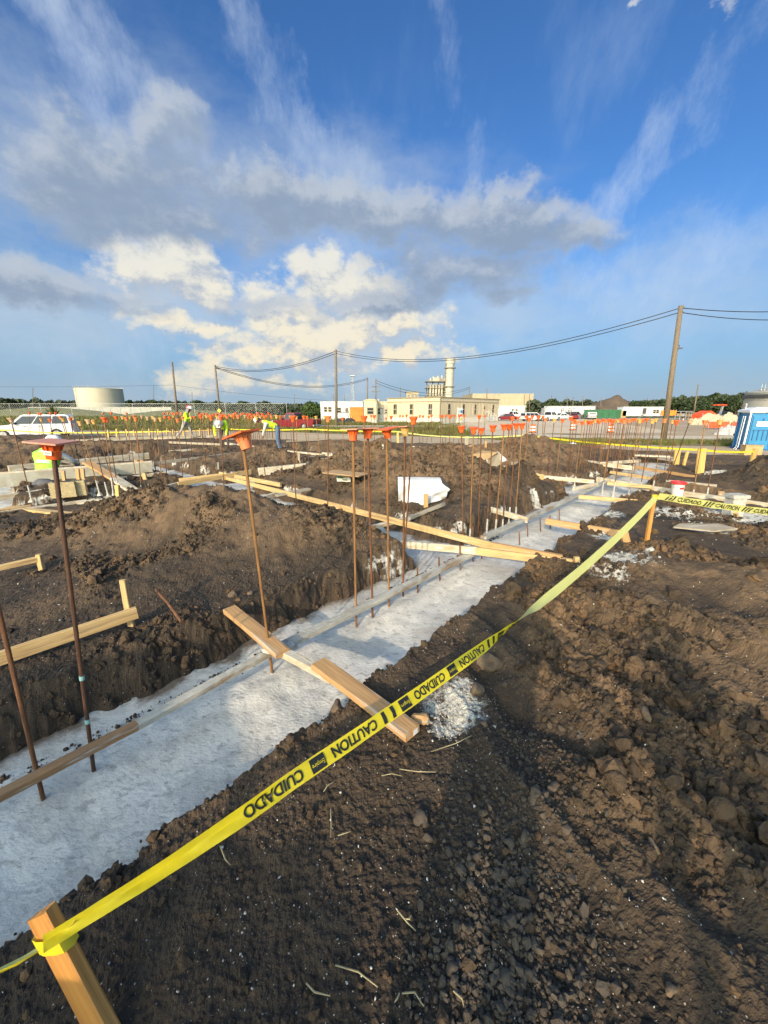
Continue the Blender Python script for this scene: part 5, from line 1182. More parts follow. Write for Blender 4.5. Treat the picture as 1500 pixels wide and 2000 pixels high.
pb('third tan crosspiece at the far end of the footing', 1192, 922, 1276, 935, .0, .0, .05, .07, 'pine_pale')
pb('pale plank on the sand road behind the right rods', 1238, 889, 1310, 892, .0, .0, .25, .05, 'pine_wash')
pb('grey plank lying on the sand beyond the dark pile', 1290, 896, 1370, 906, -.05, -.05, .3, .04, 'pine_grey')
stake('bright yellow tape stake right of the dense rod cluster', 1366, 926, 1372, 876, .0, .20, .05, 'stake_pale')
stake('shorter tan stake left of the yellow tape stake', 1320, 909, 1324, 878, .0, .16, .05, 'stake_pale')
stake('thin tan stake leaning between two tape stakes', 1335, 911, 1343, 882, .0, .08, .04, 'stake_pale')
stake('pale stake holding the far tape before the parking lot', 1027, 884, 1029, 846, .0, .10, .05, 'stake_pale')
stake('pale stake with far tape left of the office windows', 777, 868, 777, 842, .0, .10, .05, 'stake_pale')
stake('grey post stub before the grass verge in the middle', 911, 872, 912, 852, .0, .16, .06, 'pine_grey')
stake('yellow wrapped stake end above the dark pile at right', 1470, 898, 1476, 876, .1, .11, .05, 'stake_pale', y=10.2)
# left work area
q0, q1 = at(-30, 949, -.02), at(298, 920, .05)
r = thing('form_panel', 'long cement washed plywood form panel in front of the crouching worker', 'form panel', q0)
MB().bar(q0+Vector((0, 0, .08)), q1+Vector((0, 0, .08)), .04, .30).build('plywood_face', Mt['ply_grey'], r, local=False)
MB().bar(q0+Vector((0, .03, .245)), q1+Vector((0, .03, .245)), .09, .04).build('top_rail', Mt['pine_wash'], r, local=False)
for f in (.13, .32, .55, .84): p = q0.lerp(q1, f)+Vector((0, .05, .02)); MB().bar(p+Vector((0, 0, -.25)), p+Vector((0, 0, .22)), .07, .04, (0, 1, 0)).build('back_stud', Mt['pine_grey'], r, local=False)
for i, (u, lab) in enumerate([(125, 'left pine upright strapping the plywood form panel'), (153, 'middle pine upright strapping the plywood form panel'), (163, 'right pine upright strapping the plywood form panel')]):
    stake(lab, u+2, 946, u-2, 915+4*(i == 0), .0, .075, .04, 'pine', sink=.02)
pb('long white plank lying behind the form panel', 17, 917, 290, 890, .05, .10, .10, .20, 'pine_wash')
pb('yellow plank end at the left edge behind the form panel', -40, 932, 50, 926, .1, .1, .12, .05, 'stake_pale')
pb('white splashed form board before the crouching worker', -30, 977, 192, 944, -.05, .0, .05, .10, 'pine_wash')
pb('lower splashed form board with tan underside at left', -30, 1010, 228, 973, -.02, -.02, .05, .11, 'pine_wash')
pb('tan scaffold plank leaning diagonally beside the form panel', 170, 903, 225, 935, .38, .12, .20, .05, 'pine')
pb('cement covered lower half of the diagonal scaffold plank', 225, 935, 275, 968, .12, -.02, .20, .055, 'pine_wash')
stake('short yellow stake at the corner of the left footing', 231, 975, 229, 947, -.02, .07, .05, 'stake_pale', sink=.05)
pb('pale 2x4 leading from the left footing towards the middle', 270, 967, 350, 945, -.02, .03, .05, E4, 'pine_wash')
pb('long pine 2x4 across the dirt below the bending workers', 348, 946, 490, 921, .04, .1, E2, .10, 'pine_pale')
pb('second pine 2x4 lying behind the long one', 350, 938, 432, 928, .04, .08, E2, E4, 'pine_pale')
pb('pine 2x4 crossing under the long 2x4 near the second capped rod', 430, 925, 548, 947, .04, .04, .05, E4, 'pine_pale')
pb('white splashed 2x4 leaving the left end of the longest 2x4', 470, 988, 540, 965, -.05, .0, .06, E4, 'pine_wash')
pb('bent pale board beyond the longest 2x4', 540, 968, 604, 955, .02, .06, .14, .03, 'pine_grey')
pb('yellow plank lying on the mud at the far left', 18, 992, 146, 1006, .0, .0, .14, .05, 'pine_pale')
pb('pale plank tip crossing the yellow plank on the mud', -20, 1000, 60, 989, .03, .03, .10, .05, 'pine_pale')
stake('left short stake behind the right end of the form panel', 267, 912, 266, 899, .1, .09, .05, 'pine')
stake('right short stake behind the right end of the form panel', 279, 912, 277, 899, .1, .09, .05, 'pine')
stake('lower peg under the right end of the form panel', 284, 936, 281, 924, .0, .09, .05, 'pine_pale')
stake('small peg in the dirt near the second worker', 426, 915, 425, 903, .05, .08, .05, 'pine_grey')
# blocks beside the crouching worker
for i, (u, v, s, m_, lab) in enumerate([(139, 936, (.36, .2, .19), 'block', 'grey cinder block between the pine uprights'), (128, 972, (.40, .2, .30), 'block_tan', 'tan cinder block left of the form gap'), (148, 969, (.40, .2, .30), 'block_tan', 'tan cinder block right of its twin')]):
    q = at(u, v, -.1); r = thing('cinder_block', lab, 'cinder block', q)
    MB().box((0, 0, s[2]/2+.02), s, rz=.5).build('face_shell', Mt[m_], r)
    for k in (-1, 1): MB().box((k*s[0]*.22*math.cos(.5), k*s[0]*.22*math.sin(.5), s[2]+.022), (.11, .11, .008), rz=.5).build('core_shade', Mt['dark_metal'], r)  # flat dark patches on the solid top, painted shade of the cores
o = MB().blob((0, 0, .1), .22, 8, 2, (1.3, .8, .7)).build('dark_sack', Mt['dark_cloth'], None, True); o.location = at(92, 955, -.1); tag(o, 'dark soggy sack beside the crouching worker', 'sack')
# boards of the far formwork, middle and left
FAR = [(505, 922, 640, 908, -.05, .02, .10, .22, 'pine_wash', 'cement dripped form beam behind the long pine boards'), (640, 912, 692, 917, .03, .03, .08, .10, 'pine', 'orange board behind the small plywood table'),
       (630, 886, 762, 897, .03, .03, .06, .10, 'pine_wash', 'white splashed form board behind the plywood table'), (640, 895, 755, 888, .05, .05, .06, .10, 'pine_wash', 'white form board crossing behind the plywood table'),
       (440, 866, 560, 882, .05, .02, .06, .12, 'pine_wash', 'white form board at the feet of the bending worker'), (560, 882, 660, 892, .02, .02, .06, .10, 'pine_wash', 'white form board continuing right of the jeans worker'),
       (590, 895, 700, 880, .02, .05, .05, .08, 'pine_grey', 'thin grey board over the far trench'), (806, 874, 905, 880, .08, .05, .06, .12, 'pine_wash', 'white splashed board behind the second mound'),
       (838, 888, 912, 876, .04, .08, .06, .10, 'pine_wash', 'second splashed board crossing behind the second mound'), (560, 862, 640, 858, .1, .1, .06, .08, 'pine_grey', 'grey board on the far dirt below the red pickup'),
       (90, 864, 300, 855, .1, .1, .10, .14, 'pine_wash', 'long white form board behind the far left dirt'), (300, 856, 420, 852, .1, .1, .10, .14, 'pine_wash', 'long white form board behind the striding worker'), (180, 858, 330, 850, .15, .15, .05, .10, 'pine_wash', 'thin white rail behind the far left forms'),
       (330, 864, 430, 868, .1, .06, .06, .10, 'pine_grey', 'grey board under the striding worker'), (-20, 868, 80, 862, .05, .05, .10, .10, 'pine_wash', 'white board on the dirt in front of the white wagon'),
       (200, 849, 310, 838, .12, .3, .05, .07, 'stake_pale', 'yellow rail on the peg row at far left'), (310, 844, 440, 839, .2, .3, .05, .07, 'stake_pale', 'yellow rail on the peg row behind the striding worker')]
for (a, b, c, d, z0, z1, w, h, m_, lab) in FAR: pb(lab, a, b, c, d, z0, z1, w, h, m_)
for i in range(15):
    u = 213+i*16+random.uniform(-3, 3); stake(ORD[i]+' from the left pale peg in the row behind the far left forms', u, 853-.25*i, u-1, 839-.2*i+random.uniform(-2, 2), .05, .08, .05, 'stake_pale', group='pegs behind the far left forms')
stake('leaning pale peg beside the transverse far board', 730, 897, 727, 877, .0, .07, .04, 'pine_wash')
stake('white leaning rod like peg left of the second mound', 745, 896, 748, 868, .0, .05, .04, 'pine_wash')
stake('pale peg standing in the white far forms', 585, 905, 583, 884, .0, .07, .04, 'pine_grey')
# plywood on a box, wrapped form, white sheet, loose ply, bucket
q = at(674, 941, .15); r = thing('supply_box', 'white printed carton under the small plywood sheet', 'box', q)
MB().box((0, .12, .085), (.30, .24, .17), rz=-.25).build('carton', Mt['bucket'], r); MB().box((.12, .05, .135), (.24, .20, .07), rz=-.25).build('flap', Mt['pine'], r)
m = MB(); m.box((-.10, -.02, .10), (.13, .012, .04), rz=-.25); m.box((.0, -.04, .05), (.10, .012, .02), rz=-.25); m.build('green_print', Mt['green_fence'], r)
pb('small tan plywood sheet resting on the white carton', 641, 921, 711, 928, .36, .35, .42, .018, 'ply', name='plywood_sheet', cat='plywood')
q = pd(945, 905, 10.0)
r = thing('wrapped_form', 'tan box form wrapped in pale cloth on the back of the mound', 'form box', q)
m = MB(); m.add([(-.42,-.2,-.05),(.0,-.42,-.16),(.45,-.1,0.02),(.0,.25,.05),(-.40,-.2,.24),(.0,-.42,.14),(.36,-.1,.30),(.0,.25,.30)], [(0,1,5,4),(1,2,6,5),(2,3,7,6),(3,0,4,7),(0,3,2,1)]); m.build('wrapper', Mt['tarp_tan'], r)
MB().add([(-.37,-.18,.235),(0,-.37,.14),(.31,-.09,.285),(0,.2,.285),(-.37,-.18,.25),(0,-.37,.155),(.31,-.09,.30),(0,.2,.30)], [(0,3,2,1),(4,5,6,7),(0,1,5,4),(1,2,6,5),(2,3,7,6),(3,0,4,7)]).build('cardboard_lid', Mt['card'], r)
MB().add([(.30,-.1,.32),(.40,-.14,.05),(.62,-.05,.08),(.32,.05,.30)], [(0,1,2),(0,2,3),(0,3,1),(1,3,2)]).build('loose_corner', Mt['sheet'], r)
stake('peg before the wrapped box form', 951, 912, 952, 904, .1, .08, .05, 'pine_pale')
stake('upright peg sticking up behind the wrapped box form', 948, 884, 949, 862, .3, .06, .04, 'pine')
pb('flat pine board behind the wrapped box form', 918, 871, 956, 869, .35, .35, .12, .05, 'pine')
q = pd(822, 962, 6.6)
r = thing('sheet_bundle', 'white plastic sheet draped over a dark panel on the mound', 'plastic sheet', q)
n, mm = 26, 14; vs = []
for j in range(mm+1):
    for i in range(n+1):
        a, b = i/n, j/mm                       # across, down
        xl, xr = -.41+.02*b, float(np.interp(b, [0, .22, .30, .52, .62, 1], [.33, .35, .38, .50, .44, .42]))
        x = xl+(xr-xl)*a; z = .28-b*(.58-.24*a)-.015*a
        y = -.06-.12*b+.05*math.sin(a*5+b*2)*b+.02*math.sin(a*17+b*9)*b+.07*max(0, math.sin(a*8-b*6))**3*b-.04*abs(math.sin(a*3.1+b*4))**4
        if j == 0: y = .05
        vs.append((x, y, z+.012*math.sin(a*11)*b))
MB().add(vs, [(j*(n+1)+i, j*(n+1)+i+1, (j+1)*(n+1)+i+1, (j+1)*(n+1)+i) for j in range(mm) for i in range(n)]).build('sheet', Mt['sheet'], r, 40)
MB().add([(-.43,.03,.285),(.38,.03,.27),(.50,.02,.10),(.48,.02,-.06),(-.40,.02,-.28),(-.43,.12,.27),(.38,.12,.25),(.50,.12,.08),(.48,.12,-.08),(-.40,.12,-.30)], [(0,1,2,3,4),(9,8,7,6,5)]+[(i,i+5,(i+1)%5+5,(i+1)%5) for i in range(5)]).build('dark_backing', Mt['dark_sheet'], r)
stake('short pine peg standing in front of the white sheet', 832, 986, 832, 965, .1, .075, .04, 'pine', y=6.25)
q = at(1372, 1040, .02); o = MB().add([(-.34,.08,0),(.05,-.10,.0),(.40,-.06,.02),(.30,.12,.03),(-.2,.16,.02),(-.34,.08,.02),(.05,-.10,.02),(.40,-.06,.04),(.30,.12,.05),(-.2,.16,.04)], [(4,3,2,1,0),(5,6,7,8,9)]+[(i,(i+1)%5,(i+1)%5+5,i+5) for i in range(5)]).build('plywood_sheet', Mt['pine_grey'])
o.location = (q.x, q.y, ground(q.x, q.y)+.05); tag(o, 'grey plywood scrap lying on the mud below the caution lettering', 'plywood')
q = at(1320, 971, -.02)
r = thing('bucket', 'white plastic bucket with red lid behind the tape', 'bucket', q)
MB().lathe([(.125, 0), (.150, .36), (.155, .36), (.155, .385), (.148, .385)], 24).build('pail', Mt['bucket'], r, smooth=40)
MB().lathe([(.150, .372), (.185, .376), (.190, .40), (.185, .425), (.165, .43), (.160, .415)], 24).build('lid', Mt['red_plastic'], r, smooth=40)
MB().box((-.01, -.142, .13), (.12, .01, .19)).build('paper_label', Mt['white'], r); MB().box((.0, -.150, .27), (.10, .012, .05)).build('red_print', Mt['red_plastic'], r)
r.scale = (.70, .70, .70)
m = MB(); m.tube([(.155*math.cos(g), -.155*abs(math.sin(g))*.6-.03, .33-.12*math.sin(g)) for g in [math.pi*k/10 for k in range(11)]], .004, 5); m.build('handle', Mt['grey_metal'], r)
q = at(1428, 1012, -.05)
o = MB().box((0, 0, .17), (.20, .16, .34)).box((0, 0, .36), (.26, .2, .05)).build('pier_block', Mt['crust']); o.location = q; tag(o, 'cement covered wooden pier block below the right tape', 'block')
pb('upright pale board beside the pier block', 1438, 1016, 1436, 1000, -.05, .12, .05, .05, 'pine_pale')
# ------------------------------------------------------------------ rods and caps
def cap_mesh(v, hi):
    n = 28 if hi else 9; mb = MB()
    mb.lathe([(.0245, -.068), (.027, -.052), (.0285, -.034), (.0295, -.030), (.027, -.027), (.031, -.012), (.040, -.004), (.040, .0)] if hi else [(.028, -.085), (.036, -.04), (.052, -.008), (.052, 0)], n)
    if hi:
        for k in range(10):
            g = 2*math.pi*k/10; mb.bar((.0275*math.cos(g), .0275*math.sin(g), -.029), (.036*math.cos(g), .036*math.sin(g), -.004), .005, .008)
    return mb.mesh('cap', Mt[v], 40 if hi else False)
CAPM = {(v, h): cap_mesh(v, h) for v in ('cap', 'cap2', 'cap_yellow', 'cap_pale') for h in (0, 1)}
def plate_mesh(m): return MB().prism([(-.066, -.062), (.066, -.062), (.066, .062), (-.066, .062)], .0005, .0075).mesh('plate', Mt[m])
PLM = {m: plate_mesh(m) for m in ('plate', 'cap', 'cap_yellow', 'cap_pale')}
TOPD = MB().lathe([(.042, 0), (.052, .002), (.052, .010), (.02, .013)], 14).mesh('flange', Mt['cap'])
RODM = {}
def rod_mesh(L, r, m, ribs):
    k = (round(L, 2) if not ribs else L, r, m, ribs)
    if k in RODM: return RODM[k]
    mb = MB()
    if ribs:
        n = 12; step = .016; vs = []; rings = int(L/step*2)
        for i in range(rings+1):
            z = L*i/rings; rr = r*(1.09 if i % 2 else .95)
            for q in range(n):
                g = 2*math.pi*q/n; s = 1.07 if q in (0, n//2) else 1; vs.append((rr*s*math.cos(g), rr*s*math.sin(g), z+.006*math.sin(g)))
        mb.add(vs, [(i*n+q, i*n+(q+1)%n, (i+1)*n+(q+1)%n, (i+1)*n+q) for i in range(rings) for q in range(n)])
    else: mb.lathe([(r, 0), (r, L*.33), (r, L*.66), (r, L)], 7)
    RODM[k] = mb.mesh('rod', Mt[m], True); return RODM[k]
CRUST = {}
def crust_mesh(hh, k):
    if (hh, k) not in CRUST:
        rr = random.Random(k); n = 6
        CRUST[(hh, k)] = MB().lathe([(.05+.03*rr.random(), -.02), (.03, .03)]+[(.0125+.007*rr.random()*(1-i/n), hh*(i+1)/n) for i in range(n)], 8).mesh('cement_crust', Mt['crust'])
    return CRUST[(hh, k)]
NR = [0]
def rod(label, ut, vt, ub, vb, cap='cap', plate=None, zb=-.3, r=.0092, m='rust_light', ribs=0, crust=0, group=None, hi=0, tilt=0, y=None, cs=1.0, ztop=None):
    if hi and cs == 1.0: cs = 1.12
    NR[0] += 1; rr = random.Random(NR[0]*13)
    b = at(ub, vb, zb) if y is None else pd(ub, vb, y)
    t = pd(ut, vt, b.y); d = t-b; L = d.length
    root = thing('rebar_dowel', label, 'rebar', b, 0, group)
    root.rotation_mode = 'QUATERNION'; root.rotation_quaternion = Vector((0, 0, 1)).rotation_difference(d)
    me = rod_mesh(math.ceil((L-.02)*4)/4 if not ribs else L-.02, r, m, ribs); Lm = max(v.co.z for v in me.vertices) if False else None
    o = inst('rod', me, root)
    if not ribs: o.scale = (1, 1, (L-.02)/(math.ceil((L-.02)*4)/4))
    if cap:
        c = inst('cap', CAPM[(cap, hi)], root, (0, 0, L-.01)); c.rotation_euler = (tilt+rr.uniform(-.05, .05), rr.uniform(-.06, .06), rr.uniform(0, 6)); c.scale = (cs*rr.uniform(.95, 1.08),)*2+(cs*rr.uniform(.95, 1.08),)
        if plate:
            p = inst('plate', PLM[plate], c); p.rotation_euler = (rr.uniform(-.03, .03), rr.uniform(-.03, .03), 0)
        elif hi or rr.random() < .5: inst('flange', TOPD, c) if cap == 'cap' else None
    if crust: inst('cement_crust', crust_mesh(crust, NR[0] % 4), root)
    return root, L, b, d
# nearest
r_, L_, b_, d_ = rod('tall dark rusty rebar nearest the camera with steel plate on its orange cap', 101, 860, 185, 1520, 'cap', 'plate', m='rust_dark', ribs=1, hi=1, crust=.05)
for c in r_.children:
    if c.name.startswith('cap'): c.rotation_euler = (0, .02, 1.52); c.scale = (1.02, 1.02, 1.0); capo = c
d = MB().box((-.0296, 0, -.040), (.0012, .032, .017)).build('sticker', Mt['white'], capo); capo.rotation_euler = (0.02, 0, 1.62)
m = MB()
for k in range(7): m.box((-.0304, -.010+.0033*k, -.040), (.0008, .0014+.001*(k % 2), .010))
m.build('barcode', Mt['grey_print'], capo)
for z in (.37, .63): MB().lathe([(.0112, z-.012), (.0112, z+.012)], 10).build('teal_tape', Mt['teal'], r_)
rod('rough ribbed rusty rebar leaning in from the left edge', -78, 872, 88, 1576, 'cap', 'plate', m='rust', ribs=1, hi=1, crust=.04)
rod('ochre rebar with tilted plain orange cap before the big mound', 472, 846, 533, 1325, 'cap2', 'cap', m='rust_light', ribs=1, hi=1, tilt=-.25, crust=.05, cs=1.3)
rod('first of four close rusty rebars with pale plate on orange cap', 689, 837, 696, 1231, 'cap', 'plate', m='rust_light', ribs=1, hi=1, crust=.02)
rod('second of the four close rebars, plate cap with small sticker', 718, 835, 728, 1215, 'cap', 'plate', m='rust', ribs=1, hi=1)
rod('third of the four close rebars with bright orange plate cap', 755, 836, 760, 1196, 'cap', 'cap', m='rust_light', ribs=1, hi=1, tilt=.12)
rod('fourth of the four close rebars with yellowish cap and tilted plate', 791, 832, 787, 1175, 'cap_yellow', 'plate', m='rust', ribs=1, hi=1, tilt=.1)
rod('slim rebar behind the fourth close rebar by the white sheet', 808, 812, 789, 1096, 'cap', None, m='rust', zb=-.2)
rod('short bare rebar stub beside the strip board under the crossing', None or 815, 1105, 816, 1165, None, m='rust')
rod('bare rebar stub in the footing right of the four close rebars', 857, 1085, 859, 1141, None, m='rust')
rod('bare rebar stub just before the plank crossing', 898, 1062, 899, 1122, None, m='rust_light')
NEARR = [(901, 832, 905, 1072, .0), (925.5, 834, 917, 1069, .28), (940, 836, 934, 1049, 0), (963, 831, 950, 1050, .30), (985, 829, 967, 1045, .26), (995, 829, 981, 1037, .2), (1009, 827, 993, 1029, .34), (1020, 827, 1006, 1023, .30)]
def row(lst, phrase, group, zb=-.3, caps=('cap',), mats=('rust_light', 'rust'), **k):
    for i, q in enumerate(lst):
        rr = random.Random(i*7+len(lst)); kk = dict(k); kk.setdefault('crust', q[4] if len(q) > 4 else 0)
        rod('%s from the left %s' % (ORD[i], phrase), q[0], q[1], q[2], q[3], caps[i % len(caps)], None, zb, m=mats[i % len(mats)], group=group, **kk)
row(NEARR, 'rebar with orange cap on the footing before the crossing planks', 'rebars by the plank crossing', mats=('rust', 'rust_light', 'rust'), hi=1)
row([(1001, 821, 0, 0), ][:0], '', '')
RIGHT = [(1197, 819, 1175, 968, .30), (1220, 819, 1197, 972, .36), (1250, 818, 1227, 970, .36), (1275, 818, 1247, 973, .36), (1299, 817, 1273, 967, .34), (1322, 821, 1298, 967, .34), (1378, 820, 1350, 988, .34), (1407, 819, 1377, 990, .40)]
row(RIGHT, 'rebar with white foot along the right form board', 'rebars by the right form board', caps=('cap', 'cap2', 'cap_yellow', 'cap_yellow', 'cap2'))
def vb(u, vt, vbm): return u+(750-u)*(vbm-vt)/(3820-vt)
DENSE = []
for i, (u, vt, vbm, cr) in enumerate([(1138, 823, 950, .26), (1149, 821, 945, .30), (1158, 820, 932, .2), (1163, 819, 925, 0), (1171, 821, 941, .22), (1178, 818, 918, 0), (1183, 819, 936, 0), (1190, 818, 930, .2), (1195, 819, 922, 0), (1203, 818, 914, 0), (1208, 819, 930, 0), (1214, 819, 925, .15), (1219, 818, 915, 0), (1227, 818, 922, 0), (1234, 818, 912, 0), (1239, 817, 908, 0), (1244, 818, 918, .2)]):
    DENSE.append((u, vt, vb(u, vt, vbm), vbm, cr))
row(DENSE, 'rebar of the dense cluster at the footing end', 'dense rebar cluster at the footing end', caps=('cap', 'cap', 'cap2', 'cap_yellow', 'cap', 'cap', 'cap2'), mats=('rust_light', 'rust', 'rust'))
rod('dark bent rebar standing alone behind the red lidded bucket', 1349, 818, 1300, 950, 'cap_pale', None, m='rust_dark', zb=-.1)
rod('yellow capped rebar just left of the thick utility pole', 1282, 817, 1262, 915, 'cap_yellow', None, m='rust', zb=-.1)
rod('pale capped rebar just right of the thick utility pole', 1314, 820, 1296, 930, 'cap_yellow', None, m='rust', zb=-.1)
LEFT = [(20, 815, 62, 978, .3), (80, 817, 92, 900, 0), (97, 818, 112, 905, 0), (117, 812, 150, 916, 0), (122, 816, 156, 930, .2), (136, 815, 160, 930, .2), (142, 813, 172, 918, 0), (155, 822, 195, 966, .3), (171, 818, 212, 970, .3), (182, 819, 229, 966, .2), (203, 815, 222, 970, .4), (208, 815, 231, 960, .3), (253, 813, 278, 896, .2), (265, 814, 276, 958, .12), (277, 811, 282, 912, 0), (298, 812, 302, 915, 0), (303, 815, 317, 947, 0), (313, 815, 328, 948, 0), (331, 814, 343, 906, .2), (347, 817, 358, 942, 0), (373, 812, 374, 905, .2)]
row(LEFT, 'leaning rebar with cap over the left formwork', 'rebars over the left formwork', zb=-.1, caps=('cap_pale', 'cap_yellow', 'cap', 'cap2', 'cap_yellow', 'cap2', 'cap_pale', 'cap_yellow'), mats=('rust', 'rust_light', 'rust_dark'))
MID = [(391, 811, 405, 927), (403, 811, 419, 900), (431, 812, 437, 947), (451, 810, 460, 872), (465, 811, 473, 926), (485, 813, 497, 902), (500, 811, 521, 946), (517, 815, 522, 882), (540, 810, 553, 932), (556, 811, 560, 858), (572, 812, 579, 1000), (579, 812, 580, 917), (593, 812, 605, 920), (617, 812, 627, 911), (641, 811, 640, 1020), (669, 815, 671, 907), (687, 812, 688, 880), (711, 812, 713, 1018)]
row(MID, 'slim rebar between the workers and the second mound', 'rebars between workers and mound', zb=-.1, caps=('cap', 'cap_yellow', 'cap', 'cap_yellow', 'cap2'), mats=('rust', 'rust_light'))
FARR = [(725, 811, 727, 862), (731, 811, 731, 884), (754, 815, 754, 868), (764, 812, 763, 887), (781, 811, 781, 858), (787, 811, 787, 860), (794, 810, 794, 864), (820, 811, 819, 863), (826, 811, 826, 866), (838, 812, 833, 869), (843, 810, 843, 864), (861, 810, 860, 878), (864, 811, 864, 870), (871, 810, 870, 869), (879, 811, 877, 895), (887, 810, 886, 866), (897, 811, 896, 866), (907, 810, 906, 868), (936, 811, 932, 898), (947, 811, 946, 861)]
for i, q in enumerate(FARR): rod(ORD[i]+' from the left thin rebar before the cream office', *q, 'cap', None, .0, r=.011, m='rust', group='far rebars before the cream office', cs=1.25)
FARC = [(1001, 813, 1000, 906), (1012, 813, 1010, 880), (1029, 811, 1027, 906), (1040, 811, 1036, 891), (1052, 812, 1045, 901), (1061, 812, 1059, 881), (1116, 813, 1108, 930)]
for i, q in enumerate(FARC): rod(ORD[i]+' from the left thin rebar before the parked cars', *q, 'cap', None, .0, r=.011, m='rust', group='far rebars before the parked cars', cs=1.2)
for i, u in enumerate([57, 75, 79, 98, 108, 200, 217, 247, 320, 328, 337, 341, 347, 354]):
    rod(ORD[i]+' from the left small far rebar before the green field', u, 805+.6*(i % 3), u+2, 848+2*(i % 4), ('cap', 'cap2')[i % 2], None, .1, r=.011, m='rust', group='far rebars before the green field', cs=1.5)
for i in range(30):
    u = 388+i*4.9+random.uniform(-2, 2); rod('far orange capped rebar in the dense row above the bending workers', u, 806+random.uniform(-1, 5), u+3, 856+random.uniform(-4, 14), ('cap', 'cap', 'cap2')[i % 3], None, .05, r=.011, m='rust', group='dense far rebar row above the workers', cs=1.45)
MORE = []
for i, (u, vt, vbm) in enumerate([(1001, 815, 935), (1034, 816, 925), (1066, 816, 930), (1083, 817, 940), (1099, 818, 934), (1122, 818, 930), (1128, 821, 943), (1144, 819, 925), (1154, 822, 936), (1167, 818, 915), (1186, 818, 915), (1199, 819, 934), (1211, 817, 910), (1223, 817, 908), (1230, 819, 926), (1247, 817, 912), (1256, 818, 930), (1264, 817, 918)]): MORE.append((u, vt, vb(u, vt, vbm), vbm, .15*(i % 3 == 0)))
row(MORE, 'slender rebar between the third mound and thick pole', 'slender rebars by the third mound', zb=-.15, caps=('cap', 'cap', 'cap2', 'cap_yellow'), mats=('rust', 'rust_light', 'rust'))
ML = []
for i, (u, vt, vbm) in enumerate([(226, 813, 905), (239, 812, 915), (246, 814, 935), (261, 811, 890), (288, 813, 925), (322, 812, 900), (338, 811, 885), (357, 813, 915), (379, 813, 895), (396, 812, 890), (412, 813, 930), (424, 812, 905), (443, 812, 895), (456, 811, 905), (478, 811, 890), (492, 812, 915), (508, 812, 890), (530, 812, 900), (547, 812, 890), (566, 811, 885), (600, 813, 900), (634, 812, 890)]): ML.append((u, vt, vb(u, vt, vbm), vbm, 0))
row(ML, 'slender rebar of the left rows behind the forms', 'slender rebars of the left rows', zb=-.05, caps=('cap', 'cap_yellow', 'cap2', 'cap', 'cap_pale'), mats=('rust', 'rust_dark', 'rust_light'))
for (a, b, c, d, z0, z1, w, h, m_, lab) in [(150, 985, 262, 972, -.02, .0, .06, .10, 'pine_wash', 'white caked board beside the lower left footing'), (196, 918, 300, 908, .05, .05, .05, .09, 'pine_wash', 'white form board right of the cinder blocks'), (300, 905, 405, 893, .05, .08, .05, .09, 'pine_grey', 'grey form board among the left rods'),
        (405, 893, 470, 884, .08, .06, .05, .09, 'pine_wash', 'white form board among the left rods'), (236, 935, 330, 924, .0, .02, .05, .09, 'pine_wash', 'pale 2x4 behind the diagonal scaffold plank'), (330, 882, 420, 876, .1, .1, .05, .09, 'pine_wash', 'white board on the dirt before the second worker'), (455, 905, 520, 897, .0, .0, .05, .09, 'pine_wash', 'white board before the jeans worker'),
        (490, 885, 575, 893, .02, .0, .06, .10, 'pine_wash', 'white form edge below the jeans worker'), (560, 905, 640, 897, .02, .02, .05, .08, 'pine_wash', 'white cross form left of the plywood table'), (655, 905, 720, 897, .02, .02, .05, .08, 'pine_wash', 'white cross form behind the plywood table'), (20, 888, 90, 880, .1, .1, .06, .10, 'pine_wash', 'white board on the mud behind the crouching worker'),
        (1000, 905, 1075, 897, .15, .1, .05, .08, 'pine_grey', 'grey board on the third mound side'), (1120, 955, 1166, 946, -.02, -.02, .05, .08, 'pine_wash', 'white form end left of the dense rods'), (1180, 905, 1250, 900, .05, .05, .06, .09, 'pine_wash', 'white form board behind the dense rods'), (1300, 940, 1400, 950, .0, .0, .05, .08, 'pine_grey', 'grey board lying before the dark pile')]: pb(lab, a, b, c, d, z0, z1, w, h, m_)
for (u, v, lab) in [(1407, 968, 'loose faded mushroom cap lying on the dirt behind the right tape'), (1432, 975, 'loose white mushroom cap on the pier block at right')]:
    q = at(u, v, .10); o = inst('loose_cap', CAPM[('cap_pale', 1)], None, q+Vector((0, 0, .08))); o.rotation_euler = (0, .2, 0); o.scale = (1.25, 1.25, 1.1); tag(o, lab, 'cap')
q0, q1 = at(305, 1152, .17), at(354, 1214, .09); o = MB().tube([q0, q0.lerp(q1, .5)+Vector((0, 0, .02)), q1], .012, 8).build('steel_bar', Mt['rust']); tag(o, 'short loose rusty bar lying on the mound slope', 'steel bar')
for i, (u, v) in enumerate([(923, 1090), (940, 1085), (1014, 1055), (1030, 1040), (1055, 1028), (1074, 1022), (1092, 1010)]):
    q = at(u, v+14, -.3); rod('thin form pin standing in the footing beside the far strip board', u, v-18, u+1, v+14, None, None, -.3, r=.009, m='rust', group='form pins in the footing')
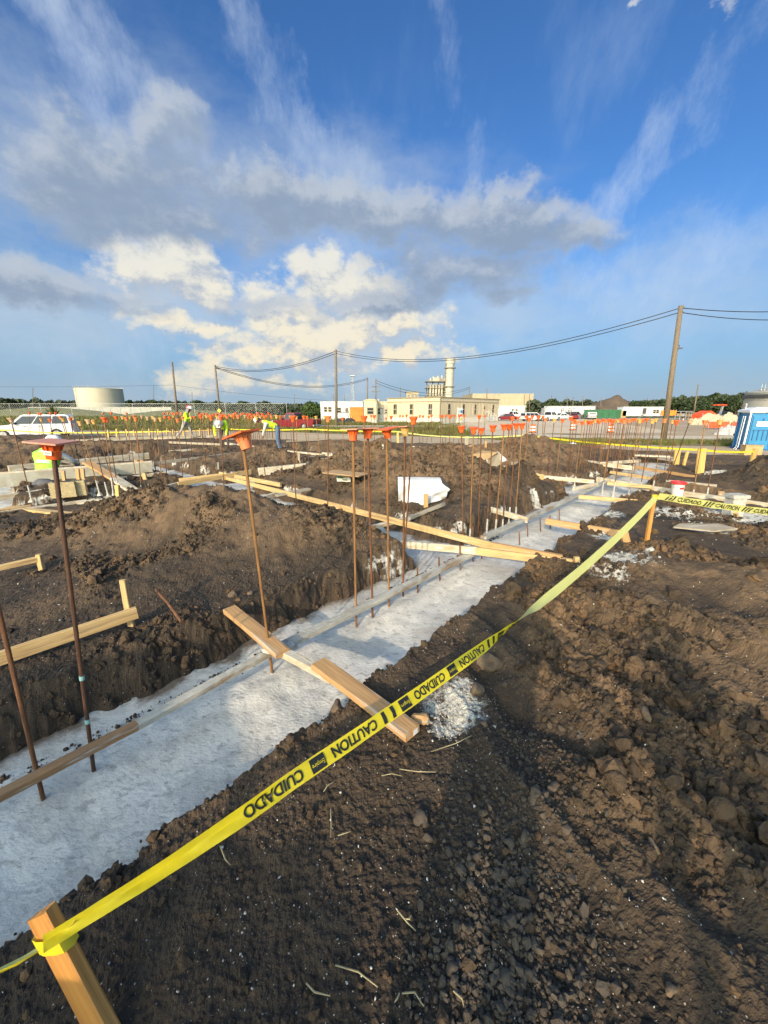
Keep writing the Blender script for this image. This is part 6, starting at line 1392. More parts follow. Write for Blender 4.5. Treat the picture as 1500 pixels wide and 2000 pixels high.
# ------------------------------------------------------------------ tapes
def ribbon(label, P, ang, width, texts=(), name='caution_tape', flip=False, thick=.0012, seed=0, back='tape_back', crumple=.004, fold=None):
    """P points along; ang the roll about the run (0 = broad side to the south, top edge up)"""
    n = len(P); rng = random.Random(seed); T, Wv, Nn, S = [], [], [], [0.0]
    for i in range(n):
        t = (P[min(i+1, n-1)]-P[max(i-1, 0)]).normalized(); s = t.cross(Vector((0, 0, 1))).normalized(); u = s.cross(t)
        w = u*math.cos(ang[i])+s*math.sin(ang[i]); T.append(t); Wv.append(w); Nn.append(t.cross(w))
        if i: S.append(S[-1]+(P[i]-P[i-1]).length)
    k = 6; vs = []; wd = width if isinstance(width, list) else [width]*n
    def surf(i, f):
        cr = crumple*math.sin(i*.55+f*5+seed)+crumple*.7*math.sin(i*1.35+f*9)
        fo = (fold[i] if fold else 0)*(abs(f-.0)**1.0)*2*wd[i]
        return P[i]+Wv[i]*f*wd[i]+Nn[i]*(cr+fo)
    vs = [surf(i, -.5+j/k) for i in range(n) for j in range(k+1)]
    root = thing(name, label, 'caution tape', P[0])
    me = MB().add(vs, [(i*(k+1)+j, i*(k+1)+j+1, (i+1)*(k+1)+j+1, (i+1)*(k+1)+j) for i in range(n-1) for j in range(k)])
    o = bpy.data.objects.new('ribbon', me.mesh('ribbon', Mt['tape'], 60, root.location)); C.objects.link(o); o.parent = root
    S = np.array(S)
    def place(x, y):                                    # x along in metres, y across -.5..+.5
        x = min(max(x, 0), S[-1]-1e-4); i = int(np.searchsorted(S, x, side='right')-1); i = min(i, n-2); f = (x-S[i])/(S[i+1]-S[i])
        return surf(i, y).lerp(surf(i+1, y), f)+Nn[i].lerp(Nn[i+1], f)*.0035
    for (s0, txt, length, hgt, kind) in texts:
        if kind == 'word':
            me = letters(txt, 1, Mt['tape_black'], None, bold=.028)
            bm = bmesh.new(); bm.from_mesh(me); bmesh.ops.subdivide_edges(bm, edges=[e for e in bm.edges if e.calc_length() > .25], cuts=2); bmesh.ops.triangulate(bm, faces=bm.faces[:])
            xs = [v.co.x for v in bm.verts]; ys = [v.co.y for v in bm.verts]; x0, x1, y0, y1 = min(xs), max(xs), min(ys), max(ys); mb_v = []
            for v in bm.verts:
                a = (v.co.x-x0)/(x1-x0); b = (v.co.y-y0)/(y1-y0)-.5
                if flip: a, b = 1-a, -b
                mb_v.append(place(s0+a*length, b*hgt))
            mb = MB().add(mb_v, [tuple(v.index for v in f.verts) for f in bm.faces]); bm.free()
            # a bold face: a second, slightly shifted print
            oo = [place(0, 0)]
            nm = 'lettering'
        else:
            mb = MB(); q = []
            m_ = 6
            if kind == 'slash':
                for c in range(3):
                    a0 = s0+length*(c/3); w_ = length/3*.55; sl_ = length*.22*(-1 if flip else 1)
                    q0 = [place(a0+w_*e+sl_*(f+.5)*1.0, f*hgt) for f in (-.5, 0, .5) for e in (0, 1)]
                    mb.add(q0, [(0, 1, 3, 2), (2, 3, 5, 4)])
            else:
                mb.add([place(s0+length*i/m_, f*hgt) for i in range(m_+1) for f in (-.5, 0, .5)], [(i*3+j, (i+1)*3+j, (i+1)*3+j+1, i*3+j+1) for i in range(m_) for j in (0, 1)])
            nm = 'printed_mark'
        me = mb.mesh(nm, Mt['tape_black'] if kind != 'logo' else Mt['tape_black'], False, root.location); oo = bpy.data.objects.new(nm, me); C.objects.link(oo); oo.parent = root
        if kind == 'logo':
            me = letters(txt, 1, Mt['tape'], None); vsx = [v.co.copy() for v in me.vertices]; xs = [v.x for v in vsx]; ys = [v.y for v in vsx]; x0, x1, y0, y1 = min(xs), max(xs), min(ys), max(ys)
            for v in me.vertices:
                a = (v.co.x-x0)/(x1-x0); b = (v.co.y-y0)/(y1-y0)-.5
                if flip: a, b = 1-a, -b
                p = place(s0+length*(.08+.84*a), b*hgt*.42); i = min(int(np.searchsorted(S, s0)), n-1); v.co = p+Nn[i]*.002-root.location
            lo = bpy.data.objects.new('maker_name', me); C.objects.link(lo); lo.parent = oo
    return root
stk1_t, stk1_b = Vector((-.892, .70, .335)), Vector((-.600, .555, -.13))
o = board_mesh((stk1_t-stk1_b).length, .066, .032, 5, .004).build('timber_stake', Mt['stake']); tag(o, 'thick orange pine stake leaning at the bottom left corner', 'stake')
o.matrix_world = Matrix.Translation((stk1_t+stk1_b)/2) @ frame(stk1_b, stk1_t, (-.35, -.75, .55))
stk, b2, t2 = stake('thin orange stake where the two near tapes meet', 1262, 1066, 1279, 966, .0, .042, .034, 'stake')
TA, TB = pd(84, 1842, .635), t2+Vector((-.01, -.035, -.035))
N_ = 120; Pn = []; An = []; Wn_ = []; Fo = []
for i in range(N_+1):
    t = (i/N_)**1.5
    p = TA.lerp(TB, t); p.z -= .18*4*t*(1-t)*(1+.5*max(0, .12-t)/.12); Pn.append(p)
    a = -.55+.15*math.sin(t*9) if t < .28 else -.55
    tw = sst(np.array(t), .30, .56)
    An.append(-.75+float(tw)*math.pi*.98); Wn_.append(.062*(1.0-.45*math.exp(-((t-.0)/.08)**2))); Fo.append(.42*float(sst(np.array(t), .16, .06)))
Sx = 0; SL = [0]
for i in range(N_): Sx += (Pn[i+1]-Pn[i]).length; SL.append(Sx)
texts = []; s = .50
seq = []
for k in range(4): seq += [('CUIDADO', .225, 'word'), ('Empire', .065, 'logo'), ('CAUTION', .235, 'word'), ('', .02, 'block'), ('', .02, 'block'), ('Empire', .065, 'logo')]
seq = seq[:18]
for tx, ln, kd in seq:
    texts.append((s, tx, ln, .66 if kd == 'word' else .80, kd)); s += ln+.035
ribbon('long twisted yellow caution tape sagging across the near footing bank', Pn, An, Wn_, texts, flip=True, seed=3, crumple=.0028, fold=Fo)
# the turns of tape round the near stake and its loose tail
tdir = (stk1_t-stk1_b).normalized(); cen = stk1_t-tdir*.075; fr = frame(stk1_b, stk1_t, (-.35, -.75, .55)); yv, zv = Vector(fr.col[1][:3]), Vector(fr.col[2][:3])
loop = [cen+yv*(.036*sy)+zv*(.020*sz)+tdir*dz for sy, sz, dz in ((-1, 1, -.012), (-.5, 1.25, -.006), (.5, 1.25, .006), (1, 1, .012), (1.1, 0, .02), (1, -1, .014), (-.0, -1.1, 0), (-1, -1, -.014), (-1.1, 0, -.018), (-1, 1, -.012))]
mb = MB()
vs = [p+tdir*h for p in loop for h in (-.020, .020)]; mb.add(vs, [(2*i, 2*i+1, 2*i+3, 2*i+2) for i in range(len(loop)-1)])
o = mb.build('tape_wrap', Mt['tape'], None, 60); tag(o, 'yellow tape turned round the top of the bottom left stake', 'tape')
tail = [pd(150, 1795, .68), pd(95, 1840, .675), pd(40, 1875, .67), pd(-20, 1905, .665), pd(-80, 1930, .66)]
ribbon('loose tape tail leaving the frame at the bottom left corner', tail, [-.9, -1.0, -1.0, -.9, -.9], [.022, .034, .036, .034, .034], [], seed=9)
mb = MB(); vs = []
for k in range(13):
    g = 2*math.pi*k/12; c = t2+Vector((.028*math.cos(g), .028*math.sin(g), -.03))
    vs += [c+Vector((0, 0, -.025)), c+Vector((0, 0, .03))]
mb.add(vs, [(2*i, 2*i+1, 2*i+3, 2*i+2) for i in range(12)]); o = mb.build('tape_wrap', Mt['tape']); tag(o, 'yellow tape knotted round the thin orange stake', 'tape')
A_, B_ = t2+Vector((.02, -.03, -.01)), pd(1580, 1008, 4.55); A_.z -= .0
Pr = [A_.lerp(B_, i/60)-Vector((0, 0, .02*4*(i/60)*(1-i/60))) for i in range(61)]
texts = []; s = .10; seq = [('', .12, 'slash'), ('CUIDADO', .31, 'word'), ('', .13, 'slash'), ('CAUTION', .32, 'word'), ('', .13, 'slash'), ('CUIDADO', .31, 'word'), ('', .13, 'slash')]
for tx, ln, kd in seq: texts.append((s, tx, ln, .66 if kd == 'word' else .78, kd)); s += ln+.035
ribbon('straight yellow caution tape with black lettering running off right', Pr, [.25]*61, .082, texts, seed=5)
def far_tape(label, pts, sag, w, nseg=18):
    P = []
    for (a, b), sg in zip(zip(pts[:-1], pts[1:]), sag):
        for i in range(nseg): f = i/nseg; p = a.lerp(b, f); p.z -= sg*4*f*(1-f); P.append(p)
    P.append(pts[-1]); return ribbon(label, P, [.2+.35*math.sin(i*.4) for i in range(len(P))], w, [], seed=len(P))
t1366 = pd(1371, 879, at(1366, 926, 0).y-.04); t1029 = pd(1029, 850, at(1027, 884, 0).y-.04); t777 = pd(777, 843, at(777, 868, 0).y-.04)
far_tape('far yellow tape from the dark pile past the rod cluster', [pd(1476, 882, 10.2), t1366, t1029], [.03, .06], .050)
far_tape('far yellow tape between the middle stakes before the sand road', [t1029, t777], [.16], .052)
far_tape('far yellow tape passing the red pickup to the workers', [t777, pd(600, 838, 19.5), pd(450, 838, 21)], [.03, .05], .055)
far_tape('far left yellow tape in front of the white wagon', [pd(330, 842, 21), pd(130, 845, 21), pd(20, 840, 21), pd(-60, 838, 21)], [.03, .05, .02], .06)
# ------------------------------------------------------------------ people
def person(label, loc, rz, J, shirt, pants, hat='hat', shade=False, vest=None, name='person', cat='person', lower_arm='shirt', phone=False):
    """J: joint name -> (x right, y ahead, z up, radius); one skinned surface, clothed by region"""
    root = thing(name, label, cat, loc, rz)
    Jv = {k: Vector(v[:3]) for k, v in J.items()}; R = {k: v[3] for k, v in J.items()}
    E = [('pelvis', 'waist'), ('waist', 'chest'), ('chest', 'neck'), ('neck', 'jaw'), ('jaw', 'crown')]
    for s in 'LR':
        E += [('chest', 'sh'+s), ('sh'+s, 'el'+s), ('el'+s, 'wr'+s), ('wr'+s, 'palm'+s), ('pelvis', 'hip'+s), ('hip'+s, 'kn'+s), ('kn'+s, 'an'+s), ('an'+s, 'toe'+s)]
    for s, g in (('L', -1), ('R', 1)):
        wr, el = Jv['wr'+s], Jv['el'+s]; d = (wr-el).normalized(); side = d.cross(Vector((0, 0, 1)) if abs(d.z) < .8 else Vector((0, 1, 0))).normalized()
        nrm = side.cross(d); Jv['palm'+s] = wr+d*.07; R['palm'+s] = .030
        for k, (o, L) in enumerate([(-.030, .065), (-.010, .078), (.010, .074), (.029, .058)]):
            a, b = 'f%d%s' % (k, s), 'g%d%s' % (k, s); Jv[a] = Jv['palm'+s]+d*.035+side*o; Jv[b] = Jv[a]+d*L*.8+nrm*.025
            R[a], R[b] = .0105, .008; E += [('palm'+s, a), (a, b)]
        Jv['th'+s] = wr+d*.045+side*.045*g; Jv['ti'+s] = Jv['th'+s]+d*.04+nrm*.02; R['th'+s], R['ti'+s] = .013, .010; E += [('wr'+s, 'th'+s), ('th'+s, 'ti'+s)]
    look = (Vector(J['_look'][:3])).normalized() if '_look' in J else Vector((0, 1, 0))
    Jv.pop('_look', None)
    keys = list(Jv); ix = {k: i for i, k in enumerate(keys)}
    me = bpy.data.meshes.new('body'); me.from_pydata([Jv[k] for k in keys], [(ix[a], ix[b]) for a, b in E], [])
    o = bpy.data.objects.new('body', me); C.objects.link(o)
    md = o.modifiers.new('skin', 'SKIN'); md.use_smooth_shade = True
    for i, k in enumerate(keys):
        sv = me.skin_vertices[0].data[i]; rx = R[k]; sv.radius = (rx, rx*.8 if k in ('chest', 'waist', 'pelvis') else rx); sv.use_root = (k == 'pelvis')
    sb = o.modifiers.new('sub', 'SUBSURF'); sb.levels = sb.render_levels = 1
    dg = bpy.context.evaluated_depsgraph_get(); m2 = bpy.data.meshes.new_from_object(o.evaluated_get(dg)); bpy.data.objects.remove(o)
    reg = {}
    for a, b in E:
        if b[0] in 'fg' and b[1:2].isdigit() or b[:2] in ('th', 'ti') or b.startswith('palm') or b in ('jaw', 'crown'): r_ = 2
        elif b in ('neck',): r_ = 0
        elif b[:2] in ('hi', 'kn') or b[:2] == 'an': r_ = 1
        elif b[:3] == 'toe': r_ = 3
        elif b[:2] == 'wr': r_ = 0 if lower_arm == 'shirt' else 2
        else: r_ = 0
        reg[(a, b)] = r_
    segs = [(Jv[a], Jv[b], reg[(a, b)], (a, b)) for a, b in E]
    def seg(p):
        best = (9, 0, None)
        for a, b, r_, k in segs:
            ab = b-a; t = max(0, min(1, (p-a).dot(ab)/max(ab.dot(ab), 1e-9))); d = (p-a-ab*t).length-.4*(R[k[0]]*(1-t)+R[k[1]]*t)
            if d < best[0]: best = (d, r_, k)
        return best
    m2.materials.clear()
    for m in (shirt, pants, 'skin', 'boot'): m2.materials.append(Mt[m])
    vf = []
    for p in m2.polygons:
        _, r_, k = seg(p.center); p.material_index = r_
        if k in (('pelvis', 'waist'), ('waist', 'chest'), ('chest', 'shL'), ('chest', 'shR')): vf.append(p.index)
    body = bpy.data.objects.new('body', m2); C.objects.link(body); body.parent = root
    if vest:
        used = sorted({v for f in vf for v in m2.polygons[f].vertices}); mp = {v: i for i, v in enumerate(used)}
        MB().add([m2.vertices[v].co+m2.vertices[v].normal*.016 for v in used], [tuple(mp[v] for v in m2.polygons[f].vertices) for f in vf]).build('vest', Mt[vest], root, True)
        a, b = Jv['waist'], Jv['chest']; MB().tube([a.lerp(b, .2), a.lerp(b, .45)], [R['waist']*1.16]*2, 14, False).build('reflective_band', Mt['refl'], root)
    # head: face, hair, hard hat
    hc = Jv['jaw'].lerp(Jv['crown'], .55); upv = (Jv['crown']-Jv['jaw']).normalized(); look = (look-upv*look.dot(upv)).normalized(); sd = look.cross(upv)
    HM = Matrix(((sd.x, look.x, upv.x, hc.x), (sd.y, look.y, upv.y, hc.y), (sd.z, look.z, upv.z, hc.z), (0, 0, 0, 1)))
    def hb(mb, nm, m, sm=True): q = mb.build(nm, Mt[m], root, sm); q.matrix_local = HM; return q
    hb(MB().add([(-.014,.085,-.045),(.014,.085,-.045),(.006,.088,.01),(-.006,.088,.01),(0,.118,-.035)], [(0,1,4),(1,2,4),(2,3,4),(3,0,4),(3,2,1,0)]), 'nose', 'skin')
    for s in (-.034, .034): hb(MB().lathe([(.006, -.006), (.012, 0), (.006, .006)], 8, (s, .083, .012), 'Y'), 'eye', 'hair')
    hb(MB().box((0, .082, -.068), (.045, .012, .008)), 'mouth', 'tail_red', False)
    for s in (-.088, .088): hb(MB().blob((s, -.005, -.01), .026, 1, 1, (.4, .7, 1.2)), 'ear', 'skin')
    hb(MB().lathe([(.090, -.06), (.098, 0), (.085, .06)], 14, (0, -.018, 0)), 'hair', 'hair')
    if hat:
        hb(MB().lathe([(.128, .035), (.130, .045), (.124, .085), (.100, .135), (.055, .165), (.012, .172)], 20), 'hard_hat', hat)
        hb(MB().prism([(-.09, .09), (-.06, .17), (0, .185), (.06, .17), (.09, .09)], .036, .046), 'hat_peak', hat, False)
        hb(MB().bar((0, -.11, .10), (0, .10, .12), .03, .06), 'hat_ridge', hat, False)
        if shade:
            hb(MB().lathe([(.126, .040), (.215, .020), (.217, .026), (.126, .05)], 20), 'brim_shade', 'hat_shade')
            n = 9; vs = [(.16*math.cos(g)*sc_, .16*math.sin(g)*sc_-.01, z) for z, sc_ in ((.03, .85), (-.12, .95), (-.22, 1.02)) for g in [math.pi*(1+k/(n-1)) for k in range(n)]]
            hb(MB().add(vs, [(j*n+i, j*n+i+1, (j+1)*n+i+1, (j+1)*n+i) for j in range(2) for i in range(n-1)]), 'neck_shade', 'hat_shade')
    return root
def pose(pel, waist, chest, neck, jaw, crown, sh, el, wr, hip, kn, an, toe, look=(0, 1, 0)):
    J = {'pelvis': (*pel, .135), 'waist': (*waist, .15), 'chest': (*chest, .175), 'neck': (*neck, .062), 'jaw': (*jaw, .078), 'crown': (*crown, .088), '_look': (*look, 0)}
    for s, i in (('L', 0), ('R', 1)):
        J['sh'+s] = (*sh[i], .088); J['el'+s] = (*el[i], .058); J['wr'+s] = (*wr[i], .036); J['hip'+s] = (*hip[i], .105); J['kn'+s] = (*kn[i], .070); J['an'+s] = (*an[i], .045); J['toe'+s] = (*toe[i], .040)
    return J
# striding to the right with his head bent, one hand at his chest
q = at(366, 858, .02); q.z = max(ground(q.x, q.y), 0)+.01
person('worker in lime shirt striding right over the far dirt, head bent under white hard hat', q, -math.pi/2+.25,
       pose((0, -.02, .93), (0, .03, 1.10), (0, .10, 1.32), (0, .19, 1.47), (0, .27, 1.53), (0, .33, 1.68), [(-.20, .10, 1.36), (.20, .10, 1.36)], [(-.25, .02, 1.10), (.26, .16, 1.10)], [(-.22, .18, .96), (.10, .36, 1.18)],
            [(-.10, -.02, .90), (.10, -.02, .90)], [(-.12, .20, .52), (.11, -.20, .50)], [(-.12, .26, .08), (.11, -.55, .10)], [(-.13, .42, .03), (.12, -.38, .03)], (0, .8, -.5)), 'hivis', 'grey_cloth', shade=True)
o = MB().tube([q+Vector((.42, -.1, 1.30)), q+Vector((.28, -.1, 1.05))], .012, 6).build('marking_stick', Mt['straw']); tag(o, 'thin stick held by the striding worker', 'stick')
# bending towards the camera
q = at(439, 873, .0)
person('worker in lime shirt bending towards the camera, grey sun shade round his hard hat', q, math.pi+.1,
       pose((0, -.12, .80), (0, .02, .95), (0, .24, 1.08), (0, .40, 1.06), (0, .47, 1.02), (0, .60, 1.04), [(-.21, .26, 1.08), (.21, .26, 1.08)], [(-.26, .30, .80), (.27, .30, .80)], [(-.22, .36, .55), (.22, .38, .52)],
            [(-.10, -.12, .78), (.10, -.12, .78)], [(-.14, -.02, .42), (.14, -.02, .42)], [(-.13, -.06, .06), (.13, -.06, .06)], [(-.14, .10, .03), (.14, .10, .03)], (0, .5, -.85)), 'hivis', 'dark_cloth', shade=True)
# bending to the left, jeans and vest
q = at(541, 879, .0)
person('worker in blue jeans and lime vest bent over to the left beside the rods', q, math.pi/2+.25,
       pose((0, -.08, .88), (0, .08, 1.0), (0, .33, 1.10), (0, .50, 1.14), (0, .58, 1.14), (0, .70, 1.22), [(-.20, .34, 1.10), (.20, .34, 1.10)], [(-.24, .42, .84), (.24, .44, .82)], [(-.16, .50, .60), (.18, .54, .58)],
            [(-.10, -.08, .86), (.10, -.08, .86)], [(-.12, -.04, .46), (.12, -.10, .46)], [(-.12, -.10, .07), (.13, -.20, .07)], [(-.13, .06, .03), (.14, -.04, .03)], (0, .75, -.6)), 'refl', 'denim', vest='hivis')
# crouching with his back to us
q = at(102, 958, -.34)
wk = person('crouching worker seen from behind in lime vest behind the form panel and dark rod', q, -.15,
       pose((0, -.10, .38), (0, .0, .58), (0, .10, .84), (0, .16, 1.0), (0, .20, 1.06), (0, .26, 1.19), [(-.21, .10, .86), (.21, .10, .86)], [(-.30, .28, .66), (.29, .30, .66)], [(-.16, .46, .58), (.17, .46, .56)],
            [(-.11, -.08, .36), (.11, -.08, .36)], [(-.20, .34, .50), (.20, .34, .50)], [(-.16, .12, .08), (.16, .12, .08)], [(-.17, .30, .04), (.17, .30, .04)], (0, .9, -.35)), 'refl', 'dark_cloth', vest='hivis_green'); wk.scale = (1.42, 1.2, 1.03)
# whoever stands behind the camera throws the long shadow up the bank
def standing(dx=0, arms=True):
    el = [(-.30, .16, 1.20), (.30, .16, 1.20)] if arms else [(-.30, -.02, 1.12), (.30, -.02, 1.12)]
    wr = [(-.10, .36, 1.36), (.10, .36, 1.36)] if arms else [(-.30, .06, .88), (.30, .06, .88)]
    return pose((0, 0, .95), (0, 0, 1.12), (0, .01, 1.36), (0, .02, 1.52), (0, .03, 1.60), (0, .04, 1.72), [(-.20, 0, 1.42), (.20, 0, 1.42)], el, wr, [(-.10, 0, .92), (.10, 0, .92)], [(-.12, .01, .50), (.12, .01, .50)], [(-.13, -.02, .08), (.13, -.02, .08)], [(-.15, .15, .03), (.15, .15, .03)])
# ------------------------------------------------------------------ clods, stones, chips, stalks
def ico(sub):
    bm = bmesh.new(); bmesh.ops.create_icosphere(bm, subdivisions=sub, radius=1); bm.verts.ensure_lookup_table()
    V = np.array([v.co[:] for v in bm.verts]); Fc = np.array([[v.index for v in f.verts] for f in bm.faces]); bm.free(); return V, Fc
def scatter(name, P, S, m, sub, rng, flat=(.6, .9), sink=.25):
    V0, F0 = ico(sub); n = len(P); k = len(V0)
    A = rng.normal(size=(n, 4)); A /= np.linalg.norm(A, axis=1, keepdims=True); w, x, y, z = A.T
    R = np.stack([1-2*(y*y+z*z), 2*(x*y-z*w), 2*(x*z+y*w), 2*(x*y+z*w), 1-2*(x*x+z*z), 2*(y*z-x*w), 2*(x*z-y*w), 2*(y*z+x*w), 1-2*(x*x+y*y)], 1).reshape(n, 3, 3)
    sq = np.stack([np.ones(n), rng.uniform(.65, 1, n), rng.uniform(*flat, n)], 1)
    V = V0[None]*(1+.22*rng.normal(size=(n, k, 1)).clip(-1.6, 1.6))*sq[:, None, :]
    V = np.einsum('nij,nkj->nki', R, V)*S[:, None, None]
    V = V+P[:, None, :]; V[:, :, 2] += (S*(1-2*sink)*.5)[:, None]
    Fq = (F0[None]+(np.arange(n)*k)[:, None, None]).reshape(-1, 3)
    o = bpy.data.objects.new(name, np_mesh(name, V.reshape(-1, 3), Fq, m)); C.objects.link(o); return tag(o, kind='stuff')
def spread(n, rmin, rmax, rng, amin=-60, amax=60, pw=1.0, keep=None):
    r = rmin*(rmax/rmin)**(rng.random(n)**pw); a = np.radians(rng.uniform(amin, amax, n)); x, y = r*np.sin(a), r*np.cos(a)
    z, loose, lip, m = terrain(x, y)
    ok = (lip > .06)
    if keep is not None: ok &= keep(x, y, loose, rng.random(n))
    return x[ok], y[ok], z[ok], loose[ok]
rng = np.random.default_rng(21)
x, y, z, lo = spread(70000, .45, 11, rng, keep=lambda x, y, l, r: r < .03+1.1*np.clip(l, 0, 1)**1.5)
S = np.exp(rng.normal(-4.95, .62, len(x))).clip(.003, .045)*np.where((x > .9) & (y < 5), 1.35, 1)*np.interp(np.hypot(x, y), [.5, 2, 6, 11], [.8, 1.0, 1.7, 2.6])
scatter('dirt_clods', np.stack([x, y, z], 1)[S < .035], S[S < .035], Mt['clod'], 1, rng)
b = S >= .035
x4, y4, z4, lo = spread(44000, 3.3, 12.5, rng, -52, 46, .8, keep=lambda x, y, l, r: r < np.clip(l, 0, 1)**1.2)
S4 = np.exp(rng.normal(-4.25, .5, len(x4))).clip(.010, .05)*np.interp(np.hypot(x4, y4), [3, 12], [.75, 1.25])
scatter('dirt_clods', np.stack([x4, y4, z4], 1), S4, Mt['clod'], 1, rng)
scatter('dirt_clods', np.stack([x, y, z], 1)[b], S[b], Mt['clod'], 2, rng)
# a spill of grey crumbs in the shade by our feet
x, y, z, lo = spread(14000, .5, 3.4, rng, 4, 46, keep=lambda x, y, l, r: r < np.exp(-((x-.42-.35*(y-.8))**2)/.05)*np.exp(-((y-1.05)/.8)**2)*1.1)
S = np.exp(rng.normal(-5.15, .5, len(x))).clip(.003, .020)
scatter('gravel_crumbs', np.stack([x, y, z], 1), S, Mt['rock_grey'], 1, rng)
x, y, z, lo = spread(4800, .5, 7, rng, keep=lambda x, y, l, r: r < .8)
S = np.exp(rng.normal(-6.25, .45, len(x))).clip(.0008, .006)*np.interp(np.hypot(x, y), [.5, 2, 7], [.9, 1.3, 2.6])
scatter('shell_chips', np.stack([x, y, z], 1), S, Mt['shell'], 1, rng, (.3, .6), .1)
for (u, v, r0, n) in [(888, 1375, .11, 560), (872, 1415, .06, 130), (1225, 1105, .2, 200), (1240, 1355, .035, 30), (1190, 1135, .15, 120), (1398, 928, .16, 120), (1340, 1005, .35, 200), (800, 1085, .14, 180)]:
    q = at(u, v, .03); x, y = q.x+rng.normal(size=n)*r0*.7, q.y+rng.normal(size=n)*r0*.6; z = terrain(x, y)[0]
    scatter('concrete_crumbs', np.stack([x, y, z], 1), np.exp(rng.normal(-5.6, .55, n)).clip(.002, .013)*max(1, q.y/3.0), Mt['crust'], 1, rng, (.4, .8))
# lumps sticking out of the dug trench walls
n = 26000; r = .8*(9/.8)**rng.random(n); a = np.radians(rng.uniform(-60, 50, n)); x, y = r*np.sin(a), r*np.cos(a); z, lo, lp, m_ = terrain(x, y); k = (lp > -.06) & (lp < .17)
scatter('wall_clods', np.stack([x, y, z], 1)[k], (np.exp(rng.normal(-4.35, .5, n)).clip(.005, .045)*np.interp(r, [1, 9], [.8, 1.6]))[k], Mt['clod'], 1, rng, sink=.45)
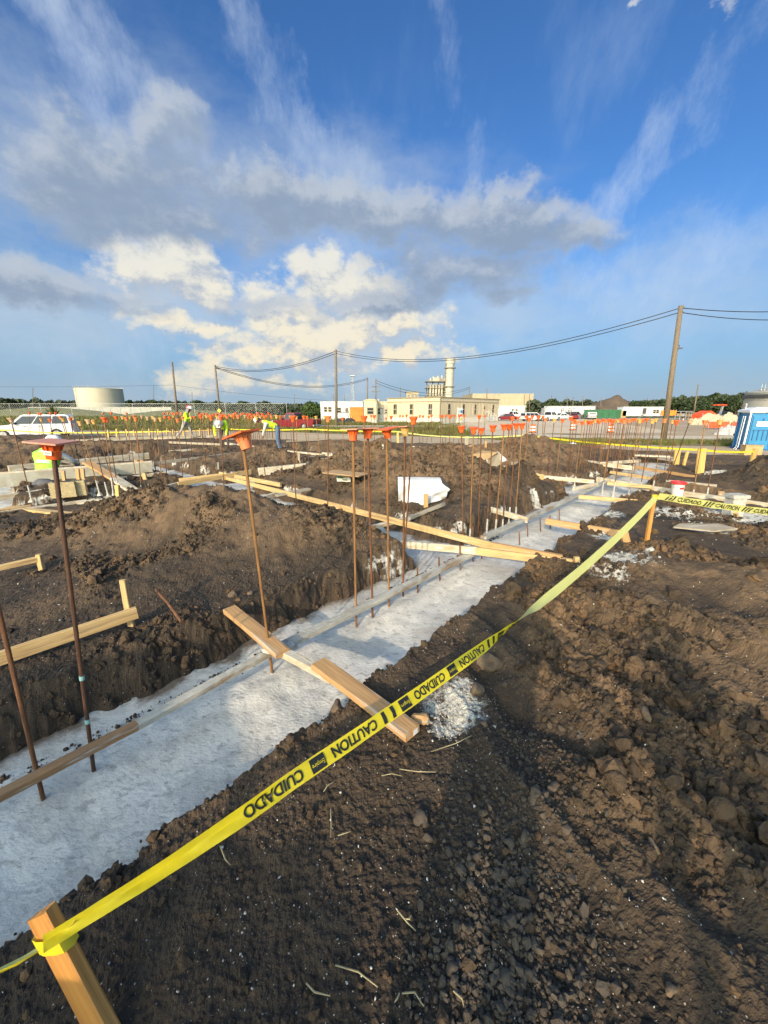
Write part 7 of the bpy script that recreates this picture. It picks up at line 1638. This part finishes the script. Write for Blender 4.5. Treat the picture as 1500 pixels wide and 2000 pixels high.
# crumbs of soil fallen on the wet concrete along the banks
n = 2600; t = rng.random(n)*7; s = np.where(rng.random(n) < .5, 1, -1)
off = np.where(s > 0, .46, -.60)-s*np.abs(rng.normal(size=n))*.07
px_, py_ = -2.6+AX[0]*t+AN[0]*off, .3+AX[1]*t+AN[1]*off
scatter('soil_crumbs', np.stack([px_, py_, np.full(n, Z_CON+.01)], 1), np.exp(rng.normal(-5.2, .5, n)).clip(.002, .02), Mt['clod'], 1, rng)
for i, (u, v, r, m_, lab, sq) in enumerate([(958, 1306, .095, 'rock', 'biggest tan clod of dry soil above the tape by the white spill', (1, .8, .8)), (930, 1350, .07, 'rock', 'cracked lump of soil just below the biggest clod', (1, .7, .6)), (945, 1418, .030, 'rock', 'small round tan stone right of the white spill', (1, .9, .9)), (917, 1450, .024, 'rock_grey', 'small grey brown stone below the white spill', (1, .9, .8)),
        (822, 1600, .042, 'rock_grey', 'dark stone in the shade at the middle foreground', (1, 1, .7)), (835, 1640, .030, 'rock_grey', 'second dark stone just below the first dark one', (.8, 1, .7)), (995, 1655, .028, 'rock_grey', 'dark rounded stone in the central crumbs', (1, 1, .8)), (1028, 1636, .030, 'rock_grey', 'angular dark stone right of the rounded one', (1, .8, .8)), (1272, 1652, .034, 'rock', 'smooth pale tan stone in the right foreground', (1.2, .8, .6)),
        (1036, 1490, .024, 'rock_grey', 'flat pale grey pebble on the slope below the ruts', (1.2, .7, .4)), (1222, 1254, .055, 'rock_grey', 'dark block of soil at the end of the long shadow', (1, .9, .7)), (885, 1900, .026, 'rock_grey', 'grey stone low in the foreground', (1, 1, .8)), (990, 1920, .026, 'rock_grey', 'grey rounded stone near the bottom centre', (1, 1.2, .7)), (1030, 1905, .022, 'rock_grey', 'small grey stone right of the bottom centre stone', (.9, 1, .8)), (660, 1385, .050, 'rock', 'dark lump of soil beside the wide plank', (1, .9, .8)),
        (1135, 1905, .020, 'rock_grey', 'grey stone near the lower right crumbs', (1, 1.2, .8)), (1310, 1935, .022, 'rock', 'tan grey stone at the bottom right', (1.2, .8, .7)), (1265, 1400, .05, 'rock', 'orange brown clod on the lit ridge at right', (1.2, .8, .7)), (1400, 1400, .05, 'rock', 'tan clod on the right hand lit ridge near the frame edge', (1.2, .8, .7)), (455, 1165, .05, 'rock', 'tan stone on the bank above the wide plank end', (1.1, .8, .8)), (490, 1160, .04, 'rock', 'second tan stone right of the bank stone', (1, .8, .8)), (1045, 1560, .05, 'rock', 'cracked brown clod cluster in the lower middle', (1, 1, .7)), (1080, 1545, .045, 'rock', 'brown clod right of the cracked cluster', (1, .8, .8))]):
    q = at(u, v, 0); g = ground(q.x, q.y); q = at(u, v, g); o = MB().blob((0, 0, r*sq[2]*.55), r, 31+i, 3, sq, .3).build('stone' if m_ == 'rock_grey' else 'soil_clod', Mt[m_], None, 40)
    o.location = (q.x, q.y, g-.005); o.rotation_euler[2] = i; tag(o, lab, 'stone' if m_ == 'rock_grey' else 'clod')
for i, (pts, lab) in enumerate([([(780, 1502), (815, 1507), (852, 1508)], 'pale straight dry stalk below the wide plank end'), ([(842, 1468), (890, 1452), (922, 1436)], 'long thin dry stalk under the white spill'), ([(745, 1515), (765, 1511), (786, 1516)], 'short curved dry stalk left of the straight one'), ([(632, 1546), (640, 1534), (652, 1527)], 'bent dry stalk near the black lettering'),
                                ([(776, 1778), (796, 1802), (812, 1818)], 'forked dry twig in the middle of the shade'), ([(790, 1795), (800, 1795), (803, 1788)], 'small side twig of the forked one'), ([(430, 1652), (440, 1678), (450, 1690)], 'forked pale straw below the broad tape'), ([(646, 1580), (647, 1610), (646, 1636)], 'upright looking pale straw left of centre'), ([(655, 1885), (700, 1898), (738, 1928)], 'long curved rootlet near the bottom'),
                                ([(785, 1940), (810, 1938), (828, 1966)], 'hooked rootlet at the bottom centre left'), ([(885, 1935), (902, 1950), (906, 1966)], 'thin hooked rootlet at the bottom centre'), ([(598, 1920), (615, 1938), (645, 1945)], 'thin rootlet at the bottom left of centre'), ([(660, 1632), (672, 1628), (685, 1624)], 'tiny pale straw beside the upright straw'), ([(780, 1940), (776, 1950), (770, 1958)], 'short dark straw by the hooked rootlet')]):
    P = []
    for u, v in pts: q = at(u, v, 0); g = ground(q.x, q.y)+.022; q = at(u, v, g); P.append(q)
    o = MB().tube(P, [.0022, .0026, .0012], 5).build('dry_stalk', Mt['straw']); tag(o, lab, 'stalk')
# unseen people behind the camera, and a pickup added to shade the foreground
person('person standing behind the camera whose long shadow falls up the bank', (-.28, -.55, ground(-.28, -.55)), -SUN_AZ, standing(), 'grey_cloth', 'dark_cloth')
person('second person behind the camera whose shadow lies beside the first', (.35, -1.5, ground(.35, -1.5)), -SUN_AZ, standing(0, False), 'hivis', 'denim')
car('pickup', 'car_white', 'unseen white pickup added behind the camera to shade the near footing', (-3.6, -3.0, ground(-3.6, -3.0)), .30, 6.0, 2.0, 1.95)
